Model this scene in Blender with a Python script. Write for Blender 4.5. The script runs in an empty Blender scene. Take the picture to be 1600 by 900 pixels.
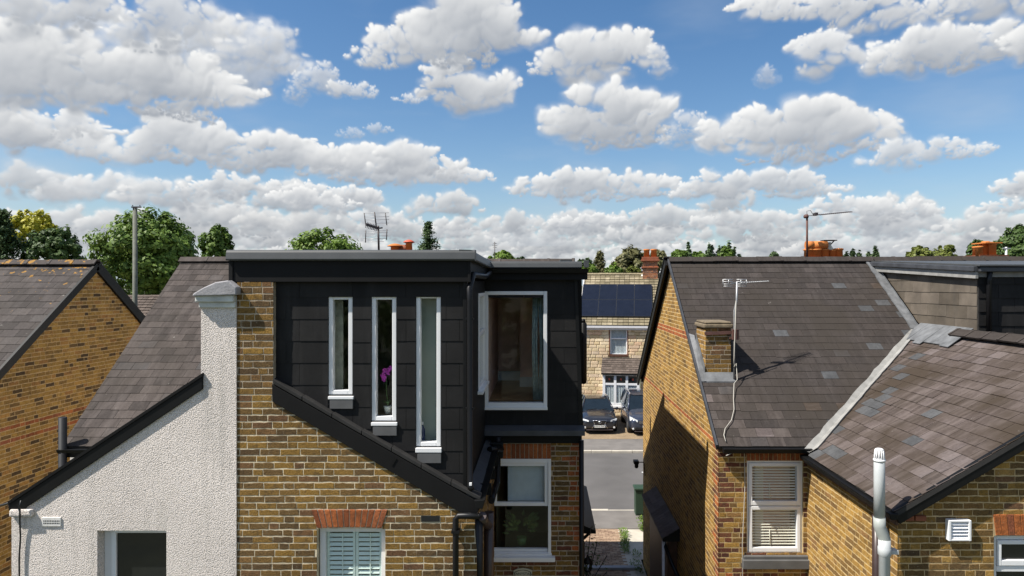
import bpy, bmesh, math, random
import numpy as np
from mathutils import Vector, Matrix
from mathutils.geometry import tessellate_polygon

random.seed(7)
S = bpy.context.scene
COL = S.collection

# ------------------------------------------------------------------ camera
F, XV, YV, H = 1067.0, 850.0, 445.0, 7.3      # lens in photo pixels, axis, eye height in metres
cam_d = bpy.data.cameras.new("camera")
cam = bpy.data.objects.new("camera", cam_d)
COL.objects.link(cam)
cam.location = (0, 0, H)
cam.rotation_euler = (math.radians(90), 0, 0)
cam_d.sensor_width = 36.0
cam_d.lens = 36.0 * F / 1600.0
cam_d.shift_x = (800.0 - XV) / 1600.0
cam_d.shift_y = (YV - 450.0) / 1600.0
cam_d.clip_end = 6000
S.camera = cam

# ------------------------------------------------------------------ light
SUN_TRAVEL = Vector((2.0, 0.80, -2.93)).normalized()
sun_d = bpy.data.lights.new("sun", 'SUN')
sun_d.energy = 4.8
sun_d.angle = math.radians(0.53)
sun_d.color = (1.0, 0.95, 0.87)
sun = bpy.data.objects.new("sun", sun_d)
COL.objects.link(sun)
sun.rotation_euler = SUN_TRAVEL.to_track_quat('-Z', 'Y').to_euler()
sun.location = (0, 0, 60)
SUN_EL = math.asin(-SUN_TRAVEL.z)
SUN_ROT = math.atan2(-SUN_TRAVEL.x, -SUN_TRAVEL.y)

S.view_settings.view_transform = 'Standard'
S.view_settings.look = 'None'
EXPO = 0.7
S.view_settings.exposure = EXPO
S.view_settings.gamma = 1.0
S.view_settings.use_curve_mapping = False
S.cycles.use_denoising = True
S.cycles.max_bounces = 6
S.cycles.diffuse_bounces = 3
S.cycles.glossy_bounces = 3
S.cycles.transparent_max_bounces = 12
S.cycles.caustics_reflective = False
S.cycles.caustics_refractive = False

# ------------------------------------------------------------------ sky with cumulus clouds
SKY_STRENGTH = 0.080
CLOUD_GAIN = 1.0 / (SKY_STRENGTH * 2 ** EXPO)

def make_clouds(W=6144, Ht=640):
    """Cumulus over the whole hemisphere, as shade (RGB) and cover (alpha); s = azimuth, t = sqrt(sin elevation)."""
    rng = np.random.default_rng(11)
    PXW = 2 * math.pi * F                                # circumference in 'photo pixel' units
    rgb = np.zeros((Ht, W, 3), np.float32)
    alp = np.zeros((Ht, W), np.float32)
    t = (np.arange(Ht) + 0.5) / Ht
    el = np.arcsin(np.clip(t * t, 0, 0.999))
    wv = np.tan(np.minimum(el, 1.45)) * F                # height above the horizon in the same units
    uv_ = ((np.arange(W) + 0.5) / W - 0.5) * PXW

    tables = [rng.random((256, 256)).astype(np.float32) for _ in range(8)]
    def vnoise(x, y, k):
        xi = np.floor(x).astype(np.int64); yi = np.floor(y).astype(np.int64)
        fx = (x - xi).astype(np.float32); fy = (y - yi).astype(np.float32)
        fx = fx * fx * fx * (fx * (fx * 6 - 15) + 10); fy = fy * fy * fy * (fy * (fy * 6 - 15) + 10)
        T = tables[k % 8]
        a = T[yi & 255, xi & 255]; b = T[yi & 255, (xi + 1) & 255]
        c = T[(yi + 1) & 255, xi & 255]; d = T[(yi + 1) & 255, (xi + 1) & 255]
        return (a + (b - a) * fx) * (1 - fy) + (c + (d - c) * fx) * fy
    def fbm(x, y, o=5, seed=0, gain=0.52):
        s = 0; a = 1.0; n = 0
        for i in range(o):
            s = s + a * (vnoise(x + 17.3 * i, y + 5.1 * i, i + seed) - 0.5); n += a
            a *= gain; x = x * 2.03; y = y * 2.03
        return s / n * 2
    def billow(x, y, o=5, seed=0, gain=0.5):
        s = 0; a = 1.0; n = 0
        for i in range(o):
            v = np.abs(vnoise(x + 9.7 * i, y + 3.3 * i, i + seed) * 2 - 1)
            s = s + a * (0.5 - v); n += a
            a *= gain; x = x * 2.1; y = y * 2.1
        return s / n * 2

    def cloud(ells, dens=1.0, wisp=0.0, bright=1.0, sd=0, npf=1.0):
        """ells: (u, w, ru, r_top, r_bottom) in pixel units; a heap of puffs, lit from high on the left, composited over what is there."""
        lr = np.random.default_rng(1000 + sd)
        x0 = min(e[0] - e[2] for e in ells); x1 = max(e[0] + e[2] for e in ells)
        y0 = min(e[1] - e[4] for e in ells); y1 = max(e[1] + e[3] for e in ells)
        mx = 0.22 * (x1 - x0) + 20; my = 0.35 * (y1 - y0) + 12
        j = np.where((wv > y0 - my) & (wv < y1 + my))[0]
        ic = np.arange(int((x0 - mx) / PXW * W + W / 2), int((x1 + mx) / PXW * W + W / 2) + 1)
        if len(j) < 3 or len(ic) < 3:
            return
        du = PXW / W
        ucols = ((ic + 0.5) / W * PXW - PXW / 2).astype(np.float32); vrows = wv[j].astype(np.float32)
        U, V = np.meshgrid(ucols, vrows)
        hh = max(y1 - y0, 16.0)
        size = max(12.0, min(60.0, 0.55 * hh))
        ox, oy = 71.3 * sd + 400, 37.7 * sd + 300
        n1 = fbm(U / size * 1.1 + ox, V / size * 1.2 + oy, 4, sd, 0.45)
        n2 = fbm(U / size * 1.1 + ox + 50, V / size * 1.2 + oy + 50, 4, sd + 3, 0.45)
        Uw = U + n1 * size * 0.30; Vw = V + n2 * size * 0.22
        f = np.full(U.shape, -1.0, np.float32); h = np.full(U.shape, -60.0, np.float32)
        puffs = []
        for (eu, ew, ru, rt, rb) in ells:
            n = int(max(7, min(60, 9 * ru / max(rt, 5))) * npf)
            for k in range(n):
                a = lr.uniform(0, 2 * math.pi); q = lr.random() ** 0.5 * 0.86
                x = eu + math.cos(a) * q * ru; s = math.sin(a)
                y = ew + s * q * (rt if s > 0 else rb * 0.8)
                r = lr.uniform(0.34, 0.62) * rt * (1.0 - 0.45 * abs(math.cos(a)) * q)
                zc = lr.uniform(-0.2, 0.5) * rt * math.sqrt(max(0, 1 - q * q))
                ry = r * (1.0 if y > ew else 0.75)
                puffs.append((x, y, r * 1.25, ry, zc))
                for m_ in range(3 if npf > .9 else 1):
                    b = lr.uniform(-0.3, math.pi + 0.3); rr = r * lr.uniform(0.28, 0.5)
                    puffs.append((x + math.cos(b) * r * 1.1, y + math.sin(b) * ry * 0.95, rr * 1.15, rr, zc + lr.uniform(-.1, .5) * r))
        for (x, y, rx_, ry_, zc) in puffs:
            pad = size * 0.4
            ca = int(np.searchsorted(ucols, x - rx_ - pad)); cb = int(np.searchsorted(ucols, x + rx_ + pad))
            ra = int(np.searchsorted(vrows, y - ry_ - pad)); rb_ = int(np.searchsorted(vrows, y + ry_ + pad))
            if cb - ca < 1 or rb_ - ra < 1: continue
            uu = Uw[ra:rb_, ca:cb]; vv = Vw[ra:rb_, ca:cb]
            q2 = ((uu - x) / rx_) ** 2 + ((vv - y) / ry_) ** 2
            d = 1 - np.sqrt(q2)
            fs = f[ra:rb_, ca:cb]
            # soft union
            kk = 0.22; hm = np.clip(0.5 + 0.5 * (d - fs) / kk, 0, 1)
            f[ra:rb_, ca:cb] = fs * (1 - hm) + d * hm + kk * hm * (1 - hm) * 0.7
            hz_ = zc + np.sqrt(np.maximum(1 - q2, 0)) * ry_
            hs_ = h[ra:rb_, ca:cb]; k2 = 0.16 * hh; hm = np.clip(0.5 + 0.5 * (hz_ - hs_) / k2, 0, 1)
            ok = q2 < 1
            h[ra:rb_, ca:cb] = np.where(ok, hs_ * (1 - hm) + hz_ * hm + k2 * hm * (1 - hm), hs_)
        b2 = fbm(U / size * 2.4 + oy, V / size * 2.8 + ox, 5, sd + 2, 0.55)
        b1 = fbm(U / size * 0.8 + oy + 9, V / size * 1.0 + ox, 4, sd + 5, 0.5)
        below = np.clip((np.mean([e[1] for e in ells]) - V) / (0.5 * hh) + 0.4, 0, 1)     # bases are softer than tops
        f2 = f + (0.09 + 0.5 * wisp) * b2 + (0.12 + 0.5 * wisp) * b1 - 0.12 * wisp + 0.17
        edge = 0.56 + 0.50 * below + 0.6 * wisp
        a = np.clip((f2 + 0.02) / edge, 0, 1); a = a * a * (3 - 2 * a)
        halo = np.clip((f2 + 0.42) / 0.55, 0, 1) ** 2 * 0.34 * np.clip(0.55 + 0.9 * b1 + 0.5 * b2, 0, 1)
        a = np.maximum(a, halo) * dens
        d = np.clip(f2 * 3.0, 0, 1.0)
        dv = np.abs(np.gradient(vrows))[:, None].astype(np.float32)
        tau = np.cumsum((d * dv)[::-1], axis=0)[::-1] / (0.34 * hh + 8)
        def hblur(X_, n_):
            n_ = max(1, int(n_)); P_ = np.pad(X_, ((0, 0), (n_ + 1, n_)), mode='edge'); cs = np.cumsum(P_, axis=1)
            return (cs[:, 2 * n_ + 1:] - cs[:, :-2 * n_ - 1]) / (2 * n_ + 1)
        for it in range(2): tau = hblur(tau, 0.30 * size / du)
        V_ = np.exp(-1.12 * tau * (1 + 0.45 * b1))
        g = np.where(h < -50, f * 10 - 10, h)
        for it in range(3):
            g = (g + np.roll(g, 1, 0) + np.roll(g, -1, 0) + np.roll(g, 1, 1) + np.roll(g, -1, 1)) / 5
        gy, gx = np.gradient(g)
        nx = -gx / du; ny = -gy / dv; nz = np.ones_like(nx)
        il = 1 / np.sqrt(nx * nx + ny * ny + nz * nz)
        lam = np.clip(((-0.50 * nx + 0.74 * ny + 0.45 * nz) * il) * 0.62 + 0.38, 0, 1)
        lit = np.clip(0.62 * V_ + 0.46 * lam * (0.35 + 0.65 * V_) + 0.05 * b2, 0, 1)
        grey = np.array([0.33, 0.365, 0.42], np.float32); white = np.array([1.0, 1.0, 0.985], np.float32)
        c = grey + (white - grey) * lit[..., None]
        thin = np.clip(1 - f2 * 3.0, 0, 1)[..., None]
        c = c * (1 - 0.35 * thin) + np.array([0.62, 0.665, 0.72], np.float32) * 0.35 * thin
        c = c * bright
        ii = ic % W
        A = a[..., None]
        sub = rgb[np.ix_(j, ii)]; suba = alp[np.ix_(j, ii)]
        out_a = a + suba * (1 - a)
        out = (c * A + sub * suba[..., None] * (1 - A)) / np.maximum(out_a, 1e-5)[..., None]
        rgb[np.ix_(j, ii)] = out; alp[np.ix_(j, ii)] = out_a

    def E(px, py, rx, rt, rb=None):                     # photo pixel -> azimuth / height units
        az = math.atan2(px - XV, F)
        k = math.cos(az)
        return (az * F, (YV - py) * k, rx * k * k, rt * k, (rb if rb else rt) * k)

    # low, far layers all round: flattened rows that close up towards the horizon
    n = 0
    for (w0, hgt, wid, cover) in ((13, 6, 90, .95), (24, 8, 95, .95), (38, 10, 110, .92), (54, 12, 110, .88), (72, 14, 115, .82), (92, 16, 125, .72), (116, 18, 130, .62), (146, 24, 135, .50)):
        u = -PXW / 2
        while u < PXW / 2:
            ww = wid * rng.uniform(0.5, 1.35)
            px = XV + F * math.tan(u / F) if abs(u / F) < 1.3 else 99999
            c = cover
            if w0 > 80 and 1420 < px < 2300: c = 0.12
            if w0 > 100 and 60 < px < 150: c = 0.1
            if w0 >= 116 and px > 880: c = 0.10 if px < 2500 else 0.5
            if w0 >= 146 and -200 < px < 2200: c = 0.0
            if rng.random() < c:
                wc = w0 + rng.uniform(-6, 6)
                el_ = []
                for q in range(rng.integers(2, 5)):
                    el_.append((u + rng.uniform(-.5, .5) * ww, wc + rng.uniform(-.2, .5) * hgt, ww * rng.uniform(.40, .8), hgt * rng.uniform(.9, 1.6), hgt * rng.uniform(.6, .9)))
                cloud(el_, dens=0.93, wisp=0.22, bright=rng.uniform(.84, 1.0), sd=n, npf=0.75 if -60 < px < 1660 else 0.3); n += 1
            u += ww * rng.uniform(0.55, 0.9)
    # thin veil drifting between the clouds
    jv = np.where((wv > 60) & (wv < 900))[0]
    for c0 in range(0, W, 1024):
        Uv, Vv = np.meshgrid(uv_[c0:c0 + 1024].astype(np.float32), wv[jv].astype(np.float32))
        ve = fbm(Uv / 260 + 30, Vv / 80 + 11, 5, 3, .55) + 0.5 * fbm(Uv / 700 + 7, Vv / 260 + 5, 3, 5)
        va = np.clip(ve * 1.1 - 0.06, 0, 1) ** 1.3 * 0.42 * np.exp(-np.maximum(Vv - 140, 0) / 420)
        sub_a = alp[jv, c0:c0 + 1024]; oa = va + sub_a * (1 - va)
        rgb[jv, c0:c0 + 1024] = (np.array([0.60, 0.66, 0.73], np.float32) * va[..., None] + rgb[jv, c0:c0 + 1024] * (sub_a * (1 - va))[..., None]) / np.maximum(oa, 1e-5)[..., None]
        alp[jv, c0:c0 + 1024] = oa
    # clouds higher up outside the photographed quarter, the same kind at the same cover
    for k in range(120):
        u = rng.uniform(-PXW / 2, PXW / 2); w = 175 * math.exp(rng.uniform(0, 2.6))
        px = XV + F * math.tan(u / F) if abs(u / F) < 1.35 else 99999
        if -260 < px < 1900 and w < 640: continue
        s_ = (45 + 0.30 * w) * rng.uniform(.6, 1.2)
        el_ = [(u + rng.uniform(-1, 1) * s_, w + rng.uniform(-.15, .3) * s_, s_ * rng.uniform(.5, 1.0), s_ * rng.uniform(.3, .55), s_ * rng.uniform(.2, .35)) for q in range(4)]
        cloud(el_, dens=.97, wisp=rng.uniform(.0, .4), sd=n, npf=0.25); n += 1
    # the clouds that can be told apart in the photograph, far ones first
    L = [
        ([E(640,272,110,24,22), E(700,275,80,18,16), E(560,262,110,22,18), E(590,280,90,14,16)], .97, .08),
        ([E(380,292,90,18,12), E(330,300,70,18,10), E(480,300,60,14,10), E(560,306,70,14,10)], .95, .2),
        ([E(470,312,60,16,12), E(520,318,50,10,10)], .95, .15),
        ([E(900,285,75,22,16), E(980,290,90,20,14), E(850,295,60,20,14), E(1030,300,70,14,12), E(910,305,120,12,14)], .96, .1),
        ([E(1140,290,90,24,16), E(1220,285,80,20,16), E(1100,302,60,14,14), E(1250,300,90,14,12)], .94, .2),
        ([E(1590,290,50,20,16), E(1640,290,60,28,18)], .95, .1),
        ([E(1370,325,80,18,12), E(1420,332,60,12,10), E(1310,322,50,16,12)], .95, .15),
        ([E(1570,325,60,12,8)], .9, .3),
        ([E(930,346,60,12,8), E(880,352,40,10,7)], .92, .15),
        ([E(270,212,85,32,24), E(200,234,170,30,20), E(400,234,160,28,22), E(500,244,140,22,22), E(120,225,110,20,18), E(300,250,180,18,18), E(440,258,160,18,16), E(560,252,100,26,22), E(20,212,90,26,20)], .98, .06),
        ([E(640,255,80,30,24), E(690,266,50,18,18)], .97, .05),
        ([E(40,222,70,22,18), E(20,192,100,40,36), E(130,200,80,24,20)], .95, .15),
        ([E(150,70,230,80,80), E(60,120,160,70,70), E(300,110,130,60,60), E(390,90,90,50,50)], .72, .45),
        ([E(150,120,160,56,50), E(60,80,130,46,44), E(20,120,120,50,50), E(300,110,90,46,40), E(260,112,120,44,42), E(340,145,80,34,28), E(60,150,140,44,40), E(230,160,150,24,24), E(390,142,34,24,20), E(310,180,50,10,10)], .99, .05),
        ([E(40,20,150,40,40), E(140,16,90,40,34)], .95, .22),
        ([E(270,24,110,48,44), E(320,50,70,40,40), E(230,60,90,30,30)], .90, .30),
        ([E(420,76,60,36,34), E(445,100,34,34,24), E(380,96,66,36,30)], .74, .65),
        ([E(490,128,50,22,20), E(460,145,26,20,16), E(510,112,20,14,12)], .72, .6),
        ([E(556,142,42,14,12), E(535,140,26,16,12), E(640,155,30,10,10)], .80, .35),
        ([E(590,202,26,8,8), E(550,210,30,8,8)], .5, .8),
        ([E(735,148,74,40,36), E(690,142,46,26,24), E(700,105,44,16,14), E(770,140,36,30,30)], .985, .04),
        ([E(745,40,100,52,40), E(640,72,86,34,30), E(590,94,52,18,14), E(800,52,50,42,32), E(690,60,90,44,36), E(720,92,60,16,16)], .99, .03),
        ([E(930,96,94,48,44), E(985,84,50,38,36), E(862,108,44,24,22), E(1000,60,26,20,18)], .985, .06),
        ([E(1030,96,11,28,26)], .75, .35),
        ([E(930,182,88,46,44), E(1000,166,50,40,44), E(890,195,54,34,32), E(960,215,80,22,26), E(1020,205,40,24,24)], .99, .04),
        ([E(1080,205,40,24,24), E(1060,215,50,20,20), E(1095,190,20,14,14)], .72, .55),
        ([E(1240,205,100,46,44), E(1290,178,56,28,30), E(1330,215,86,42,38), E(1150,212,66,30,28), E(1180,192,46,26,24), E(1270,240,140,16,20)], .99, .02),
        ([E(1450,240,90,22,20), E(1400,246,70,26,22), E(1520,236,46,14,12)], .88, .3),
        ([E(1280,14,150,26,22), E(1420,22,150,30,26), E(1560,10,120,40,26), E(1180,6,60,18,14)], .96, .15),
        ([E(1290,92,56,40,38), E(1270,70,40,24,22), E(1375,98,44,28,24)], .95, .12),
        ([E(1480,72,110,38,32), E(1570,62,80,42,40), E(1420,92,80,28,26), E(1520,92,90,16,16)], .98, .08),
        ([E(1197,118,12,20,16)], .5, .6),
        ([E(1640,70,90,40,40)], .97, .1),
    ]
    for q, (el_, de, wi) in enumerate(L):
        k_ = next(i for i, v in enumerate(L) if v[1] == .72 and v[2] == .45)
        cloud(el_, dens=de, wisp=wi, sd=(90 if q == k_ else q + 3 - (q > k_)))
    # pale air low over the horizon, behind the clouds
    hz = (0.86 * np.exp(-np.maximum(wv, 0) / 85.0)).astype(np.float32)[:, None] * np.ones((1, W), np.float32)
    ha = alp + hz * (1 - alp)
    rgb = (rgb * alp[..., None] + np.array([0.46, 0.565, 0.66], np.float32) * (hz * (1 - alp))[..., None]) / np.maximum(ha, 1e-5)[..., None]
    alp = ha
    px4 = np.empty((Ht, W, 4), np.float32)
    px4[..., :3] = rgb; px4[..., 3] = alp
    img = bpy.data.images.new("cloud_map", W, Ht, alpha=True, float_buffer=True)
    img.colorspace_settings.name = 'Non-Color'
    img.alpha_mode = 'CHANNEL_PACKED'
    img.pixels.foreach_set(px4.ravel())
    img.update()
    return img

world = bpy.data.worlds.new("World")
S.world = world
world.use_nodes = True
wn = world.node_tree; wn.nodes.clear()
def WN(t, **k):
    n = wn.nodes.new(t)
    for a, b in k.items(): setattr(n, a, b)
    return n
def wmath(op, a, b=None):
    n = WN('ShaderNodeMath', operation=op)
    for i, v in enumerate((a, b)):
        if v is None: continue
        if isinstance(v, (int, float)): n.inputs[i].default_value = v
        else: wn.links.new(v, n.inputs[i])
    return n.outputs[0]
sky = WN('ShaderNodeTexSky', sky_type='NISHITA')
sky.sun_disc = False
sky.sun_elevation = SUN_EL
sky.sun_rotation = SUN_ROT
sky.air_density = 1.0; sky.dust_density = 0.6; sky.ozone_density = 2.2
hs = WN('ShaderNodeHueSaturation'); hs.inputs['Saturation'].default_value = 1.22; hs.inputs['Value'].default_value = 1.0
wn.links.new(sky.outputs[0], hs.inputs['Color'])
tc = WN('ShaderNodeTexCoord'); sp = WN('ShaderNodeSeparateXYZ')
wn.links.new(tc.outputs['Generated'], sp.inputs[0])
az = wmath('ARCTAN2', sp.outputs[0], sp.outputs[1])
s_ = wmath('ADD', wmath('DIVIDE', az, 2 * math.pi), 0.5)
t_ = wmath('MINIMUM', wmath('MAXIMUM', wmath('SQRT', wmath('MAXIMUM', sp.outputs[2], 0.0)), 0.002), 0.997)
cv = WN('ShaderNodeCombineXYZ'); wn.links.new(s_, cv.inputs[0]); wn.links.new(t_, cv.inputs[1])
ct = WN('ShaderNodeTexImage', interpolation='Linear', extension='REPEAT'); ct.image = make_clouds()
wn.links.new(cv.outputs[0], ct.inputs[0])
gain = WN('ShaderNodeVectorMath', operation='SCALE'); gain.inputs['Scale'].default_value = CLOUD_GAIN
wn.links.new(ct.outputs['Color'], gain.inputs[0])
mx = WN('ShaderNodeMixRGB'); wn.links.new(ct.outputs['Alpha'], mx.inputs[0])
wn.links.new(hs.outputs[0], mx.inputs[1]); wn.links.new(gain.outputs[0], mx.inputs[2])
bg = WN('ShaderNodeBackground'); bg.inputs['Strength'].default_value = SKY_STRENGTH
wn.links.new(mx.outputs[0], bg.inputs['Color'])
wo = WN('ShaderNodeOutputWorld'); wn.links.new(bg.outputs[0], wo.inputs[0])
world.cycles.sampling_method = 'MANUAL'
world.cycles.sample_map_resolution = 1024

# ------------------------------------------------------------------ materials
def new_mat(name):
    m = bpy.data.materials.new(name); m.use_nodes = True
    nt = m.node_tree; b = nt.nodes['Principled BSDF']
    return m, nt, b
def N_(nt, t, **k):
    n = nt.nodes.new(t)
    for a, v in k.items(): setattr(n, a, v)
    return n
def ramp(nt, fac, stops, interp='LINEAR'):
    r = N_(nt, 'ShaderNodeValToRGB'); r.color_ramp.interpolation = interp
    e = r.color_ramp.elements
    while len(e) < len(stops): e.new(0.5)
    for i, (p, c) in enumerate(stops):
        e[i].position = p; e[i].color = (*c, 1) if len(c) == 3 else c
    nt.links.new(fac, r.inputs[0]); return r.outputs[0]
def g3(v): return (v, v, v)
def noise(nt, scale, detail=4, rough=.55, vec=None, sx=(1, 1, 1)):
    n = N_(nt, 'ShaderNodeTexNoise'); n.inputs['Scale'].default_value = scale
    n.inputs['Detail'].default_value = detail; n.inputs['Roughness'].default_value = rough
    if vec is None:
        vec = N_(nt, 'ShaderNodeNewGeometry').outputs['Position']
    if sx != (1, 1, 1):
        mp = N_(nt, 'ShaderNodeMapping'); mp.inputs['Scale'].default_value = sx
        nt.links.new(vec, mp.inputs[0]); vec = mp.outputs[0]
    nt.links.new(vec, n.inputs['Vector']); return n.outputs['Fac']
def mix(nt, fac, a, b, mode='MIX'):
    n = N_(nt, 'ShaderNodeMixRGB', blend_type=mode)
    for i, v in enumerate((fac, a, b)):
        if isinstance(v, (int, float)): n.inputs[i].default_value = v
        elif isinstance(v, tuple): n.inputs[i].default_value = (*v, 1)
        else: nt.links.new(v, n.inputs[i])
    return n.outputs[0]
def bump(nt, b, h, strength=.5, dist=.01):
    n = N_(nt, 'ShaderNodeBump'); n.inputs['Strength'].default_value = strength; n.inputs['Distance'].default_value = dist
    nt.links.new(h, n.inputs['Height']); nt.links.new(n.outputs[0], b.inputs['Normal'])
def rnd(nt, src):
    if src == 'object': return N_(nt, 'ShaderNodeObjectInfo').outputs['Random']
    return N_(nt, 'ShaderNodeNewGeometry').outputs['Random Per Island']

def plain(name, col, rough=.6, var=.12, scale=9, metal=0.0, bmp=0.0, bscale=60, spec=.5, coat=0.0):
    m, nt, b = new_mat(name)
    f = noise(nt, scale, 5)
    c = mix(nt, 1.0, col, ramp(nt, f, [(.25, g3(1 - var)), (.75, g3(1 + var))]), 'MULTIPLY')
    nt.links.new(c, b.inputs['Base Color'])
    b.inputs['Roughness'].default_value = rough; b.inputs['Metallic'].default_value = metal
    b.inputs['Specular IOR Level'].default_value = spec
    if coat: b.inputs['Coat Weight'].default_value = coat; b.inputs['Coat Roughness'].default_value = .04
    if bmp: bump(nt, b, noise(nt, bscale, 4), bmp, .006)
    return m

def brick_mat(name, stops, src, soot=.35, interp='LINEAR', bstr=.9, mott=.5, smear=.45):
    m, nt, b = new_mat(name)
    c = ramp(nt, rnd(nt, src), stops, interp)
    fine = noise(nt, 55, 5, .65)
    c = mix(nt, 1.0, c, ramp(nt, fine, [(.28, g3(.58)), (.72, g3(1.36))]), 'MULTIPLY')
    mid = noise(nt, 13, 3, .6)
    c = mix(nt, ramp(nt, mid, [(.50, g3(0)), (.70, g3(mott))]), c, (.060, .042, .026))
    big = noise(nt, 1.1, 4, .6)
    c = mix(nt, 1.0, c, ramp(nt, big, [(.3, g3(1 - soot)), (.7, g3(1.12))]), 'MULTIPLY')
    sm = noise(nt, 27, 6, .75)
    c = mix(nt, ramp(nt, sm, [(.60, g3(0)), (.70, g3(smear))]), c, (.46, .38, .26))
    nt.links.new(c, b.inputs['Base Color'])
    b.inputs['Roughness'].default_value = .92; b.inputs['Specular IOR Level'].default_value = .2
    bump(nt, b, fine, bstr, .006)
    return m
STOCK = [(0, (.115, .072, .036)), (.18, (.155, .095, .040)), (.40, (.205, .120, .040)), (.62, (.265, .152, .040)), (.84, (.315, .182, .044)), (.94, (.200, .108, .048)), (1, (.165, .088, .045))]
STOCK_Y = [(0, (.19, .112, .044)), (.12, (.23, .135, .047)), (.34, (.33, .187, .050)), (.6, (.40, .23, .058)), (.85, (.46, .275, .078)), (1, (.27, .145, .06))]
STOCK_D = [(0, (.085, .052, .027)), (.10, (.12, .072, .033)), (.20, (.26, .145, .042)), (.5, (.36, .20, .052)), (.8, (.43, .245, .062)), (1, (.34, .16, .05))]
RED = [(0, (.24, .075, .03)), (.35, (.38, .115, .040)), (.7, (.46, .145, .045)), (1, (.30, .10, .05))]
PLUM = [(0, (.10, .04, .028)), (.4, (.17, .06, .036)), (.7, (.22, .085, .04)), (1, (.12, .06, .04))]
STONE = [(0, (.58, .44, .25)), (.3, (.72, .58, .37)), (.6, (.80, .66, .45)), (.86, (.70, .48, .31)), (.93, (.66, .56, .42)), (1, (.60, .49, .35))]
M = {}
for k, st in (('stock', STOCK), ('stocky', STOCK_Y), ('stockd', STOCK_D), ('red', RED), ('plum', PLUM), ('stone', STONE)):
    M[k] = brick_mat('brick_' + k, st, 'object', mott=.12 if k == 'stone' else .5); M[k + '_mass'] = brick_mat('brick_mass_' + k, st, 'island', mott=.12 if k == 'stone' else .5)
M['mortar_y'] = plain('mortar_ochre', (.52, .39, .20), .95, .22, 14, bmp=.6, bscale=90, spec=.2)
M['mortar_or'] = plain('mortar_orange_buff', (.44, .30, .145), .95, .22, 14, bmp=.6, bscale=90, spec=.2)
M['mortar'] = plain('mortar_cream', (.60, .51, .36), .95, .42, 7, bmp=.6, bscale=90, spec=.2)
M['mortar_grey'] = plain('mortar_buff', (.50, .37, .20), .95, .25, 10, bmp=.5, bscale=90, spec=.2)
M['mortar_dull'] = plain('mortar_dull', (.40, .33, .24), .95, .25, 10, bmp=.5, bscale=90, spec=.2)

def slate_mat(name, stops, src, grime, grime_amt, streak=.5, specks=.0, lichen=0.0, along=(1, 1, 1), rough=.82, gscale=.9):
    m, nt, b = new_mat(name)
    c = ramp(nt, rnd(nt, src), stops)
    fine = noise(nt, 30, 5, .6)
    c = mix(nt, 1.0, c, ramp(nt, fine, [(.3, g3(.8)), (.7, g3(1.2))]), 'MULTIPLY')
    stn = noise(nt, 3.2, 4, .6, sx=along)
    c = mix(nt, ramp(nt, stn, [(.45, g3(0)), (.75, g3(streak))]), c, tuple(v * 1.9 + .02 for v in stops[len(stops) // 2][1]))
    gr = noise(nt, gscale, 5, .62)
    c = mix(nt, ramp(nt, gr, [(.40, g3(0)), (.62, g3(grime_amt))]), c, grime)
    if specks:
        v = noise(nt, 6.5, 6, .72)
        c = mix(nt, ramp(nt, v, [(.70 - specks * .1, g3(0)), (.74 - specks * .1, g3(.65))]), c, (.26, .245, .22))
    if lichen:
        v = noise(nt, 6.0, 6, .6)
        g = N_(nt, 'ShaderNodeNewGeometry'); sx = N_(nt, 'ShaderNodeSeparateXYZ'); nt.links.new(g.outputs['Position'], sx.inputs[0])
        up = N_(nt, 'ShaderNodeMapRange'); up.inputs[1].default_value = 6.4; up.inputs[2].default_value = 7.85; up.inputs[3].default_value = -.06; up.inputs[4].default_value = .11
        nt.links.new(sx.outputs[2], up.inputs[0])
        ad = N_(nt, 'ShaderNodeMath', operation='ADD'); nt.links.new(v, ad.inputs[0]); nt.links.new(up.outputs[0], ad.inputs[1])
        c = mix(nt, ramp(nt, ad.outputs[0], [(.672, g3(0)), (.70, g3(.8))]), c, (.36, .19, .035))
    nt.links.new(c, b.inputs['Base Color'])
    b.inputs['Roughness'].default_value = rough; b.inputs['Specular IOR Level'].default_value = .18
    bump(nt, b, fine, .5, .005)
    return m
SL_GREY = [(0, (.036, .031, .029)), (.3, (.050, .043, .040)), (.6, (.062, .053, .050)), (.85, (.082, .070, .064)), (1, (.062, .060, .062))]
SL_A = [(0, (.036, .030, .027)), (.3, (.050, .041, .037)), (.6, (.060, .049, .044)), (.9, (.078, .064, .057)), (1, (.060, .056, .055))]
SL_DARK = [(0, (.035, .0295, .027)), (.5, (.040, .0335, .0305)), (.9, (.046, .038, .0345)), (.98, (.054, .045, .041)), (1, (.055, .053, .053))]
SL_PURP = [(0, (.058, .046, .040)), (.35, (.068, .053, .047)), (.65, (.078, .062, .056)), (.9, (.092, .073, .067)), (1, (.108, .088, .082))]
SL_MAUVE = [(0, (.080, .064, .060)), (.6, (.102, .084, .080)), (1, (.130, .109, .105))]
SL_BLUE = [(0, (.054, .056, .059)), (1, (.078, .080, .083))]
for k, st, gr, ga, stk, spk, lic, al in (
        ('slate_a', SL_A, (.045, .037, .03), .55, .55, .35, 0, (2.5, .5, .5)),
        ('slate_c', SL_DARK, (.040, .033, .027), .8, .28, .22, 0, (3, .5, .5)),
        ('slate_o', SL_PURP, (.046, .034, .024), .95, .75, .25, 0, (.5, 3.5, .5)),
        ('slate_mauve', SL_MAUVE, (.075, .055, .042), .6, .5, .2, 0, (.5, 3.5, .5)),
        ('slate_blue', SL_BLUE, (.06, .055, .05), .3, .3, .15, 0, (2, 2, .5)),
        ('slate_d', SL_GREY, (.05, .042, .034), .4, .3, .45, 1, (3, .5, .5))):
    M[k] = slate_mat(k, st, 'object', gr, ga, stk, spk, lic, al); M[k + '_mass'] = slate_mat(k + '_mass', st, 'island', gr, ga, stk, spk, lic, al)
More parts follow.
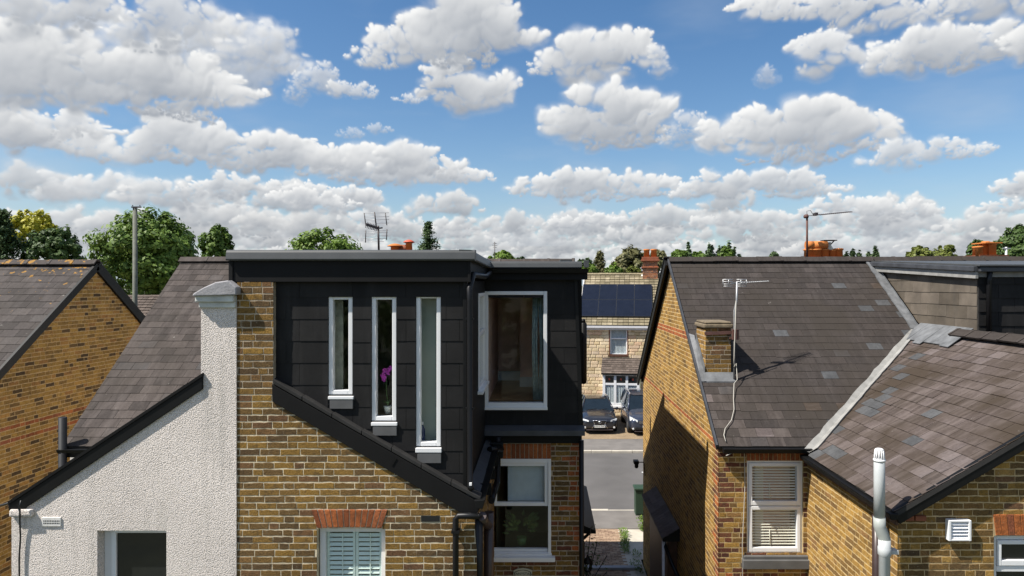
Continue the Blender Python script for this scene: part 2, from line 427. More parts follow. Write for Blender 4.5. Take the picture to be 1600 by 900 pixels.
BLK = [(0, (.0105, .0100, .0100)), (.6, (.0135, .0128, .0126)), (1, (.0165, .0157, .0153))]
def clad_mat(name, stops, src, rough=.7):
    m, nt, b = new_mat(name)
    c = ramp(nt, rnd(nt, src), stops)
    c = mix(nt, 1.0, c, ramp(nt, noise(nt, 2.2, 5, .6), [(.3, g3(.72)), (.7, g3(1.4))]), 'MULTIPLY')
    dst = noise(nt, 1.7, 6, .7, sx=(2.5, 2.5, .4)); c = mix(nt, ramp(nt, dst, [(.52, g3(0)), (.78, g3(.30))]), c, (.06, .058, .055))
    nt.links.new(c, b.inputs['Base Color']); b.inputs['Roughness'].default_value = rough
    b.inputs['Specular IOR Level'].default_value = .22
    bump(nt, b, noise(nt, 45, 4), .2, .003)
    return m
M['clad'] = clad_mat('black_fibre_slate', BLK, 'object')
M['cheek'] = clad_mat('weathered_grey_slate', [(0, (.085, .070, .054)), (.5, (.105, .088, .068)), (1, (.13, .108, .086))], 'object', .8)
M['backing'] = plain('roofing_felt', (.03, .028, .026), .95, .2)
M['black'] = plain('black_paint', (.005, .005, .0052), .5, .3, 7, spec=.25)
M['black_matt'] = plain('black_board', (.0065, .0062, .0062), .65, .25, 3, bmp=.12, bscale=25, spec=.22)
M['pipe'] = plain('black_plastic', (.007, .007, .008), .42, .2, 8, spec=.3)
M['vent_grey'] = plain('dark_grey_plastic', (.014, .015, .018), .6, .2, 8, spec=.25)
M['pipe_brown'] = plain('brown_plastic', (.045, .028, .025), .35, .2, 8)
M['brownpaint'] = plain('brown_painted_board', (.075, .032, .018), .5, .3, 6)
M['grey_trim'] = plain('grey_roof_trim', (.058, .061, .062), .5, .15, 5)
M['lead'] = plain('lead_sheet', (.135, .14, .146), .6, .45, 6, bmp=.5, bscale=14)
M['lead_dark'] = plain('dull_lead', (.05, .053, .06), .5, .3, 5, bmp=.4, bscale=14)
M['mortar_fillet'] = plain('painted_fillet', (.26, .255, .24), .8, .28, 7, bmp=.5, bscale=20)
M['upvc'] = plain('white_window_plastic', (.80, .80, .80), .32, .03, 4)
M['upvc_grey'] = plain('soil_pipe_plastic', (.46, .48, .48), .4, .08, 6)
M['upvc_coll'] = plain('pale_grey_plastic', (.34, .36, .34), .45, .1, 6)
M['cream'] = plain('cream_wood', (.55, .50, .40), .6, .12, 6)
M['shutter'] = plain('shutter_green_white', (.74, .86, .80), .55, .06, 6)
M['verge_dark'] = plain('dark_verge_tile', (.030, .029, .028), .75, .3, 6, spec=.2)
M['apron'] = plain('grey_apron_board', (.10, .10, .10), .7, .2, 6)
M['terracotta'] = plain('terracotta', (.52, .17, .035), .8, .22, 6, bmp=.3)
M['terracotta_red'] = plain('red_terracotta', (.50, .085, .04), .7, .2, 6)
M['terracotta_dull'] = plain('dull_terracotta', (.24, .075, .035), .85, .25, 6)
M['stonecap'] = plain('mossy_cement', (.16, .125, .08), .95, .4, 10, bmp=.8, bscale=40)
M['iron'] = plain('rusty_iron', (.10, .045, .035), .7, .3, 15)
M['alu'] = plain('dull_aluminium', (.42, .42, .42), .45, .12, 12, metal=.6)
M['darkmetal'] = plain('dark_metal', (.045, .035, .035), .5, .2, 12)
M['cable'] = plain('white_cable', (.42, .40, .35), .6, .1)
M['cable_black'] = plain('black_cable', (.012, .012, .012), .5, .1)
M['wood_pole'] = plain('weathered_pole', (.13, .135, .11), .85, .25, 6, bmp=.3)
M['conc_tile'] = brick_mat('concrete_tile', [(0, (.19, .16, .10)), (.5, (.26, .22, .14)), (1, (.33, .28, .19))], 'island', .3)
M['brown_tile'] = brick_mat('brown_tile', [(0, (.10, .08, .068)), (1, (.17, .135, .115))], 'island', .3)
M['solar'] = plain('solar_cell', (.009, .011, .019), .22, .2, 3, spec=.5)
M['solar_frame'] = plain('solar_frame', (.05, .052, .058), .4, .1, metal=.4)
M['asphalt'] = plain('asphalt', (.098, .092, .088), .9, .24, .55, bmp=.4, bscale=120)
M['pavement'] = plain('pavement_asphalt', (.15, .137, .125), .92, .22, 1.7, bmp=.4, bscale=120)
M['kerb'] = plain('kerb_concrete', (.46, .42, .35), .9, .15, 3, bmp=.3)
M['step'] = plain('step_concrete', (.33, .34, .36), .9, .15, 3, bmp=.3)
M['paint_line'] = plain('road_paint', (.7, .7, .68), .8, .15, 9)
M['lawn'] = plain('rough_grass_ground', (.085, .088, .052), .95, .4, .9, bmp=.6, bscale=14)
M['paver'] = brick_mat('block_paver', [(0, (.25, .165, .115)), (.5, (.34, .235, .16)), (1, (.40, .29, .20))], 'island', .2, bstr=.5)
M['paver_far'] = brick_mat('brown_paver', [(0, (.22, .16, .10)), (1, (.32, .24, .15))], 'island', .2, bstr=.5)
M['cabinet'] = plain('cabinet_green', (.022, .048, .026), .5, .15, 6)
M['pale_wall'] = plain('pale_interior_wall', (.75, .72, .62), .9, .06)
M['brown_wall'] = plain('brown_interior_wall', (.70, .46, .36), .9, .1)
M['floorwood'] = plain('wood_floor', (.28, .17, .08), .5, .2, 5)
M['curtain'] = plain('patterned_curtain', (.28, .36, .36), .9, .35, 16)
M['netcurtain'] = plain('net_or_sky_panel', (.50, .54, .56), .9, .25, 14)
M['blind'] = plain('cream_blind', (.84, .80, .68), .6, .06)
M['magenta'] = plain('magenta_petal', (.50, .05, .42), .6, .2)
M['stem'] = plain('green_stem', (.06, .13, .03), .6, .2)
M['ceramic'] = plain('pale_ceramic', (.60, .62, .58), .3, .05)
M['drape'] = plain('olive_drape', (.34, .35, .29), .9, .3, 14)
M['reflect_panel'] = plain('pale_reflection_panel', (.36, .42, .37), .7, .1, 2)  # pale green-grey of a reflection in glass, put into a panel's colour
M['sky_reflect'] = plain('painted_sky_reflection', (.42, .50, .56), .8, .12, 5)  # blue-grey of reflected sky, painted as a flat colour
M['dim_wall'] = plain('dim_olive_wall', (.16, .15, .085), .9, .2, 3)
M['navy'] = plain('navy_plastic', (.015, .03, .10), .3, .1)
M['chrome'] = plain('chrome', (.75, .75, .77), .12, .05, metal=1.0)
M['paint_black'] = plain('black_car_paint', (.010, .011, .016), .28, .1, 3, coat=1.0)
M['paint_blue'] = plain('slate_blue_car_paint', (.045, .055, .085), .3, .1, 3, metal=.45, coat=1.0)
M['tyre'] = plain('tyre_rubber', (.015, .015, .015), .85, .2)
M['rim'] = plain('alloy_rim', (.45, .46, .48), .3, .1, metal=.8)
M['headlamp'] = plain('headlamp_glass', (.62, .64, .64), .12, .25, 30, coat=1.0)
M['plate'] = plain('number_plate', (.74, .74, .70), .4, .04)
M['ink'] = plain('black_ink', (.01, .01, .01), .5, .1)
M['signcream'] = plain('cream_sign', (.50, .48, .36), .6, .1)
M['white_trim'] = plain('white_gloss', (.72, .70, .69), .4, .06)
M['gutter_white'] = plain('pale_grey_gutter', (.62, .62, .64), .45, .06)

m, nt, b = new_mat('roughcast_render')
v1 = N_(nt, 'ShaderNodeTexVoronoi'); v1.inputs['Scale'].default_value = 78
gp = N_(nt, 'ShaderNodeNewGeometry'); nt.links.new(gp.outputs['Position'], v1.inputs['Vector'])
n1 = noise(nt, 130, 3, .7); big = noise(nt, .9, 5, .6); cr = noise(nt, 5, 6, .7)
c = mix(nt, 1.0, (.90, .815, .75), ramp(nt, big, [(.3, g3(.88)), (.7, g3(1.06))]), 'MULTIPLY')
c = mix(nt, ramp(nt, cr, [(.60, g3(0)), (.72, g3(.14))]), c, (.40, .37, .32))
stk = noise(nt, 2.6, 5, .65, sx=(3.0, 1, .22)); c = mix(nt, ramp(nt, stk, [(.52, g3(0)), (.74, g3(.40))]), c, (.40, .385, .34))
hc = noise(nt, 1.4, 7, .6); c = mix(nt, ramp(nt, hc, [(.492, g3(0)), (.4985, g3(.22)), (.505, g3(0))]), c, (.25, .23, .20))
c = mix(nt, ramp(nt, v1.outputs['Distance'], [(.34, g3(0)), (.78, g3(.52))]), c, (.32, .285, .25))
nt.links.new(c, b.inputs['Base Color']); b.inputs['Roughness'].default_value = .95; b.inputs['Specular IOR Level'].default_value = .2
ad = N_(nt, 'ShaderNodeMath', operation='SUBTRACT'); nt.links.new(n1, ad.inputs[0]); nt.links.new(v1.outputs['Distance'], ad.inputs[1])
bump(nt, b, ad.outputs[0], .85, .010)
M['render'] = m
M['render_smooth'] = plain('smooth_white_render', (.68, .66, .62), .9, .10, 2.2, bmp=.5, bscale=30)
M['render_cap'] = plain('weathered_white_render', (.56, .57, .54), .9, .28, 6, bmp=.6, bscale=40)
M['cap_mortar'] = plain('mortar_capping', (.34, .33, .34), .9, .22, 9, bmp=.6, bscale=40)

def glass_mat(name, tint=(.98, .99, .985), refl=1.0):
    m, nt, b = new_mat(name); nt.nodes.remove(b)
    out = nt.nodes['Material Output']
    tr = N_(nt, 'ShaderNodeBsdfTransparent'); tr.inputs[0].default_value = (*tint, 1)
    gl = N_(nt, 'ShaderNodeBsdfGlossy'); gl.inputs['Roughness'].default_value = .015
    fr = N_(nt, 'ShaderNodeFresnel'); fr.inputs[0].default_value = 1.5
    ml = N_(nt, 'ShaderNodeMath', operation='MULTIPLY'); nt.links.new(fr.outputs[0], ml.inputs[0]); ml.inputs[1].default_value = refl * 1.05; ml.use_clamp = True
    gb_ = N_(nt, 'ShaderNodeNewGeometry'); fb = N_(nt, 'ShaderNodeMath', operation='SUBTRACT'); fb.inputs[0].default_value = 1.0; nt.links.new(gb_.outputs['Backfacing'], fb.inputs[1])
    ml2 = N_(nt, 'ShaderNodeMath', operation='MULTIPLY'); nt.links.new(ml.outputs[0], ml2.inputs[0]); nt.links.new(fb.outputs[0], ml2.inputs[1]); ml = ml2      # one reflecting face per pane
    bn = N_(nt, 'ShaderNodeBump'); bn.inputs['Strength'].default_value = .05; bn.inputs['Distance'].default_value = .02
    nt.links.new(noise(nt, 1.4, 2), bn.inputs['Height']); nt.links.new(bn.outputs[0], gl.inputs['Normal'])
    ms = N_(nt, 'ShaderNodeMixShader'); nt.links.new(ml.outputs[0], ms.inputs[0]); nt.links.new(tr.outputs[0], ms.inputs[1]); nt.links.new(gl.outputs[0], ms.inputs[2])
    nt.links.new(ms.outputs[0], out.inputs['Surface'])
    return m
M['glass'] = glass_mat('window_glass')
M['glass_dark'] = plain('dark_window_glass', (.018, .020, .019), .05, .2, 3)
M['glass_car'] = plain('car_window_glass', (.012, .018, .024), .04, .2, 3)

def leaf_mat(name, cols, trans=.25):
    m, nt, b = new_mat(name)
    c = ramp(nt, rnd(nt, 'island'), [(i / (len(cols) - 1), q) for i, q in enumerate(cols)])
    c = mix(nt, 1.0, c, ramp(nt, noise(nt, .55, 3), [(.3, g3(.85)), (.7, g3(1.15))]), 'MULTIPLY')
    nt.links.new(c, b.inputs['Base Color']); b.inputs['Roughness'].default_value = .55; b.inputs['Specular IOR Level'].default_value = .3
    tl = N_(nt, 'ShaderNodeBsdfTranslucent'); nt.links.new(c, tl.inputs[0])
    ms = N_(nt, 'ShaderNodeMixShader'); ms.inputs[0].default_value = trans
    nt.links.new(b.outputs[0], ms.inputs[1]); nt.links.new(tl.outputs[0], ms.inputs[2])
    nt.links.new(ms.outputs[0], nt.nodes['Material Output'].inputs['Surface'])
    return m
M['leaf_mid'] = leaf_mat('leaf_mid_green', [(.075, .135, .022), (.115, .19, .030), (.16, .235, .042)])
M['leaf_dark'] = leaf_mat('leaf_dark_green', [(.045, .085, .022), (.07, .12, .030), (.10, .155, .04)])
M['leaf_bright'] = leaf_mat('leaf_bright_green', [(.085, .15, .02), (.13, .21, .028), (.18, .26, .042)])
M['leaf_yellow'] = leaf_mat('leaf_golden', [(.30, .29, .02), (.42, .40, .03), (.50, .46, .05)], .3)
M['leaf_conifer'] = leaf_mat('needle_dark', [(.040, .075, .025), (.06, .10, .032), (.08, .12, .04)], .1)
M['leaf_olive'] = leaf_mat('leaf_olive', [(.11, .11, .045), (.15, .145, .06), (.19, .18, .08)])
M['leaf_blue'] = leaf_mat('leaf_haze_green', [(.085, .13, .055), (.105, .155, .068), (.125, .18, .08)], .1)  # distance haze is put into this paler leaf green
M['leaf_lime'] = leaf_mat('leaf_olive_lime', [(.10, .125, .025), (.15, .175, .035), (.19, .21, .05)])
M['weed'] = leaf_mat('weed_leaf', [(.10, .16, .03), (.18, .26, .05)])
M['bark'] = plain('bark', (.075, .06, .045), .95, .35, 6, bmp=.8, bscale=18)

# ------------------------------------------------------------------ mesh builders
def P(px, py, Y): return Vector(((px - XV) * Y / F, Y, H + (YV - py) * Y / F))
def PXw(px, Y): return (px - XV) * Y / F
def PZ(py, Y): return H + (YV - py) * Y / F
def to_px(v): return (XV + F * v[0] / v[1], YV - F * (v[2] - H) / v[1])

class MB:
    def __init__(s): s.v = []; s.f = []; s.smooth = []
    def face(s, pts, sm=False):
        i = len(s.v); s.v += [tuple(p) for p in pts]; s.f.append(tuple(range(i, i + len(pts)))); s.smooth.append(sm)
    def box(s, x0, x1, y0, y1, z0, z1):
        i = len(s.v)
        s.v += [(x0, y0, z0), (x1, y0, z0), (x1, y1, z0), (x0, y1, z0), (x0, y0, z1), (x1, y0, z1), (x1, y1, z1), (x0, y1, z1)]
        for q in ((0, 3, 2, 1), (4, 5, 6, 7), (0, 1, 5, 4), (1, 2, 6, 5), (2, 3, 7, 6), (3, 0, 4, 7)):
            s.f.append(tuple(i + k for k in q)); s.smooth.append(False)
        return s
    def prism(s, pts, ext):
        """polygon (counter-clockwise seen from -ext side's opposite) extruded along ext"""
        ext = Vector(ext); n = len(pts); i = len(s.v)
        a = [Vector(p) for p in pts]
        s.v += [tuple(p) for p in a] + [tuple(p + ext) for p in a]
        s.f.append(tuple(range(i, i + n))); s.f.append(tuple(range(i + 2 * n - 1, i + n - 1, -1))); s.smooth += [False, False]
        for k in range(n):
            q = (k + 1) % n
            s.f.append((i + q, i + k, i + n + k, i + n + q)); s.smooth.append(False)
        return s
    def beam(s, a, b, w, h, up=(0, 0, 1)):
        a, b = Vector(a), Vector(b); d = (b - a).normalized(); r = d.cross(Vector(up)).normalized(); u = r.cross(d)
        r *= w / 2; u *= h / 2
        return s.prism([a - r - u, a + r - u, a + r + u, a - r + u], b - a)
    def tube(s, path, r, n=10, caps=True, r_fn=None):
        path = [Vector(p) for p in path]; rings = []
        prev = None
        for k, p in enumerate(path):
            d = (path[min(k + 1, len(path) - 1)] - path[max(k - 1, 0)]).normalized()
            ref = prev if prev is not None else (Vector((0, 0, 1)) if abs(d.z) < .9 else Vector((1, 0, 0)))
            x = (ref - d * ref.dot(d)).normalized(); y = d.cross(x); prev = x
            rr = r_fn(k / max(1, len(path) - 1)) if r_fn else r
            i = len(s.v)
            s.v += [tuple(p + (x * math.cos(t) + y * math.sin(t)) * rr) for t in (2 * math.pi * q / n for q in range(n))]
            rings.append(i)
        for a, b in zip(rings, rings[1:]):
            for q in range(n):
                s.f.append((a + q, a + (q + 1) % n, b + (q + 1) % n, b + q)); s.smooth.append(True)
        if caps:
            s.f.append(tuple(rings[0] + q for q in reversed(range(n)))); s.f.append(tuple(rings[-1] + q for q in range(n))); s.smooth += [False, False]
        return s
    def lathe(s, c, prof, n=16, axis='z'):
        """prof: list of (radius, height)"""
        rings = []
        for (r, h) in prof:
            i = len(s.v)
            for q in range(n):
                t = 2 * math.pi * q / n
                if axis == 'z': s.v.append((c[0] + r * math.cos(t), c[1] + r * math.sin(t), c[2] + h))
                elif axis == 'x': s.v.append((c[0] + h, c[1] + r * math.cos(t), c[2] + r * math.sin(t)))
                else: s.v.append((c[0] + r * math.sin(t), c[1] + h, c[2] + r * math.cos(t)))
            rings.append(i)
        for a, b in zip(rings, rings[1:]):
            for q in range(n):
                s.f.append((a + q, a + (q + 1) % n, b + (q + 1) % n, b + q)); s.smooth.append(True)
        s.f.append(tuple(rings[0] + q for q in reversed(range(n)))); s.f.append(tuple(rings[-1] + q for q in range(n))); s.smooth += [False, False]
        return s
    def rect_frame(s, x0, x1, z0, z1, w, y0, y1, wb=None, wt=None):
        wb = wb or w; wt = wt or w
        s.box(x0, x0 + w, y0, y1, z0, z1); s.box(x1 - w, x1, y0, y1, z0, z1)
        s.box(x0 + w, x1 - w, y0 + .002, y1, z0, z0 + wb); s.box(x0 + w, x1 - w, y0 + .002, y1, z1 - wt, z1)
        return s
    def mesh(s, name, mat):
        me = bpy.data.meshes.new(name); me.from_pydata(s.v, [], s.f)
        me.polygons.foreach_set('use_smooth', s.smooth); me.materials.append(mat)
        return me

def wloc(o):
    v = Vector((0, 0, 0))
    while o is not None: v += Vector(o.location); o = o.parent
    return v
def link(name, me, parent=None, loc=None):
    o = bpy.data.objects.new(name, me); COL.objects.link(o)
    if parent is not None: o.parent = parent
    if loc is not None: o.location = loc
    return o
def build(mb, name, mat, parent=None, kind=None, bevel=0, label=None):
    """vertices are given in world space; the object sits at its parent's origin"""
    if parent is not None:
        off = wloc(parent)
        mb.v = [(x - off.x, y - off.y, z - off.z) for x, y, z in mb.v]
    o = link(name, mb.mesh(name, M[mat] if isinstance(mat, str) else mat), parent)
    if kind: o['kind'] = kind
    if label: o['label'] = label
    if bevel:
        md = o.modifiers.new('edge', 'BEVEL'); md.width = bevel; md.segments = 2; md.limit_method = 'ANGLE'
    return o
def thing(name, label, cat, loc, group=None):
    o = bpy.data.objects.new(name, None); COL.objects.link(o); o.location = loc; o.empty_display_size = .2
    o['label'] = label; o['category'] = cat
    if group: o['group'] = group
    return o
def tag(o, label, cat, group=None):
    o['label'] = label; o['category'] = cat
    if group: o['group'] = group
    return o
def top_mesh(mb, name, mat, loc, label, cat, group=None, bevel=0):
    loc = Vector(loc); mb.v = [(x - loc.x, y - loc.y, z - loc.z) for x, y, z in mb.v]
    o = link(name, mb.mesh(name, M[mat]), None, loc)
    if bevel:
        md = o.modifiers.new('edge', 'BEVEL'); md.width = bevel; md.segments = 2; md.limit_method = 'ANGLE'
    return tag(o, label, cat, group)

def lettering(body, size, mat, parent, loc, name='lettering'):
    cu = bpy.data.curves.new('tmp_text', 'FONT'); cu.body = body; cu.size = size; cu.align_x = 'CENTER'; cu.align_y = 'CENTER'; cu.extrude = .001
    to = bpy.data.objects.new('tmp_text', cu); COL.objects.link(to)
    bpy.context.view_layer.update()
    me = bpy.data.meshes.new_from_object(to.evaluated_get(bpy.context.evaluated_depsgraph_get())); bpy.data.objects.remove(to)
    me.name = name; me.materials.clear(); me.materials.append(M[mat])
    o = link(name, me, parent, loc); o.rotation_euler = (math.pi / 2, 0, 0); o['kind'] = 'stuff'; return o
def clip_poly(poly, clipper):
    out = poly
    n = len(clipper)
    for i in range(n):
        ax, ay = clipper[i]; bx, by = clipper[(i + 1) % n]
        inp, out = out, []
        if not inp: return []
        def side(p): return (bx - ax) * (p[1] - ay) - (by - ay) * (p[0] - ax)
        for k in range(len(inp)):
            p, q = inp[k], inp[(k + 1) % len(inp)]
            sp, sq = side(p), side(q)
            if sp >= 0: out.append(p)
            if (sp >= 0) != (sq >= 0):
                t = sp / (sp - sq); out.append((p[0] + t * (q[0] - p[0]), p[1] + t * (q[1] - p[1])))
    res = []
    for p in out:
        if not res or abs(p[0] - res[-1][0]) + abs(p[1] - res[-1][1]) > 1e-5: res.append(p)
    return res if len(res) > 2 else []
def area(p): return .5 * sum(p[i][0] * p[(i + 1) % len(p)][1] - p[(i + 1) % len(p)][0] * p[i][1] for i in range(len(p)))

class Frame:
    """a plane: origin, u along, v up, n out"""
    def __init__(s, O, U, V):
        s.O = Vector(O); s.U = Vector(U).normalized(); s.V = Vector(V).normalized(); s.Nn = s.U.cross(s.V)
    def p(s, u, v, n=0): return s.O + s.U * u + s.V * v + s.Nn * n
    def mat(s, u, v, n=0):
        m = Matrix.Identity(4)
        for i in range(3): m[i][0] = s.U[i]; m[i][1] = s.V[i]; m[i][2] = s.Nn[i]
        q = s.p(u, v, n); m[0][3], m[1][3], m[2][3] = q
        return m
def front_frame(Y): return Frame((0, Y, 0), (1, 0, 0), (0, 0, 1))
def left_frame(X): return Frame((X, 0, 0), (0, -1, 0), (0, 0, 1))     # faces -X, u = -Y
def right_frame(X): return Frame((X, 0, 0), (0, 1, 0), (0, 0, 1))     # faces +X, u = Y

def slab(mb, fr, outer, holes=(), thick=.22, n0=0.0):
    loops = [outer] + [[(a, b), (a, d), (c, d), (c, b)] for (a, b, c, d) in holes]
    flat = [q for l in loops for q in l]
    tris = tessellate_polygon([[Vector((q[0], q[1], 0)) for q in l] for l in loops])
    for lev, rev in ((n0, False), (n0 - thick, True)):
        i = len(mb.v); mb.v += [tuple(fr.p(a, b, lev)) for a, b in flat]
        for t in tris:
            pts = [flat[k] for k in t]
            t = t if area(pts) > 0 else t[::-1]
            if rev: t = t[::-1]
            mb.f.append(tuple(i + k for k in t)); mb.smooth.append(False)
    for l in loops:
        for k in range(len(l)):
            a, b_ = l[k], l[(k + 1) % len(l)]
            mb.face([fr.p(*b_, n0), fr.p(*a, n0), fr.p(*a, n0 - thick), fr.p(*b_, n0 - thick)])
    return mb

def ragged(poly, rng, amp):
    """worn, uneven arrises: extra points along the long edges"""
    out = []
    for k in range(len(poly)):
        a, b = poly[k], poly[(k + 1) % len(poly)]; L = math.hypot(b[0] - a[0], b[1] - a[1]); m_ = max(1, min(5, int(L / .042)))
        for q in range(m_):
            t = q / m_; out.append((a[0] + (b[0] - a[0]) * t + rng.uniform(-amp, amp) * (1 if q else .6), a[1] + (b[1] - a[1]) * t + rng.uniform(-amp, amp)))
    return out
def piece_mesh(poly, c, front, back, ch, jit, rng):
    """a brick or stone: outline poly (u,v), chamfered front, centred on c"""
    n = len(poly)
    q = [(a - c[0], b - c[1]) for a, b in poly]
    if jit: q = [(a + rng.uniform(-jit, jit), b + rng.uniform(-jit, jit)) for a, b in q]
    def inset(a, b): 
        l = math.hypot(a, b) + 1e-6
        k = max(0, 1 - ch * 1.4 / l); return a * k, b * k
    v = [(a, b, back) for a, b in q] + [(a, b, front - ch * .7) for a, b in q]
    v += [(*inset(a, b), front + rng.uniform(-min(jit * .2, .006), min(jit * .2, .006))) for a, b in q]
    f = []
    for r in (0, n):
        for k in range(n): f.append((r + k, r + (k + 1) % n, r + n + (k + 1) % n, r + n + k))
    f.append(tuple(range(2 * n, 3 * n)))
    return v, f
def slate_mesh(poly, c, v0, vlen, t0, t1, th):
    q = [(a - c[0], b - c[1]) for a, b in poly]; n = len(q)
    def lift(b): return t0 + (t1 - t0) * ((b + c[1]) - v0) / vlen
    v = [(a, b, lift(b)) for a, b in q] + [(a, b, lift(b) - th) for a, b in q]
    f = [tuple(range(n))] + [((k + 1) % n, k, n + k, n + (k + 1) % n) for k in range(n)]
    return v, f

class Pieces:
    """bricks, stones or slates of one building: the largest `limit` in view become objects, the rest one mass per wall"""
    def __init__(s, limit): s.limit = limit; s.items = []; s.cache = {}
    def add(s, parent, name, fr, c, vf, mat, key=None, boost=1.0):
        w = fr.p(*c)
        px, py = to_px(w) if w.y > .5 else (-999, -999)
        sc = 0
        if -15 < px < 1615 and 320 < py < 912:
            face = abs((w - Vector((0, 0, H))).normalized().dot(fr.Nn)); sc = face / w.y ** 2 * boost
        s.items.append((sc, parent, name, fr, c, vf, mat, key))
    def finish(s):
        s.items.sort(key=lambda t: -t[0])
        rest = {}
        for k, (sc, parent, name, fr, c, vf, mat, key) in enumerate(s.items):
            if k < s.limit and sc > 0:
                kk = (key, mat) if key is not None else None
                me = s.cache.get(kk) if kk else None
                if me is None:
                    me = bpy.data.meshes.new(name); me.from_pydata(vf[0], [], vf[1]); me.materials.append(M[mat])
                    if kk: s.cache[kk] = me
                o = bpy.data.objects.new(name, me); COL.objects.link(o); o.parent = parent
                m_ = fr.mat(*c); m_.translation -= wloc(parent); o.matrix_basis = m_
            else:
                rest.setdefault((parent.name, name, mat), (parent, []))[1].append((fr, c, vf))
        by_parent = {}
        for (pn, name, mat), (parent, lst) in rest.items():
            by_parent.setdefault((pn, name), (parent, []))[1].append((mat, lst))
        for (pn, name), (parent, ml) in by_parent.items():
            off = wloc(parent); V = []; Fc = []; mi = []; mats = []
            for mat, lst in ml:
                mats.append(M[mat + '_mass'] if mat + '_mass' in M else M[mat])
                for fr, c, vf in lst:
                    i = len(V); m_ = fr.mat(*c)
                    V += [tuple(m_ @ Vector(p) - off) for p in vf[0]]
                    Fc += [tuple(i + k for k in f) for f in vf[1]]; mi += [len(mats) - 1] * len(vf[1])
            me = bpy.data.meshes.new(name + '_mass'); me.from_pydata(V, [], Fc)
            for q in mats: me.materials.append(q)
            me.polygons.foreach_set('material_index', mi)
            o = link({'brick': 'brickwork', 'slate': 'slating', 'stone': 'stonework', 'roof_tile': 'roof_tiling'}.get(name, name), me, parent); o['kind'] = 'stuff'

def split_holes(u0, u1, v0, v1, holes):
    segs = [(u0, u1)]
    for (a, b, c, d) in holes:
        ov = min(v1, d) - max(v0, b)
        if ov <= .45 * (v1 - v0): continue
        nx = []
        for (p, q) in segs:
            if q <= a or p >= c: nx.append((p, q)); continue
            if p < a - .02: nx.append((p, a))
            if q > c + .02: nx.append((c, q))
        segs = nx
    return segs

def brickwork(pc, parent, fr, outer, holes, matfn, seed, course=.075, ln=.225, joint=.0145, perp=.0085, proud=.0022, name='brick', jit=.0034, ch=.002, pat='SSSH', boost=1.0, v_start=0.0, vary=0.0):
    """courses of bricks inside the convex outline, cut round the openings"""
    rng = random.Random(seed)
    variants = {}
    us = [p[0] for p in outer]; vs = [p[1] for p in outer]
    k0 = int(math.floor((min(vs) - v_start) / course)); k1 = int(math.ceil((max(vs) - v_start) / course))
    for k in range(k0, k1):
        v0 = v_start + k * course + joint / 2; v1 = v_start + (k + 1) * course - joint / 2
        u = min(us) - rng.uniform(0, ln * 2); i = rng.randrange(4)
        while u < max(us):
            st = pat[i % len(pat)]; i += 1
            if rng.random() < .15: st = 'H' if st == 'S' and rng.random() < .5 else 'S'
            L = ln if st == 'S' else ln / 2
            if vary: L *= rng.uniform(1 - vary, 1 + vary); st = None
            a, b = u + perp / 2, u + L - perp / 2; u += L
            for (p, q) in split_holes(a, b, v0, v1, holes):
                if q - p < .015: continue
                poly = [(p, v0), (q, v0), (q, v1), (p, v1)]
                cp = clip_poly(poly, outer)
                if not cp or area(cp) < 3e-4: continue
                whole = st is not None and len(cp) == 4 and abs(area(cp) - (b - a) * (v1 - v0)) < 1e-6
                c = ((p + q) / 2, (v0 + v1) / 2) if len(cp) == 4 and whole else (sum(t[0] for t in cp) / len(cp), sum(t[1] for t in cp) / len(cp))
                key = None
                if whole:
                    key = (st, rng.randrange(14), ln, course, proud)
                    if key not in variants:
                        pr = random.Random(hash(key[1]) * 31 + (1 if st == 'S' else 2))
                        variants[key] = piece_mesh(ragged([(-(b - a) / 2, -(v1 - v0) / 2), ((b - a) / 2, -(v1 - v0) / 2), ((b - a) / 2, (v1 - v0) / 2), (-(b - a) / 2, (v1 - v0) / 2)], pr, .0042), (0, 0), proud + pr.uniform(-.0008, .0012), -.006, ch, jit * .35, pr)
                    vf = variants[key]
                else:
                    vf = piece_mesh(cp, c, proud + rng.uniform(-.0008, .0012), -.006, ch, min(jit, .001), rng)
                pc.add(parent, name, fr, c, vf, matfn(c[0], c[1], rng), key, boost)

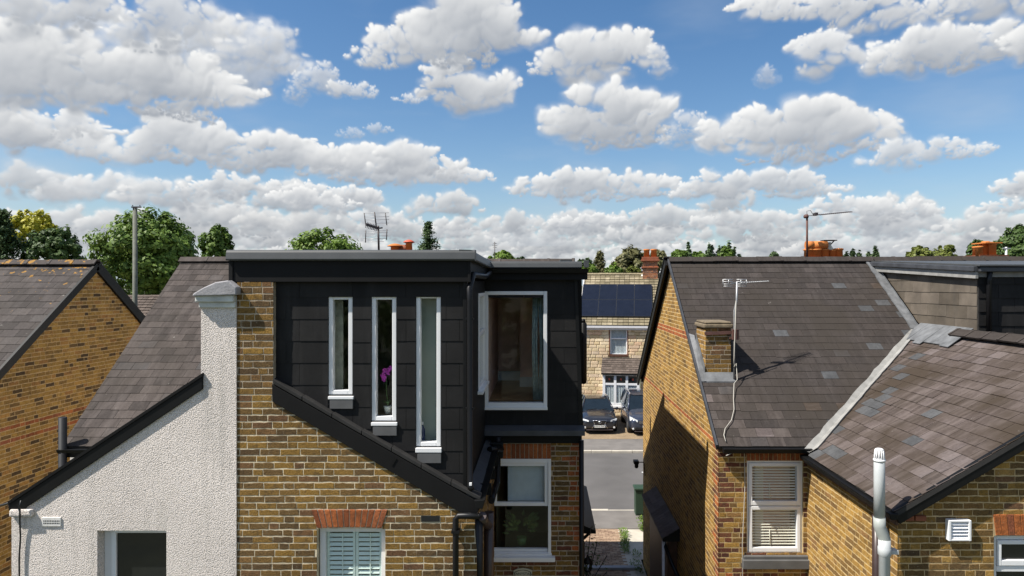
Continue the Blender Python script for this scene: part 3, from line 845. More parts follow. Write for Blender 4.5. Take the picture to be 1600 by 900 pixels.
def slating(pc, parent, fr, outer, mat, seed, gauge=.18, width=.254, gap=.004, t0=.0085, th=.004, name='slate', lap=1.25, stagger=None, holes=(), miss=.0, boost=1.0, lift=.006):
    rng = random.Random(seed); variants = {}
    us = [p[0] for p in outer]; vs = [p[1] for p in outer]
    k0 = int(math.floor(min(vs) / gauge)); k1 = int(math.ceil(max(vs) / gauge))
    for k in range(k0, k1):
        v0 = k * gauge; v1 = v0 + gauge * lap
        off = (width / 2 if k % 2 else 0) if stagger is None else stagger[k % len(stagger)]
        n0 = int(math.floor((min(us) - off) / width)) - 1; n1 = int(math.ceil((max(us) - off) / width)) + 1
        for i in range(n0, n1):
            a = off + i * width + gap / 2; b = a + width - gap
            for (p, q) in split_holes(a, b, v0, v0 + gauge, holes):
                sl = 0 if rng.random() > .06 else -rng.uniform(.005, .02)
                poly = [(p, v0 + sl), (q, v0 + sl), (q, v1), (p, v1)]
                cp = clip_poly(poly, outer)
                if not cp or area(cp) < 1e-3: continue
                whole = len(cp) == 4 and abs(area(cp) - area(poly)) < 1e-6 and sl == 0 and abs(q - p - width + gap) < 1e-5
                c = (sum(t[0] for t in cp) / len(cp), sum(t[1] for t in cp) / len(cp))
                key = None
                if whole:
                    key = (rng.randrange(6), gauge, width, t0)
                    if key not in variants:
                        pr = random.Random(key[0] + 3)
                        dv = pr.uniform(-.004, .004)
                        pl = [(a - c[0], v0 - c[1] + dv), (b - c[0], v0 - c[1] + dv + pr.uniform(-.003, .003)), (b - c[0], v1 - c[1]), (a - c[0], v1 - c[1])]
                        variants[key] = slate_mesh(pl, (0, 0), v0 - c[1], gauge * lap, t0 + pr.uniform(0, lift), .003, th)
                    vf = variants[key]
                else:
                    vf = slate_mesh(cp, c, v0, gauge * lap, t0 + rng.uniform(0, lift), .003, th)
                pc.add(parent, name, fr, c, vf, mat(c[0], c[1], rng) if callable(mat) else mat, key, boost)

# ------------------------------------------------------------------ shared levels (metres, z above the ground)
YO, YM, YRDG, YFR = 7.6, 10.2, 14.0, 17.95        # outrigger wall, rear wall, ridge, front wall
ZR = H + .50; SLOPE = .73
def zroof(Y): return ZR - SLOPE * abs(Y - YRDG)
TH = math.atan(SLOPE)
YE = 10.05                                          # eaves line at the back
ROOF = Frame((0, YE, zroof(YE)), (1, 0, 0), (0, math.cos(TH), math.sin(TH)))
RLEN = (YRDG - YE) / math.cos(TH)
def rv(Y): return (Y - YE) / math.cos(TH)
XB_R, XBO, XC, XCO, XCP, XA_L, XD, XPT = .55, -.75, 2.60, 3.93, 6.70, -7.08, -9.2, PXw(370.5, YO)

def fbox(mb, fr, u0, u1, v0, v1, n0, n1):
    c = [fr.p(u, v, n) for n in (n0, n1) for u, v in ((u0, v0), (u1, v0), (u1, v1), (u0, v1))]
    i = len(mb.v); mb.v += [tuple(q) for q in c]
    for q in ((0, 3, 2, 1), (4, 5, 6, 7), (0, 1, 5, 4), (1, 2, 6, 5), (2, 3, 7, 6), (3, 0, 4, 7)):
        mb.f.append(tuple(i + k for k in q)); mb.smooth.append(False)
    return mb
def fframe(mb, fr, u0, u1, v0, v1, w, n0, n1, wb=None, wt=None, wr=None):
    wb = wb or w; wt = wt or w; wr = wr or w
    fbox(mb, fr, u0, u0 + w, v0, v1, n0, n1); fbox(mb, fr, u1 - wr, u1, v0, v1, n0, n1)
    fbox(mb, fr, u0 + w, u1 - wr, v0, v0 + wb, n0, n1 - .0015); fbox(mb, fr, u0 + w, u1 - wr, v1 - wt, v1, n0, n1 - .0015)
    return mb
def pane(parent, fr, u0, u1, v0, v1, n, mat='glass', name='pane'):
    mb = MB(); fbox(mb, fr, u0, u1, v0, v1, n - .012, n)
    return build(mb, name, mat, parent)
def W2(pts, Y): return [(PXw(a, Y), PZ(b, Y)) for a, b in pts]
def fpx(Y, x0, y0, x1, y1):
    """photo rectangle on the plane y = Y -> u0, v0, u1, v1"""
    return PXw(x0, Y), PZ(y1, Y), PXw(x1, Y), PZ(y0, Y)

def main_block(t, x0, x1, left_gable, right_gable, front_mat, roof_mat, gable_mat):
    """front wall, front roof slope and plain gables of a two-storey terraced block"""
    ze = zroof(YE)
    mb = MB(); slab(mb, Frame((0, YFR, 0), (-1, 0, 0), (0, 0, 1)), [(-x1 + .01, 0), (-x0 - .01, 0), (-x0 - .01, ze - .05), (-x1 + .01, ze - .05)]); build(mb, 'front_wall', front_mat, t)
    mb = MB(); mb.prism([(x0, YRDG + .02, ZR - .03), (x0, YFR + .2, zroof(YFR + .2) - .03), (x0, YFR + .2, zroof(YFR + .2) + .02), (x0, YRDG + .02, ZR + .02)], (x1 - x0, 0, 0)); build(mb, 'front_roof_slope', roof_mat, t)
    gab = [(YM + .02, 0), (YFR - .02, 0), (YFR - .02, ze - .06), (YRDG, ZR - .10), (YM + .02, zroof(YM) - .10)]
    if left_gable: 
        mb = MB(); slab(mb, left_frame(x0), [(-y, z) for y, z in gab][::-1]); build(mb, 'gable_wall', gable_mat, t)
    if right_gable:
        mb = MB(); slab(mb, right_frame(x1), gab); build(mb, 'gable_wall', gable_mat, t)

def ridge_tiles(t, parent, x0, x1, Y, Z, mat, L=.45, seed=1, name='ridge_tile', half=.12, drop=.10, axis='x', rise=.0):
    """bent capping tiles laid end to end along a ridge, each butted over the next"""
    rng = random.Random(seed); x = x0; k = 0
    n = max(1, round(abs(x1 - x0) / L)); st = (x1 - x0) / n
    for k in range(n):
        a = x0 + k * st + .006; b = x0 + (k + 1) * st - .004
        mb = MB(); th = .022; ins = .0
        z = Z + rng.uniform(-.006, .008)
        pr = [(-half, -drop), (-.035, -.012), (.035, -.012), (half, -drop), (half + .012, -drop + th), (.035, .014), (-.035, .014), (-half - .012, -drop + th)]
        if axis == 'x': mb.prism([(a, Y + p, z + q) for p, q in pr], (b - a, 0, rng.uniform(-.004, .004)))
        else: mb.prism([(Y + p, a, z + q) for p, q in pr], (0, b - a, 0))
        # raised roll where two tiles meet
        if axis == 'x': mb.prism([(b - .035, Y + p * 1.06, z + q + .008) for p, q in pr], (.05, 0, 0))
        else: mb.prism([(Y + p * 1.06, b - .035, z + q + .008) for p, q in pr], (0, .05, 0))
        build(mb, name, mat, parent)

# ================================================================== house with white roughcast outrigger (left of the black dormer)
A = thing('rendered_house', 'white roughcast house with sloping black bargeboard and old grey slate roof', 'house', (-5.3, 9.0, 0))
YA = 7.585
XA0 = PXw(18, YA)
wa = W2([(18, 0), (370, 0), (370, 476), (314, 476), (314, 596), (18, 803)], YA)
wa[0] = (wa[0][0], 0); wa[1] = (XPT - .002, 0); wa[2] = (XPT - .002, wa[2][1])
hA = fpx(YA, 152, 829, 260, 1010)
frA = front_frame(YA)
mb = MB(); slab(mb, frA, wa, [hA], .22)
A_wall = build(mb, 'wall', 'render', A)
mb = MB(); slab(mb, left_frame(XA0), [(-YM, 0), (-YA - .225, 0), (-YA - .225, PZ(803, YA)), (-YM, PZ(803, YA))], (), .2); build(mb, 'side_wall', 'render', A)
mb = MB(); slab(mb, front_frame(YM), [(XA_L, 0), (XA0 + .02, 0), (XA0 + .02, zroof(YM) - .12), (XA_L, zroof(YM) - .12)], (), .2); build(mb, 'rear_wall', 'render_smooth', A)
# quoin corbel, pier cap
mb = MB(); u = fpx(7.53, 12, 797, 48, 809); mb.box(u[0], u[2], 7.54, 7.70, u[1], u[3]); build(mb, 'corbel', 'render', A, bevel=.02)
mb = MB()
for (x0, y0, x1, y1, d) in ((310, 471.5, 369, 481, .03), (304, 461, 369, 472, .065)):
    u = fpx(YA - d, x0, y0, x1, y1); mb.box(u[0], XPT - .004, YA - d, YA + .5, u[1], u[3])
build(mb, 'pier_cap', 'render_cap', A, bevel=.012)
mb = MB(); mb.prism([P(*q, YA - .1) for q in ((300, 463), (369, 461), (369, 449), (356, 438), (336, 441), (316, 450), (301, 459))], (0, .62, 0)); build(mb, 'pier_capping', 'cap_mortar', A, bevel=.012)
# outrigger roof slope and bargeboard
mb = MB(); a = [P(12, 784, 7.57), P(316, 583, 7.57)]
mb.prism([a[0], a[1], a[1] - Vector((0, 0, .05)), a[0] - Vector((0, 0, .05))], (0, YM - 7.57 - .01, 0)); build(mb, 'outrigger_roof', 'slate_a_mass', A)
mb = MB(); mb.prism([P(*q, 7.56) for q in ((13, 789), (316, 588.5), (316, 608), (34, 797.5), (13, 797.5))], (0, .03, 0)); build(mb, 'bargeboard', 'black', A, bevel=.005)
mb = MB(); mb.prism([P(*q, 7.550) for q in ((12, 783.5), (316, 583), (316, 588), (12, 788.5))], (0, .08, 0)); build(mb, 'verge_strip', 'black_matt', A)
# window
w = MB(); fframe(w, frA, PXw(165, YA), hA[2] - .002, hA[1], PZ(830.5, YA), .052, -.16, -.10); fbox(w, frA, hA[0], PXw(165, YA) - .002, hA[1], hA[3] - .01, -.15, -.125)
A_win = build(w, 'window', 'upvc', A, bevel=.004)
pane(A_win, frA, PXw(165, YA) + .05, hA[2] - .05, hA[1] + .05, PZ(830.5, YA) - .05, -.125, 'glass_dark')
mb = MB(); fbox(mb, frA, hA[0], hA[2], hA[1] - .06, hA[1], -.2, .05); build(mb, 'sill', 'upvc', A_win)
# wall vent
u = fpx(YA, 66, 808, 96, 822); mb = MB(); fbox(mb, frA, u[0], u[2], u[1], u[3], -.005, .012)
A_v = build(mb, 'air_vent', 'render_smooth', A, bevel=.003)
mb = MB()
for r_ in range(2):
    for k in range(10):
        x = u[0] + .022 + k * .0185; z = u[1] + .028 + r_ * .026
        fbox(mb, frA, x, x + .010, z, z + .014, .0121, .0135)
build(mb, 'vent_hole', 'ink', A_v)
# main roof
pa = Pieces(300)
A_roof_mb = MB(); polyA = [(XA_L - .02, 0), (XPT + .0, 0), (XPT + .0, RLEN), (-7.42, RLEN)]
slab(A_roof_mb, ROOF, polyA, (), .06, -.004)
A_roof = build(A_roof_mb, 'roof', 'backing', A)
slating(pa, A_roof, ROOF, polyA, 'slate_a', 21, gauge=.182, width=.27)
pa.finish()
ridge_tiles(A, A_roof, -7.44, XPT, YRDG, ZR + .055, 'slate_a_mass', .60, 5)
main_block(A, XA_L, XPT, True, False, 'render_smooth', 'slate_a_mass', 'render_smooth')
mb = MB(); mb.prism([(-7.11, YE - .08, zroof(YE) - .075), (-7.11, YE - .03, zroof(YE) - .075), (-7.11, YE + .0, zroof(YE) - .025), (-7.11, YE - .10, zroof(YE) - .025)], (1.37, 0, 0)); build(mb, 'gutter', 'black', A)
mb = MB(); mb.box(-7.06, -5.6, YE + .01, YE + .04, zroof(YE) - .16, zroof(YE) - .03); build(mb, 'fascia', 'black', A)
mb = MB(); mb.tube([P(98, 900, 10.02) - Vector((0, 0, 2.9)), P(98, 652, 10.02)], .055, 14); build(mb, 'vent_pipe', 'vent_grey', A)

# ================================================================== yellow brick house with the black slate-hung loft dormer
B = thing('brick_house', 'yellow brick house with black slate-hung flat-roofed loft dormer and slot windows', 'house', (-1.4, 9.5, 0))
pb = Pieces(300)
frO = front_frame(YO)
def bmat_B(u, v, r):
    return 'stock'
zs = round((PZ(606, YO)) / .075) * .075
zg = 0.0
hW = fpx(YO, 495, 826, 602, 1010); hArch = fpx(YO, 486, 795, 606, 826); hAir = fpx(YO, 657, 805.5, 688, 815.5)
low = [(XPT, zg), (XBO, zg), (XBO, PZ(806, YO)), (PXw(425, YO), zs), (XPT, zs)]
pier = [(XPT, zs), (PXw(427, YO), zs), (PXw(427, YO), PZ(441, YO)), (XPT, PZ(441, YO))]
mb = MB(); slab(mb, frO, low, [hW], .22); B_wall = build(mb, 'wall', 'mortar', B)
mb = MB(); slab(mb, frO, pier, [], .22); B_pier = build(mb, 'party_pier', 'mortar_dull', B)
vis = [(XPT, PZ(925, YO)), (XBO, PZ(925, YO)), *low[2:]]
brickwork(pb, B_wall, frO, vis, [hW, (hArch[0] + .06, hArch[1], hArch[2] - .06, hArch[3]), hAir], bmat_B, 3, pat='SSSH', boost=1.3)
brickwork(pb, B_wall, frO, [(XPT, zg), (XBO, zg), (XBO, PZ(925, YO)), (XPT, PZ(925, YO))], [hW], bmat_B, 4)
brickwork(pb, B_pier, frO, pier, [], bmat_B, 5, pat='SH', boost=1.3)
# red gauged arch: twelve splayed bricks
ax0, az0, ax1, az1 = fpx(YO, 486, 795.5, 606, 826)
for k in range(12):
    def edge(t): 
        top = ax0 + (ax1 - ax0) * t; bot = ax0 + .065 + (ax1 - ax0 - .13) * t
        return bot, top
    b0, t0 = edge(k / 12); b1, t1 = edge((k + 1) / 12); g = .0055
    poly = [(b0 + g, az0 + .006 + .012 * (1 - ((k + .5) / 6 - 1) ** 2)), (b1 - g, az0 + .006 + .012 * (1 - ((k + .5) / 6 - 1) ** 2)), (t1 - g, az1 - .006), (t0 + g, az1 - .006)]
    c = (sum(p[0] for p in poly) / 4, sum(p[1] for p in poly) / 4)
    pb.add(B_wall, 'brick', frO, c, piece_mesh(poly, c, .009, -.006, .004, .001, random.Random(k)), 'red', None, 3)
# air brick with its pierced face
u = hAir; mb = MB(); fbox(mb, frO, u[0] + .006, u[2] - .006, u[1] + .004, u[3] - .004, -.005, .006); ab = build(mb, 'air_brick', 'ink', B_wall)
mb = MB()
for r_ in range(2):
    for k in range(8): fbox(mb, frO, u[0] + .02 + k * .024, u[0] + .032 + k * .024, u[1] + .014 + r_ * .026, u[1] + .03 + r_ * .026, .0061, .009)
# lower window with plantation shutters
w = MB(); fframe(w, frO, hW[0] + .01, hW[2], hW[1], hW[3], .062, -.14, -.075); Bw = build(w, 'window', 'upvc', B, bevel=.004)
mb = MB(); fbox(mb, frO, hW[0] - .04, hW[2] + .04, hW[1] - .06, hW[1], -.2, .04); build(mb, 'sill', 'upvc', Bw)
iu0, iu1, iv0, iv1 = hW[0] + .072, hW[2] - .062, hW[1] + .062, hW[3] - .062
pane(Bw, frO, iu0, iu1, iv0, iv1, -.11)
um = (iu0 + iu1) / 2 + .012
for (a, b) in ((iu0 + .004, um - .003), (um + .003, iu1 - .004)):
    mb = MB(); fframe(mb, frO, a, b, iv0, iv1, .028, -.155, -.125, wt=.02)
    fbox(mb, frO, (a + b) / 2 + .012, (a + b) / 2 + .022, iv0 + .03, iv1 - .03, -.122, -.116)
    build(mb, 'shutter_panel', 'shutter', Bw, bevel=.002)
    z = iv1 - .03
    while z > PZ(945, YO):
        mb = MB(); zc = z - .026
        mb.prism([frO.p(a + .029, zc - .018, -.126), frO.p(a + .029, zc - .014, -.122), frO.p(a + .029, zc + .018, -.138), frO.p(a + .029, zc + .014, -.142)], frO.U * (b - a - .058))
        build(mb, 'louvre', 'shutter', Bw); z -= .0525
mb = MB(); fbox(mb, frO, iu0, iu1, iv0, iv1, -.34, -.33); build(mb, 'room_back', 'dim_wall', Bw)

# rear wall of the main part, below the dormer
YM2 = 10.27; frM = front_frame(YM2)
hM = fpx(YM2, 766, 717, 861, 868)
hS = (PXw(778, YM2), hM[3], PXw(861, YM2), PZ(693, YM2))
def bmat_M(u, v, r):
    if u > PXw(884, YM2): return 'red' if r.random() < .62 else 'stock'
    return 'stock' if r.random() < .8 else 'plum'
mw = [(XBO - .1, 0), (XB_R, 0), (XB_R, PZ(691, YM2)), (XBO - .1, PZ(691, YM2))]
mb = MB(); slab(mb, frM, mw, [hM], .22); B_rear = build(mb, 'rear_wall', 'mortar_dull', B)
brickwork(pb, B_rear, frM, [(XBO - .1, PZ(915, YM2)), (XB_R, PZ(915, YM2)), (XB_R, PZ(691, YM2)), (XBO - .1, PZ(691, YM2))], [hM, hS], bmat_M, 8, pat='SH', boost=.9)
brickwork(pb, B_rear, frM, [(XBO - .1, 0), (XB_R, 0), (XB_R, PZ(915, YM2)), (XBO - .1, PZ(915, YM2))], [hM], bmat_M, 9, pat='SH')
n = 12
for k in range(n):
    a = hS[0] + (hS[2] - hS[0]) * k / n; b = hS[0] + (hS[2] - hS[0]) * (k + 1) / n
    poly = [(a + .005, hS[1] + .006), (b - .005, hS[1] + .006), (b - .005, hS[3] - .004), (a + .005, hS[3] - .004)]
    c = ((a + b) / 2, (hS[1] + hS[3]) / 2)
    pb.add(B_rear, 'brick', frM, c, piece_mesh(poly, c, .008, -.006, .004, .001, random.Random(k)), 'red', None, 3)
# sash window of the rear wall
w = MB(); fframe(w, frM, hM[0], hM[2], hM[1], hM[3], .045, -.10, .008, wt=.06, wb=.05)
zmid = PZ(789, YM2)
fframe(w, frM, hM[0] + .046, hM[2] - .046, zmid - .02, hM[3] - .061, .052, -.07, -.012, wb=.055, wt=.05)
fbox(w, frM, hM[0] + .046, hM[2] - .046, hM[1] + .051, hM[1] + .09, -.09, -.03)
Bw2 = build(w, 'window', 'upvc', B, bevel=.004)
mb = MB(); fbox(mb, frM, hM[0] - .06, hM[2] + .06, hM[1] - .065, hM[1], -.10, .09); fbox(mb, frM, hM[0] - .01, hM[2] + .01, hM[1], hM[1] + .04, -.09, .03); build(mb, 'sill', 'upvc', Bw2, bevel=.006)
pane(Bw2, frM, hM[0] + .097, hM[2] - .097, zmid + .034, hM[3] - .11, -.045)
pane(Bw2, frM, hM[0] + .046, hM[2] - .046, hM[1] + .089, zmid - .021, -.075)
def room(parent, x0, x1, y0, y1, z0, z1, wall='pale_wall', floor='floorwood'):
    mb = MB(); mb.face([(x0, y1, z0), (x1, y1, z0), (x1, y1, z1), (x0, y1, z1)]); mb.face([(x0, y0, z0), (x0, y1, z0), (x0, y1, z1), (x0, y0, z1)])
    mb.face([(x1, y1, z0), (x1, y0, z0), (x1, y0, z1), (x1, y1, z1)]); mb.face([(x0, y0, z1), (x0, y1, z1), (x1, y1, z1), (x1, y0, z1)])
    build(mb, 'room_wall', wall, parent)
    mb = MB(); mb.face([(x0, y0, z0), (x1, y0, z0), (x1, y1, z0), (x0, y1, z0)]); build(mb, 'room_floor', floor, parent)
mb = MB(); fbox(mb, frM, PXw(793, YM2), hM[2] - .1, zmid + .03, hM[3] - .10, -.12, -.11); build(mb, 'net_or_sky_panel', 'sky_reflect', Bw2)  # added panel, coloured as the sky mirrored in the upper sash
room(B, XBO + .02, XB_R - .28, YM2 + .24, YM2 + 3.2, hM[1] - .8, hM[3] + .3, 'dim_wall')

# dormer over the outrigger: slate-hung face with three slot windows
YS = 7.68; frS = front_frame(YS)
slots = [(512.5, 463, 551, 617, 625.5, 639), (580, 463, 619.5, 658, 667, 681), (649.5, 461, 689, 698, 709, 724)]
holesS = [fpx(YS, a, b, c, d) for (a, b, c, d, e, f) in slots]
face = W2([(427.5, 612), (728, 795), (728, 437), (427.5, 437)], YS)
XS_R = face[1][0]
mb = MB(); slab(mb, frS, face, holesS, .16); B_face = build(mb, 'dormer_face', 'backing', B)
ps = Pieces(300)
slating(ps, B_face, frS, face, 'clad', 31, gauge=.247, width=.60, gap=.004, t0=.008, th=.006, lap=1.08, lift=.002, stagger=[.10, .25, .10, .25], holes=holesS, name='slate', boost=1)
for (a, b, c, d, e, f), h in zip(slots, holesS):
    w = MB(); fframe(w, frS, h[0] + .002, h[2] - .002, h[1], h[3] - .002, .050, -.10, -.012, wb=.050, wt=.036, wr=.05)
    wo_ = build(w, 'slot_window', 'upvc', B, bevel=.006)
    s_ = fpx(YS - .05, a - 1, d + 2.2, c + .5, e); mb = MB(); mb.box(s_[0], s_[2], YS - .034, YS + .09, s_[1] + .006, s_[3] - .004); build(mb, 'sill', 'upvc', wo_, bevel=.006)
    s_ = fpx(YS - .035, a + 2.5, e, c, f); mb = MB(); mb.box(s_[0], s_[2], YS - .03, YS - .002, s_[1], s_[3] + .004); build(mb, 'apron', 'apron', wo_, bevel=.003)
    pane(wo_, frS, h[0] + .05, h[2] - .05, h[1] + .05, h[3] - .036, -.05)
room(B, XPT + .03, XS_R - .12, YS + .17, YM2 + 1.5, PZ(712, YS), PZ(440, YS), 'pale_wall')
mb = MB(); mb.box(PXw(508, YS + .2), PXw(536, YS + .2), YS + .2, YS + .23, PZ(640, YS), PZ(450, YS)); build(mb, 'curtain', 'drape', B)
mb = MB(); mb.box(PXw(655, YS + .25), PXw(690, YS + .25), YS + .25, YS + .27, PZ(720, YS), PZ(455, YS)); build(mb, 'pale_reflection_panel', 'reflect_panel', B)  # added panel, coloured as the pale reflection in the longest slot window
mb = MB(); mb.box(PXw(664, YS + .7) , PXw(676, YS + .9), YS + .8, YS + 1.2, PZ(706, YS), PZ(602, YS + .8)); build(mb, 'worktop', 'ceramic', B)
# sloping verge: tile capping and bargeboard
for k in range(7):
    a = P(425.5, 591.5, 7.57); b = P(751.5, 778, 7.57); d = (b - a) / 7
    p, q = a + d * k + d * .008, a + d * (k + 1) - d * .008
    if k == 6: q = q + Vector((.0, 0, .018))
    up = Vector((0, 0, .055))
    mb = MB(); mb.prism([p - up, q - up, q - Vector((0, 0, .012)), p - Vector((0, 0, .004))], (0, .17, 0)); build(mb, 'verge_tile', 'verge_dark', B, bevel=.006)
mb = MB(); mb.prism([P(*q, 7.575) for q in ((425, 600.5), (745, 783), (752, 790), (744, 805), (717, 800), (425, 627.5))], (0, .04, 0)); build(mb, 'bargeboard', 'black_matt', B, bevel=.004)
mb = MB(); mb.prism([P(*q, 7.568) for q in ((617, 716), (611, 727), (613, 728), (620, 717))], (0, .01, 0)); build(mb, 'joint_cover', 'black', B)
# dormer side wall, with its corner post
mb = MB(); slab(mb, right_frame(XS_R - .002), [(YS + .165, PZ(778, YS)), (YM - .02, PZ(778, YS)), (YM - .02, H + .05), (YS + .165, H + .05)], [(9.14, H - 1.42, 10.08, H - .115)], .12); build(mb, 'dormer_side', 'black_matt', B)
mb = MB(); mb.box(XS_R - .03, XS_R + .012, YS - .028, YS + .16, PZ(786, YS), H + .05); build(mb, 'corner_trim', 'black', B, bevel=.004)
frSide = right_frame(XS_R)
w = MB(); fframe(w, frSide, 9.14, 10.08, H - 1.42, H - .115, .05, -.07, .012); fbox(w, frSide, 9.19, 10.03, H - .70, H - .64, -.06, .010)
sw = build(w, 'side_window', 'upvc', B, bevel=.004)
pane(sw, frSide, 9.19, 10.03, H - .64, H - .165, -.02); pane(sw, frSide, 9.19, 10.03, H - 1.37, H - .70, -.02)
mb = MB(); fbox(mb, frSide, 9.06, 10.12, H - 1.46, H - 1.42, -.07, .07); build(mb, 'sill', 'upvc', sw, bevel=.006)
# fascia and flat-roof edge
YF = 7.597
u = fpx(YF, 358, 406, 735, 440.5); mb = MB(); mb.box(u[0], u[2], YF, YF + .03, u[1], u[3]); mb.box(u[0] - .002, u[0] + .045, YF - .012, YF + .03, u[1] - .002, u[3]); mb.box(u[2] - .028, u[2] + .002, YF - .010, YF + .03, u[1] - .002, u[3]); build(mb, 'fascia', 'black_matt', B, bevel=.004)
zf0 = u[1]
mb = MB(); mb.box(u[0] + .01, u[2] - .005, YF + .03, YS + .16, u[1] + .01, u[1] + .03); build(mb, 'soffit_or_shade', 'black_matt', B)
def trim_profile(z0, z1, d): return [(-.02, z0), (-d, z0 + .004), (-d - .006, z0 + .02), (-d + .008, z1 - .03), (-d + .018, z1 - .008), (-d + .04, z1), (.12, z1 + .004), (.12, z0)]
ZT = PZ(390.5, YF); ZB = PZ(407.5, YF)
xl, xr = PXw(356, YF), PXw(742.5, YF)
mb = MB(); mb.prism([(xl, YF + p, q) for p, q in trim_profile(ZB, ZT, .05)], (xr - xl, 0, 0)); build(mb, 'roof_edge', 'grey_trim', B)
YBF = 10.08
Z2 = ZT - .028
mb = MB(); i0 = [(xr + .05 - (p + .05), YF - .04, q) for p, q in trim_profile(ZB, ZT, .05)]
mb.prism([(xr - .045 - p - .01, YF - .035, q) for p, q in trim_profile(ZB, ZT, .045)], (0, YBF - YF + .02, -.028)); build(mb, 'roof_edge', 'grey_trim', B)
XF_R = PXw(912, YBF)
mb = MB(); mb.prism([(xr - .03, YBF + p, q) for p, q in trim_profile(PZ(419.5, YBF), PZ(408.5, YBF), .045)], (XF_R - xr + .0, 0, 0)); build(mb, 'roof_edge', 'grey_trim', B)
mb = MB(); mb.box(XF_R + .002, XF_R + .075, YBF - .055, YBF + .05, PZ(418, YBF), PZ(407, YBF)); mb.box(XF_R - .34, XF_R - .16, YBF + .3, 13.8, PZ(408, YBF), PZ(404.0, YBF)); build(mb, 'roof_edge_end', 'grey_trim', B, bevel=.004)
mb = MB(); mb.box(XPT - .1, xr - .05, YF + .13, YRDG - .02, ZB + .02, ZT - .015); mb.box(xr - .049, XB_R + .02, YBF + .13, YRDG - .02, ZB - .01, PZ(409, YBF)); build(mb, 'flat_roof', 'grey_trim', B)
# fascia returning along the outrigger dormer, gutter, and fascia of the main dormer
mb = MB(); mb.box(xr - .09, xr - .065, YF + .035, YBF + .1, ZB - .125, ZB + .0); build(mb, 'fascia', 'black_matt', B)
mb = MB(); mb.box(xr - .06, PXw(918, YBF), YBF + .0, YBF + .025, PZ(437, YBF), PZ(419.8, YBF)); build(mb, 'fascia', 'black_matt', B)
mb = MB(); mb.box(xr - .06, PXw(905, YBF), YBF + .026, YM + .0, PZ(437, YBF) + .005, PZ(437, YBF) + .03); build(mb, 'soffit_or_shade', 'black_matt', B)
mb = MB(); mb.prism([(xr - .04, YBF - .09, PZ(420.5, YBF)), (xr - .04, YBF - .005, PZ(420.5, YBF)), (xr - .04, YBF - .015, PZ(426.5, YBF)), (xr - .04, YBF - .07, PZ(426.5, YBF))], (PXw(919, YBF) - xr + .04, 0, 0)); build(mb, 'gutter', 'black', B)
mb = MB(); mb.tube([(xr - .02, YBF - .05, PZ(426, YBF)), (xr - .025, 9.2, PZ(428, YBF) - .05), (xr - .04, 7.75, PZ(432, 7.6) + .02), (XS_R + .045, 7.62, PZ(452, 7.6)), (XS_R + .05, 7.62, PZ(470, 7.6)), (XS_R + .05, 7.62, PZ(760, 7.6)), (XS_R + .075, 7.60, PZ(766, 7.6))], .034, 12); build(mb, 'downpipe', 'pipe', B)
for py in (500, 640): 
    mb = MB(); z = PZ(py, 7.62); mb.box(XS_R + .004, XS_R + .095, 7.60, 7.67, z, z + .022); build(mb, 'pipe_bracket', 'pipe', B)
mb = MB(); mb.box(XS_R + .05, XS_R + .078, 7.555, 7.58, PZ(757, 7.6), PZ(753, 7.6)); build(mb, 'pipe_outlet', 'upvc', B)
# slate-hung face of the main dormer with its big window
frY = front_frame(YM)
hBay = fpx(YM, 757, 455, 855, 637)
XY_R = PXw(898, YM)
faceY = [(XS_R - .09, PZ(667, YM)), (PXw(906, YM), PZ(667, YM)), (PXw(899, YM), PZ(437, YM)), (XS_R - .09, PZ(437, YM))]
mb = MB(); slab(mb, frY, faceY, [hBay], .2); B_bay = build(mb, 'dormer_face', 'backing', B)
slating(ps, B_bay, frY, faceY, 'clad', 33, gauge=.245, width=.60, gap=.004, t0=.008, th=.006, lap=1.08, lift=.002, stagger=[.0, .3], holes=[hBay])
ps.finish()
mb = MB(); mb.prism([P(*q, YM - .02) for q in ((897.5, 437), (902, 437), (911.5, 667), (904.5, 667))], (0, 3.8, 0)); build(mb, 'corner_trim', 'black', B)
w = MB(); fframe(w, frY, hBay[0], hBay[2], hBay[1], hBay[3], .055, -.09, .028, wb=.075); Bb = build(w, 'bay_window', 'upvc', B, bevel=.006)
mb = MB(); fbox(mb, frY, hBay[0] - .01, hBay[2] + .005, hBay[1] - .025, hBay[1] + .015, .0285, .06); build(mb, 'sill', 'upvc', Bb, bevel=.004)
pane(Bb, frY, hBay[0] + .055, hBay[2] - .055, hBay[1] + .075, hBay[3] - .055, -.04)
zfl = PZ(628, 10.3)
room(B, XS_R + .03, XB_R + 0 - .12, YM + .21, 12.7, zfl, PZ(437, YM), 'brown_wall')
mb = MB(); mb.box(-.42, .42, 11.80, 11.83, zfl + .003, zfl + .17); mb.box(-.86, -.43, 12.6, 12.66, zfl + .003, zfl + .17); build(mb, 'skirting', 'ceramic', B)
mb = MB(); mb.box(-.415, .42, 11.84, 12.68, zfl, PZ(440, YM)); build(mb, 'chimney_breast', 'brown_wall', B)
mb = MB()
for k in range(16):
    x = PXw(832, 10.5) + (k / 15) ** 1 * .14; mb.tube([(x + .015, 10.50 + .02 * math.sin(k * 2.1), PZ(458, 10.5)), (x + .05 - .05 * (k < 8), 10.50 + .03 * math.sin(k * 1.7), PZ(540, 10.5)), (x + .02, 10.5, PZ(632, 10.5))], .011, 6)
build(mb, 'curtain', 'curtain', B)
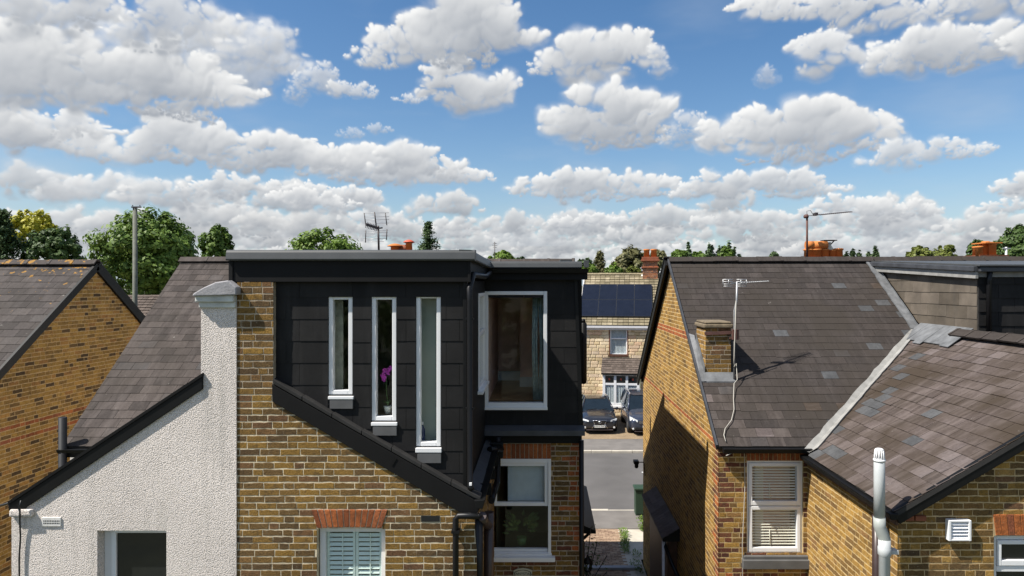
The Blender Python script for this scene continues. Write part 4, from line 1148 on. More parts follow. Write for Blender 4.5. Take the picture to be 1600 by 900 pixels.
# lead skirt, and a black board standing in for the shade below it
mb = MB(); mb.prism([(PXw(757, 10.06), 10.055, PZ(681, 10.06)), (PXw(757, 10.06), 10.055, PZ(673, 10.06)), (PXw(757, 10.06), YM - .02, PZ(664, YM)), (PXw(757, 10.06), YM + .02, PZ(681, 10.06))], (PXw(914, 10.06) - PXw(757, 10.06), 0, 0)); build(mb, 'lead_flashing', 'lead_dark', B)
mb = MB(); mb.box(PXw(757, YM), PXw(908, YM), YM + .0, YM2 + .1, PZ(692.5, YM), PZ(681.5, YM)); build(mb, 'soffit_or_shade', 'black_matt', B)  # black strip painted in where the lead skirt's shadow falls
# outrigger eaves: narrow roof strip, box gutter, brackets
zg_ = PZ(786, 7.56)
mb = MB(); mb.prism([(XS_R + .014, 7.60, zg_ + .10), (XBO + .03, 7.60, zg_ + .035), (XBO + .03, 7.60, zg_ + .02), (XS_R + .014, 7.60, zg_ + .08)], (0, YM2 - 7.6, .02)); build(mb, 'eaves_strip', 'lead_dark', B)
mb = MB(); mb.prism([(XBO - .02, 7.53, zg_ + .035), (XBO + .10, 7.53, zg_ + .045), (XBO + .075, 7.53, zg_ - .055), (XBO + .0, 7.53, zg_ - .055)], (0, YM2 - 7.6, .03)); build(mb, 'gutter', 'black', B, bevel=.005)
for Y in (8.1, 8.75, 9.4):
    mb = MB(); mb.box(XBO - .015, XBO + .125, Y, Y + .03, zg_ - .08, zg_ + .055); build(mb, 'gutter_bracket', 'black', B)
mb = MB(); slab(mb, right_frame(XBO), [(YO + .225, 0), (YM2, 0), (YM2, zg_ - .06), (YO + .225, zg_ - .06)], (), .2); B_side = build(mb, 'side_wall', 'mortar_dull', B)
brickwork(pb, B_side, right_frame(XBO), [(YO, 1.5), (YM2, 1.5), (YM2, zg_ - .06), (YO, zg_ - .06)], [], lambda u, v, r: 'stock', 12, boost=.3)
# pipes at the corner
q = [P(749, 803, 7.53), P(748, 806, 7.53), P(716, 806, 7.53), P(712, 810, 7.53), P(712, 1060, 7.53)]
mb = MB(); mb.tube(q, .034, 12); build(mb, 'downpipe', 'pipe', B)
mb = MB(); z = PZ(832, 7.53); mb.box(q[3].x - .045, q[3].x + .045, 7.49, 7.598, z, z + .03); mb.lathe((q[2].x + .12, 7.53, 0), [], 3) if False else None; build(mb, 'pipe_bracket', 'pipe', B)
mb = MB(); mb.tube([P(764, 800, 8.0), P(763, 1000, 8.0)], .058, 14); mb.tube([P(753, 806, 7.55), P(757, 815, 7.7), P(764, 822, 8.0)], .05, 12); build(mb, 'soil_pipe', 'pipe_brown', B)
mb = MB(); mb.tube([P(748, 806, 7.6), P(750, 1000, 7.75)], .045, 14); build(mb, 'downpipe', 'pipe', B)
mb = MB(); mb.tube([P(778, 683, 10.05), P(777, 752, 10.0), P(772, 768, 9.6), P(768, 782, 9.0)], .045, 12); mb.tube([P(765, 702, 9.6), P(784, 702, 9.9)], .04, 10); build(mb, 'downpipe', 'pipe', B)
mb = MB(); mb.box(PXw(768, 9.9), PXw(786, 9.9), 9.9, 10.0, PZ(716, 9.9), PZ(692, 9.9)); build(mb, 'hopper', 'black', B, bevel=.01)
mb = MB(); mb.tube([P(908.5, 688, 10.14), P(909, 1130, 10.14)], .036, 12); build(mb, 'downpipe', 'pipe', B)
# gable wall, dormer cheek above it, front slope
gb = [(YM2 + .23, 0), (YFR - .02, 0), (YFR - .02, zroof(YE) - .06), (YRDG, ZR - .1), (YM2 + .23, zroof(YM2) - .1)]
mb = MB(); slab(mb, right_frame(XB_R), gb); B_gab = build(mb, 'gable_wall', 'mortar_grey', B)
brickwork(pb, B_gab, right_frame(XB_R), gb, [], lambda u, v, r: 'stock', 14, pat='SH', boost=.01)
pb.finish()
mb = MB(); slab(mb, right_frame(XB_R + .03), [(YM + .25, zroof(YM) - .15), (YRDG + .02, ZR - .3), (YRDG + .02, ZT - .16), (YM + .25, ZB - .03)], (), .1); build(mb, 'dormer_side', 'black_matt', B)
main_block(B, XPT, XB_R + .01, False, False, 'stock_mass', 'slate_a_mass', 'stock_mass')
ridge_tiles(B, B, XPT, XB_R + .06, YRDG + .05, ZR + .02, 'slate_a_mass', .5, 9)
mb = MB(); mb.beam((XB_R + .06, YRDG, ZR - .03), (XB_R + .06, YFR + .2, zroof(YFR + .2) - .03), .05, .2); build(mb, 'bargeboard', 'black', B)
# ridge chimney behind the dormer
mb = MB(); mb.box(-3.35, -2.55, 14.3, 14.9, ZR - .6, PZ(392.5, 14.5)); ch = build(mb, 'chimney_stack', 'plum_mass', B)
for (px, r, top, cap, mt) in ((617.5, .125, 384, 1, 'terracotta'), (639, .09, 377, 2, 'terracotta_red')):
    c = P(px, 392, 14.55); h_ = (PZ(top, 14.55) - c.z) / .9
    mb = MB(); mb.lathe(c, [(r * .8, -.2), (r * .75, h_ * .7), (r, h_ * .75)], 16); po = build(mb, 'chimney_pot', 'terracotta', ch)
    mb = MB(); mb.lathe(c + Vector((0, 0, h_ * .78)), [(r * 1.35, 0), (r * 1.3, .015), (r * .7, .05), (r * .3, .06)], 16); build(mb, 'pot_cap', mt, po)
c = P(631.5, 388.5, 14.6); mb = MB(); mb.lathe(c + Vector((-.14, 0, .0)), [(.085, 0), (.085, .30)], 16, 'x'); build(mb, 'cowl', 'terracotta_dull', ch)
# porch hood on the alley side
mb = MB(); hx0 = XB_R + .003; yh0, yh1 = 14.1, 17.2
a = PZ(813, 17.2); 
mb.prism([(hx0, yh0, 2.45), (hx0 + .52, yh0, 2.22), (hx0 + .52, yh0, 2.16), (hx0, yh0, 2.16)], (0, yh1 - yh0, 0)); bh = build(mb, 'porch_hood', 'black', B)
for Y in (14.3, 16.9):
    mb = MB(); mb.beam((hx0 + .02, Y, 1.75), (hx0 + .45, Y, 2.15), .05, .05, (0, 1, 0)); build(mb, 'bracket', 'black', bh)
# black vent stack standing at the front corner
mb = MB(); zt = PZ(503, 16.0); zb = PZ(600, 16.0); cx = PXw(911.5, 16.0)
mb.lathe((cx, 16.0, zb), [(.03, 0), (.075, .03), (.082, .1), (.082, zt - zb - .04), (.03, zt - zb)], 16); mb.lathe((cx, 16.0, zt), [(.05, -.02), (.05, .05), (.02, .07)], 10)
mb.box(XB_R - .02, cx, 15.97, 16.03, zt - .5, zt - .44); mb.box(XB_R - .02, cx, 15.97, 16.03, zb + .3, zb + .36); build(mb, 'vent_stack', 'black', B)

# ================================================================== brick house on the right with old slate roofs
Ch = thing('brick_house', 'yellow brick house on the right with patched purple slate outrigger roof', 'house', (4.2, 10.0, 0))
pc = Pieces(300)
frC = front_frame(YM)
hC = fpx(YM, 1167, 720, 1255, 867); hCl = fpx(YM, 1166, 697, 1256, 720)
def bmat_C(u, v, r):
    if u < PXw(1140, YM): return 'plum' if r.random() < .5 else ('red' if r.random() < .3 else 'stocky')
    return 'stocky' if r.random() < .75 else 'plum'
cw = [(XC, 0), (XCO, 0), (XCO, PZ(690, YM)), (XC, PZ(690, YM))]
mb = MB(); slab(mb, frC, cw, [hC], .22); C_rear = build(mb, 'rear_wall', 'mortar_y', Ch)
brickwork(pc, C_rear, frC, [(XC, PZ(912, YM)), (XCO, PZ(912, YM)), (XCO, PZ(690, YM)), (XC, PZ(690, YM))], [hC, hCl], bmat_C, 41, pat='SH', boost=1.5)
brickwork(pc, C_rear, frC, [(XC, 0), (XCO, 0), (XCO, PZ(912, YM)), (XC, PZ(912, YM))], [hC], bmat_C, 42, pat='SH')
for k in range(13):
    a = hCl[0] + (hCl[2] - hCl[0]) * k / 13; b = hCl[0] + (hCl[2] - hCl[0]) * (k + 1) / 13
    poly = [(a + .005, hCl[1] + .005), (b - .005, hCl[1] + .005), (b - .005, hCl[3] - .005), (a + .005, hCl[3] - .005)]; c = ((a + b) / 2, (hCl[1] + hCl[3]) / 2)
    pc.add(C_rear, 'brick', frC, c, piece_mesh(poly, c, .009, -.006, .004, .001, random.Random(k)), 'red', None, 3)
# alley side wall with red string courses
frCs = left_frame(XC)
gc = [(-YFR + .05, 0), (-YM - .225, 0), (-YM - .225, zroof(YM) - .12), (-YRDG, ZR - .12), (-YFR + .05, zroof(YFR) - .12)]
gcb = [(-YFR + .05, 0), (-YM + .006, 0), (-YM + .006, zroof(YM) - .12), (-YRDG, ZR - .12), (-YFR + .05, zroof(YFR) - .12)]
mb = MB(); slab(mb, frCs, gc); C_side = build(mb, 'side_wall', 'mortar_y', Ch)
zb2 = H - 2.40; zb1 = H - .93
def bmat_Cs(u, v, r):
    if abs(v - zb2) < .06 or abs(v - zb1) < .055: return 'red'
    if u > -YM - .25: return 'plum' if r.random() < .6 else 'red'
    return 'stocky'
brickwork(pc, C_side, frCs, gcb, [], bmat_Cs, 44, pat='SH', boost=.02)
# outrigger: side wall and gable wall
frCo = left_frame(XCO)
def zeave(Y): return H - 2.43
so = [(-YM - .1, 0), (-YO - .225, 0), (-YO - .225, zeave(0) - .13), (-YM - .1, zeave(0) - .13)]
mb = MB(); slab(mb, frCo, so); C_os = build(mb, 'side_wall', 'mortar_y', Ch)
brickwork(pc, C_os, frCo, [(-YM, PZ(1000, 9)), (-YO + .006, PZ(1000, 9)), (-YO + .006, zeave(0) - .13), (-YM, zeave(0) - .13)], [], lambda u, v, r: 'stocky', 45, pat='SSSH', boost=1.2)
OSL = .59; XOE = XCO - .09; TO = math.atan(OSL)
def zo(X): return H - 2.43 + OSL * (X - XCO)
zo_r = zo(XCP)
yv_b = hV = fpx(YO, 1553, 837, 1700, 930); hCw = (hV[0], hV[1], hV[2], hV[3]); hCa = fpx(YO, 1551, 803, 1701, 837)
go = [(XCO, 0), (2 * XCP - XCO, 0), (2 * XCP - XCO, zo(XCO) - .1), (XCP, zo_r - .1), (XCO, zo(XCO) - .1)]
mb = MB(); slab(mb, frO, go, [hCw], .22); C_og = build(mb, 'outrigger_wall', 'mortar_grey', Ch)
gov = [(XCO, 0), (2 * XCP - XCO, 0), (2 * XCP - XCO, zo(XCO) - .1), (XCP, zo_r - .1), (XCO, zo(XCO) - .1)]
brickwork(pc, C_og, frO, gov, [hCw, hCa], lambda u, v, r: 'stock' if r.random() < .8 else 'stocky', 46, pat='SH', boost=2)
for k in range(15):
    a = hCa[0] + (hCa[2] - hCa[0]) * k / 14; b = hCa[0] + (hCa[2] - hCa[0]) * (k + 1) / 14; s_ = .03 * (1 - k / 6)
    poly = [(a + .005 + s_, hCa[1] + .005), (b - .005 + s_, hCa[1] + .005), (b - .005, hCa[3] - .005), (a + .005, hCa[3] - .005)]; c = ((a + b) / 2, (hCa[1] + hCa[3]) / 2)
    pc.add(C_og, 'brick', frO, c, piece_mesh(poly, c, .011, -.006, .004, .001, random.Random(k)), 'red', None, 3)
pc.finish()
# rear window with venetian blind
w = MB(); fframe(w, frC, hC[0], hC[2], hC[1], hC[3], .035, -.13, -.03)
zm = PZ(791, YM)
for (a, b) in ((hC[1] + .037, zm - .01), (zm + .01, hC[3] - .037)): fframe(w, frC, hC[0] + .037, hC[2] - .037, a, b, .05, -.10, -.015, wb=.062)
fbox(w, frC, hC[0] + .036, hC[2] - .036, zm - .009, zm + .009, -.11, -.04)
Cw = build(w, 'window', 'upvc', Ch, bevel=.005)
mb = MB(); fbox(mb, frC, hC[0] - .08, hC[2] + .09, PZ(886, YM), PZ(872, YM), -.2, .09); fbox(mb, frC, hC[0] - .06, hC[2] + .07, PZ(872, YM), hC[1] - .001, -.2, .05); build(mb, 'sill', 'apron', Cw, bevel=.008)
for (a, b) in ((hC[1] + .1, zm - .062), (zm + .074, hC[3] - .088)):
    pane(Cw, frC, hC[0] + .087, hC[2] - .087, a - .002, b + .002, -.05)
    z = b - .02
    while z > a:
        mb = MB(); mb.prism([frC.p(hC[0] + .09, z - .010, -.075), frC.p(hC[0] + .09, z - .008, -.073), frC.p(hC[0] + .09, z + .011, -.088), frC.p(hC[0] + .09, z + .009, -.090)], frC.U * (hC[2] - hC[0] - .18))
        build(mb, 'blind_slat', 'blind', Cw); z -= .042
    mb = MB(); mb.tube([frC.p(hC[0] + .36, a + .25, -.068), frC.p(hC[0] + .37, a + .02, -.068)], .006, 6); build(mb, 'blind_cord', 'blind', Cw)
mb = MB(); fbox(mb, frC, hC[0] + .06, hC[2] - .06, hC[1], hC[3], -.40, -.39); fbox(mb, frC, hC[0] + .19, hC[0] + .34, hC[1] + .1, hC[3] - .1, -.33, -.3); build(mb, 'room_back', 'brown_wall', Cw)
mb = MB(); fbox(mb, frC, hC[0] + .20, hC[0] + .33, hC[1] + .1, hC[3] - .1, -.28, -.26); build(mb, 'curtain', 'blind', Cw)
# outrigger window, at the corner of the picture
w = MB(); fframe(w, frO, hCw[0] + .01, hCw[2], hCw[1], hCw[3] - .012, .05, -.13, -.05); fframe(w, frO, hCw[0] + .062, hCw[2] - .06, PZ(886, YO), hCw[3] - .065, .045, -.10, -.03, wb=.06); fbox(w, frO, hCw[0] + .06, hCw[2] - .05, PZ(896, YO), PZ(887, YO), -.10, -.045)
Cw2 = build(w, 'window', 'upvc', Ch, bevel=.005); pane(Cw2, frO, hCw[0] + .1, hCw[2] - .1, PZ(880, YO), hCw[3] - .10, -.07, 'glass_dark'); pane(Cw2, frO, hCw[0] + .06, hCw[2] - .05, hCw[1], PZ(896, YO), -.08, 'glass_dark')
# main roof
pcs = Pieces(300)
def xval(Y): return XCO + (ZR - SLOPE * (YRDG - Y) - (H - 2.43)) / OSL
yv_top = YRDG - (ZR - zo_r) / SLOPE
polyC = [(XC - .06, 0), (xval(YE), 0), (XCP, rv(yv_top)), (XCP, RLEN), (XC - .06, RLEN)]
mb = MB(); slab(mb, ROOF, polyC, (), .06, -.004); C_roof = build(mb, 'roof', 'backing', Ch)
chx0, chx1 = 2.66, PXw(1142, 11.25)
ch_y0, ch_y1 = 11.25, 11.9
hol = [(XC - .06, rv(ch_y0) - .12, chx1 + .05, rv(ch_y1) + .02)]
def cmat(u, v, r):
    Yv = YE + v * math.cos(TH); d = xval(Yv) - u if Yv < yv_top else XCP - u
    if d < 1.1 and r.random() < .05: return 'slate_blue'
    if d < .7 and r.random() < .07: return 'slate_o'
    if u < 3.6 and v < 1.25: return 'slate_mauve' if r.random() < .06 else ('slate_a' if r.random() < .6 else 'slate_c')
    return 'slate_blue' if r.random() < .006 else 'slate_c'
def omat(u, v, r):
    Yv = -u; Xv = XOE + v * math.cos(TO); d = Yv; dv = (YRDG - (ZR - zo(Xv)) / SLOPE) - Yv     # metres short of the valley
    if dv < .8 and r.random() < .26: return 'slate_blue'
    if v < 1.1 + .3 * math.sin(u * 2.1) and r.random() < (.42 if u > -8.9 else .2): return 'slate_mauve'
    if v > 2.5 and r.random() < .2: return 'slate_mauve'
    return 'slate_blue' if r.random() < .012 else 'slate_o'
slating(pcs, C_roof, ROOF, polyC, cmat, 51, gauge=.178, width=.255, holes=hol, boost=.9, lift=.004)
# outrigger roof
OROOF = Frame((XOE, 0, zo(XOE)), (0, -1, 0), (math.cos(TO), 0, math.sin(TO)))
def ov(X): return (X - XOE) / math.cos(TO)
polyO = [(-YRDG + (ZR - zo(XOE)) / SLOPE, 0), (-7.47, 0), (-7.47, ov(XCP)), (-yv_top, ov(XCP))]
mb = MB(); slab(mb, OROOF, polyO, (), .05, -.004); C_oroof = build(mb, 'outrigger_roof', 'backing', Ch)
slating(pcs, C_oroof, OROOF, polyO, omat, 52, gauge=.178, width=.255, boost=1.15, lift=.010)
pcs.finish()
ridge_tiles(Ch, C_roof, XC - .05, XCP, YRDG, ZR + .06, 'slate_c_mass', .46, 55)
ridge_tiles(Ch, C_oroof, 7.47, 11.0, XCP, zo_r + .075, 'slate_c_mass', .38, 56, axis='y', half=.17, drop=.10)
mb = MB(); mb.prism([(XCP + .02, 7.5, zo_r - .03), (2 * XCP - XOE, 7.5, zo(XOE) - .03), (2 * XCP - XOE, 7.5, zo(XOE) + .02), (XCP + .02, 7.5, zo_r + .02)], (0, 4.5, 0)); build(mb, 'outrigger_roof_far_slope', 'slate_o_mass', Ch)
# lead valley, between the two roofs, and the lead along the neighbour's dormer
def strip(pts, wl, wr, lift, mat, name, parent, rngs):
    rng = random.Random(rngs); mb = MB(); L = []; R = []
    for (c, l, r) in pts:
        L.append(c + l * (wl + rng.uniform(-.012, .012))); R.append(c + r * (wr + rng.uniform(-.012, .012)))
    for k in range(len(pts) - 1):
        mb.face([L[k] , pts[k][0] + Vector((0, 0, -.01)), pts[k + 1][0] + Vector((0, 0, -.01)), L[k + 1]]); mb.face([pts[k][0] + Vector((0, 0, -.01)), R[k], R[k + 1], pts[k + 1][0] + Vector((0, 0, -.01))])
        dn = Vector((0, 0, -.03)); mb.face([L[k], L[k + 1], L[k + 1] + dn, L[k] + dn]); mb.face([R[k + 1], R[k], R[k] + dn, R[k + 1] + dn])
    return build(mb, name, mat, parent)
pts = []
for k in range(26):
    Y = YE - .12 + (yv_top + .12 - YE) * k / 25; c = Vector((xval(Y), Y, zroof(Y) + .045))
    pts.append((c, Vector((-.75, .25 * math.cos(TH), .25 * math.sin(TH))).normalized(), Vector((math.cos(TO), -.15, math.sin(TO))).normalized()))
strip(pts, .085, .12, 0, 'mortar_fillet', 'valley_lead', Ch, 5)
pts = []
for k in range(16):
    Y = yv_top - .05 + (YRDG - .06 - yv_top) * k / 15; c = Vector((XCP + .0, Y, zroof(Y) + .06)); pts.append((c, Vector((-1, 0, 0)), Vector((0, 0, 1))))
strip(pts, .15, .06, 0, 'lead', 'cheek_flashing', Ch, 6)
mb = MB()
for k in range(6):
    Y = yv_top - .25 * k - .03; l_ = random.Random(k).uniform(.32, .40)
    mb.prism([(XCP + .03, Y, zo_r + .105), (XCP + .03, Y - .245, zo_r + .105), (XCP - l_, Y - .245, zo(XCP - l_) + .035), (XCP - l_, Y, zo(XCP - l_) + .035)], (0, 0, .012))
build(mb, 'lead_saddle', 'lead', Ch)
# verges: bargeboards, wall fillet, gutters
for (ya, yb) in ((YRDG, YFR + .25),):
    mb = MB(); mb.beam((XC - .10, ya, ZR - .02), (XC - .10, yb, zroof(yb) - .02), .05, .20); mb.beam((XC - .06, ya, ZR + .07), (XC - .06, yb, zroof(yb) + .07), .16, .03); build(mb, 'bargeboard', 'black', Ch)
mb = MB(); mb.beam((XC - .055, YRDG, ZR + .01), (XC - .055, YE, zroof(YE) + .01), .03, .055); build(mb, 'verge_fillet', 'lead_dark', Ch)
mb = MB(); mb.prism([(XC - .02, YFR + .12, zroof(YFR + .12) - .02), (XC - .02, YFR + .24, zroof(YFR + .12) - .02), (XC - .02, YFR + .22, zroof(YFR + .12) - .1), (XC - .02, YFR + .14, zroof(YFR + .12) - .1)], (4, 0, 0)); build(mb, 'front_gutter', 'black', Ch)
zgc = zroof(YE)
mb = MB(); mb.prism([(XC + .02, YE - .10, zgc - .075), (XC + .02, YE - .02, zgc - .075), (XC + .02, YE + .01, zgc - .01), (XC + .02, YE - .12, zgc - .01)], (XCO - XC - .04, 0, 0)); build(mb, 'gutter', 'black', Ch)
mb = MB(); mb.box(XC + .001, XCO - .03, YM - .055, YM - .012, zgc - .10, zgc - .02); build(mb, 'fascia', 'brownpaint', Ch)
mb = MB(); mb.beam((XOE + .05, YM, zo(XOE) - .085), (XOE + .05, 7.52, zo(XOE) - .085), .03, .16); build(mb, 'fascia', 'brownpaint', Ch)
mb = MB(); mb.prism([(XOE - .055, 7.45, zo(XOE) - .085), (XOE + .02, 7.45, zo(XOE) - .085), (XOE + .03, 7.45, zo(XOE) - .015), (XOE - .075, 7.45, zo(XOE) - .015)], (0, 2.62, 0)); build(mb, 'gutter', 'black', Ch, bevel=.008)
a = Vector((XOE + .02, 7.50, zo(XOE) - .07)); b = Vector((PXw(1660, 7.5), 7.50, zo(PXw(1660, 7.5)) - .07))
mb = MB(); mb.beam(a, b, .045, .16, (0, 0, 1)); build(mb, 'bargeboard', 'black', Ch, bevel=.006)
# chimney stub on the roof slope
ctop = PZ(513, ch_y0)
mb = MB(); mb.box(chx0, chx1, ch_y0, ch_y1, zroof(ch_y0) - .25, ctop); C_ch = build(mb, 'chimney_stack', 'mortar_dull', Ch)
pch = Pieces(120)
cb = zroof(ch_y0) + .0
brickwork(pch, C_ch, front_frame(ch_y0), [(chx0, cb), (chx1, cb), (chx1, ctop), (chx0, ctop)], [], lambda u, v, r: 'stock', 61, pat='SSH', boost=1)
brickwork(pch, C_ch, left_frame(chx0), [(-ch_y1, zroof(ch_y1) + .05), (-ch_y0, cb), (-ch_y0, ctop), (-ch_y1, ctop)], [], lambda u, v, r: 'stocky', 62, pat='SSH', boost=1)
brickwork(pch, C_ch, right_frame(chx1), [(ch_y0, cb), (ch_y1, zroof(ch_y1) + .05), (ch_y1, ctop), (ch_y0, ctop)], [], lambda u, v, r: 'stock', 63, pat='SSH', boost=1)
pch.finish()
mb = MB(); mb.box(chx0 - .035, chx1 + .035, ch_y0 - .035, ch_y1 + .03, ctop + .001, ctop + .07); mb.box(chx0 - .01, chx1 + .01, ch_y0 - .01, ch_y1 + .01, ctop + .0705, ctop + .11); build(mb, 'chimney_cap', 'stonecap', C_ch, bevel=.02)
mb = MB(); mb.prism([(chx0 - .05, ch_y0 - .13, zroof(ch_y0 - .13) + .03), (chx1 + .04, ch_y0 - .13, zroof(ch_y0 - .13) + .03), (chx1 + .04, ch_y0 - .014, zroof(ch_y0) + .07), (chx0 - .05, ch_y0 - .014, zroof(ch_y0) + .07)], (0, 0, -.02))
mb.prism([(XC - .05, ch_y0 - .13, zroof(ch_y0 - .13) + .035), (chx0 - .014, ch_y0 - .13, zroof(ch_y0 - .13) + .035), (chx0 - .014, ch_y1 + .12, zroof(ch_y1 + .12) + .06), (XC - .05, ch_y1 + .2, zroof(ch_y1 + .2) + .03)], (0, 0, -.02))
mb.prism([(chx0 - .016, ch_y0 - .02, cb + .02), (chx0 - .016, ch_y1, zroof(ch_y1) + .02), (chx0 - .016, ch_y1, zroof(ch_y1) + .2), (chx0 - .016, ch_y0 - .02, cb + .16)], (.004, 0, 0)); build(mb, 'lead_flashing', 'lead', C_ch)
# ridge pots
def pot(parent, px, py0, py1, r, Y, mat='terracotta', rim=True):
    z0 = PZ(py0, Y); z1 = PZ(py1, Y); c = (PXw(px, Y), Y, z0); h_ = z1 - z0
    mb = MB(); pr = [(r * .92, 0), (r * .86, h_ * .8), (r * 1.02, h_ * .84), (r * 1.02, h_ * .97), (r * .8, h_), (r * .74, h_ * .96)]
    mb.lathe(c, pr, 18); return build(mb, 'chimney_pot', mat, parent)
mb = MB(); mb.box(PXw(1256, 14.6), PXw(1316, 14.6), 14.35, 15.0, ZR - .5, PZ(404, 14.6)); C_rs = build(mb, 'ridge_chimney', 'plum_mass', Ch)
for (px, r, top) in ((1264, .115, 389), (1274, .14, 389), (1288, .11, 389), (1300, .095, 390), (1310, .10, 388)):
    pot(C_rs, px, 404, top, r, 14.6)
for (px, ln_) in ((1259, .16), (1270, .30)):
    mb = MB(); c = P(px, 383, 14.55); mb.lathe(c, [(.085, 0), (.085, ln_)], 16, 'x'); mb.lathe(c + Vector((ln_ * .5, 0, -.1)), [(.06, 0), (.06, .06)], 12); build(mb, 'cowl', 'terracotta', C_rs)
mb = MB(); c = P(1295, 391, 14.6); mb.lathe(c, [(.10, 0), (.08, .05), (.05, .1), (.045, .17)], 14); build(mb, 'cement_collar', 'cream', C_rs)
mb = MB(); z = PZ(376.5, 14.6)
for s_ in (-1, 1): mb.beam((c.x, 14.6, PZ(385, 14.6)), (c.x + s_ * .11, 14.6, z), .02, .02, (0, 1, 0))
mb.box(c.x - .14, c.x + .14, 14.5, 14.7, z, z + .02); build(mb, 'metal_cowl', 'darkmetal', C_rs)
# white soil pipe with cage terminal, standing at the outrigger corner
Yp = 7.40; rp = .0575
mb = MB(); x0 = PXw(1374, Yp); 
mb.lathe((x0, Yp, PZ(812, Yp)), [(rp, 0), (rp, PZ(719, Yp) - PZ(812, Yp)), (rp * .9, PZ(719, Yp) - PZ(812, Yp) + .005)], 22); sp_ = build(mb, 'soil_pipe', 'upvc_grey', Ch)
mb = MB(); zt = PZ(719, Yp)
for k in range(12):
    a = 2 * math.pi * k / 12; mb.tube([(x0 + .054 * math.cos(a), Yp + .054 * math.sin(a), zt), (x0 + .042 * math.cos(a), Yp + .042 * math.sin(a), zt + .11)], .0065, 6)
mb.lathe((x0, Yp, zt + .105), [(.044, 0), (.046, .012), (.03, .022)], 16); mb.lathe((x0, Yp, zt - .012), [(.062, 0), (.064, .02), (.056, .028)], 20); build(mb, 'cage_terminal', 'upvc', sp_)
mb = MB(); mb.tube([P(1374, 808, Yp), P(1374.5, 822, Yp), P(1378, 832, Yp), P(1382, 842, Yp), P(1382, 850, Yp)], .0625, 20); build(mb, 'pipe_bend', 'upvc_coll', sp_)
mb = MB(); x1_ = PXw(1382, Yp); mb.lathe((x1_, Yp, 0), [(rp, 0), (rp, PZ(868, Yp)), (rp * 1.2, PZ(866, Yp)), (rp * 1.2, PZ(855, Yp)), (rp * 1.1, PZ(854, Yp)), (rp * 1.1, PZ(842, Yp))], 22); mb.box(x1_ + rp, x1_ + .15, Yp - .01, Yp + .08, PZ(866, Yp), PZ(860, Yp)); build(mb, 'lower_pipe', 'upvc_grey', sp_)
mb = MB(); mb.tube([P(1370, 805, 7.75), P(1370, 1050, 7.75)], .05, 14); build(mb, 'downpipe', 'pipe_brown', Ch)
# louvred wall vent
u = fpx(YO, 1477, 810, 1512, 842); mb = MB(); fframe(mb, frO, u[0], u[2], u[1], u[3], .028, -.005, .07, wt=.02, wb=.02); mb2 = build(mb, 'wall_vent', 'upvc', Ch, bevel=.004)
for k in range(5):
    z = u[1] + .022 + k * (u[3] - u[1] - .044) / 5; h_ = (u[3] - u[1] - .044) / 5
    mb = MB(); mb.prism([frO.p(u[0] + .029, z + .001, .055), frO.p(u[0] + .029, z + .006, .062), frO.p(u[0] + .029, z + h_, .03), frO.p(u[0] + .029, z + h_ - .006, .025)], frO.U * (u[2] - u[0] - .058)); build(mb, 'vent_slat', 'upvc', mb2)
mb = MB(); fbox(mb, frO, u[0] + .01, u[2] - .01, u[1] + .01, u[3] - .01, .0, .012); build(mb, 'vent_back', 'apron', mb2)
# red tile course at the foot of the verge
mb = MB()
for k in range(2): mb.box(PXw(1408, YO) + k * .135, PXw(1408, YO) + k * .135 + .12, YO - .05, YO - .005, PZ(812, YO), PZ(804, YO))
build(mb, 'corbel_tile', 'terracotta_dull', Ch, bevel=.004)
main_block(Ch, XC + .005, XCP, False, False, 'stocky_mass', 'slate_c_mass', 'stocky_mass')
# tiled door hood on the alley side
mb = MB(); hz = 2.52
mb.prism([(XC - .004, 13.05, hz + .12), (XC - .33, 13.05, hz - .08), (XC - .33, 13.05, hz - .13), (XC - .004, 13.05, hz - .13)], (0, 2.7, 0)); hood = build(mb, 'door_hood', 'black', Ch)
HF = Frame((XC - .34, 0, hz - .075), (0, -1, 0), (.33, 0, .20))
ph = Pieces(60); slating(ph, hood, HF, [(-15.76, 0), (-13.04, 0), (-13.04, .385), (-15.76, .385)], 'slate_mauve', 77, gauge=.125, width=.25, t0=.016); ph.finish()
mb = MB(); mb.box(XC - .2, XC - .006, 13.3, 15.5, 0, hz - .14); build(mb, 'porch_recess', 'brownpaint', Ch)
mb = MB(); mb.tube([(XC - .3, 13.15, hz - .15), (XC - .3, 13.15, 0)], .03, 10); build(mb, 'hood_pipe', 'gutter_white', Ch)
mb = MB(); mb.tube([(XC - .28, 13.2, hz - .2), (XC - .2, 12.9, hz - .45), (XC - .08, 12.75, hz - .7), (XC - .08, 12.75, 0)], .038, 10); build(mb, 'downpipe', 'pipe', Ch)

# ================================================================== attached house at the right edge: dormer and chimney
C2 = thing('attached_house', 'house at the right edge with grey slate-hung dormer cheek and orange chimney pots', 'house', (9.5, 13.0, 0))
frK = left_frame(XCP + .04)
yk = 10.62
ck = [(-YRDG, ZR - .12), (-yv_top - .6, zroof(yv_top + .6) - .15), (-yv_top, zo_r - .1), (-yk, zo_r - .1), (-yk, H + .215), (-YRDG, H + .385)]
mb = MB(); slab(mb, frK, ck, (), .1); C2_ck = build(mb, 'dormer_cheek', 'backing', C2)
pk = Pieces(120)
ckv = [(-YRDG + .18, H + .29), (-yv_top, zo_r - .06), (-yk, zo_r - .06), (-yk, H + .13)]
slating(pk, C2_ck, frK, ckv, 'cheek', 71, gauge=.205, width=.56, gap=.004, t0=.010, th=.006, lap=1.1, lift=.003, stagger=[.0, .33, .12, .42])
frD2 = front_frame(yk - .02)
fd = [(XCP + .042, zo_r - .1), (9.6, zo_r - .1), (9.6, H + .13), (XCP + .042, H + .13)]
mb = MB(); slab(mb, frD2, fd, (), .1); C2_f = build(mb, 'dormer_face', 'backing', C2)
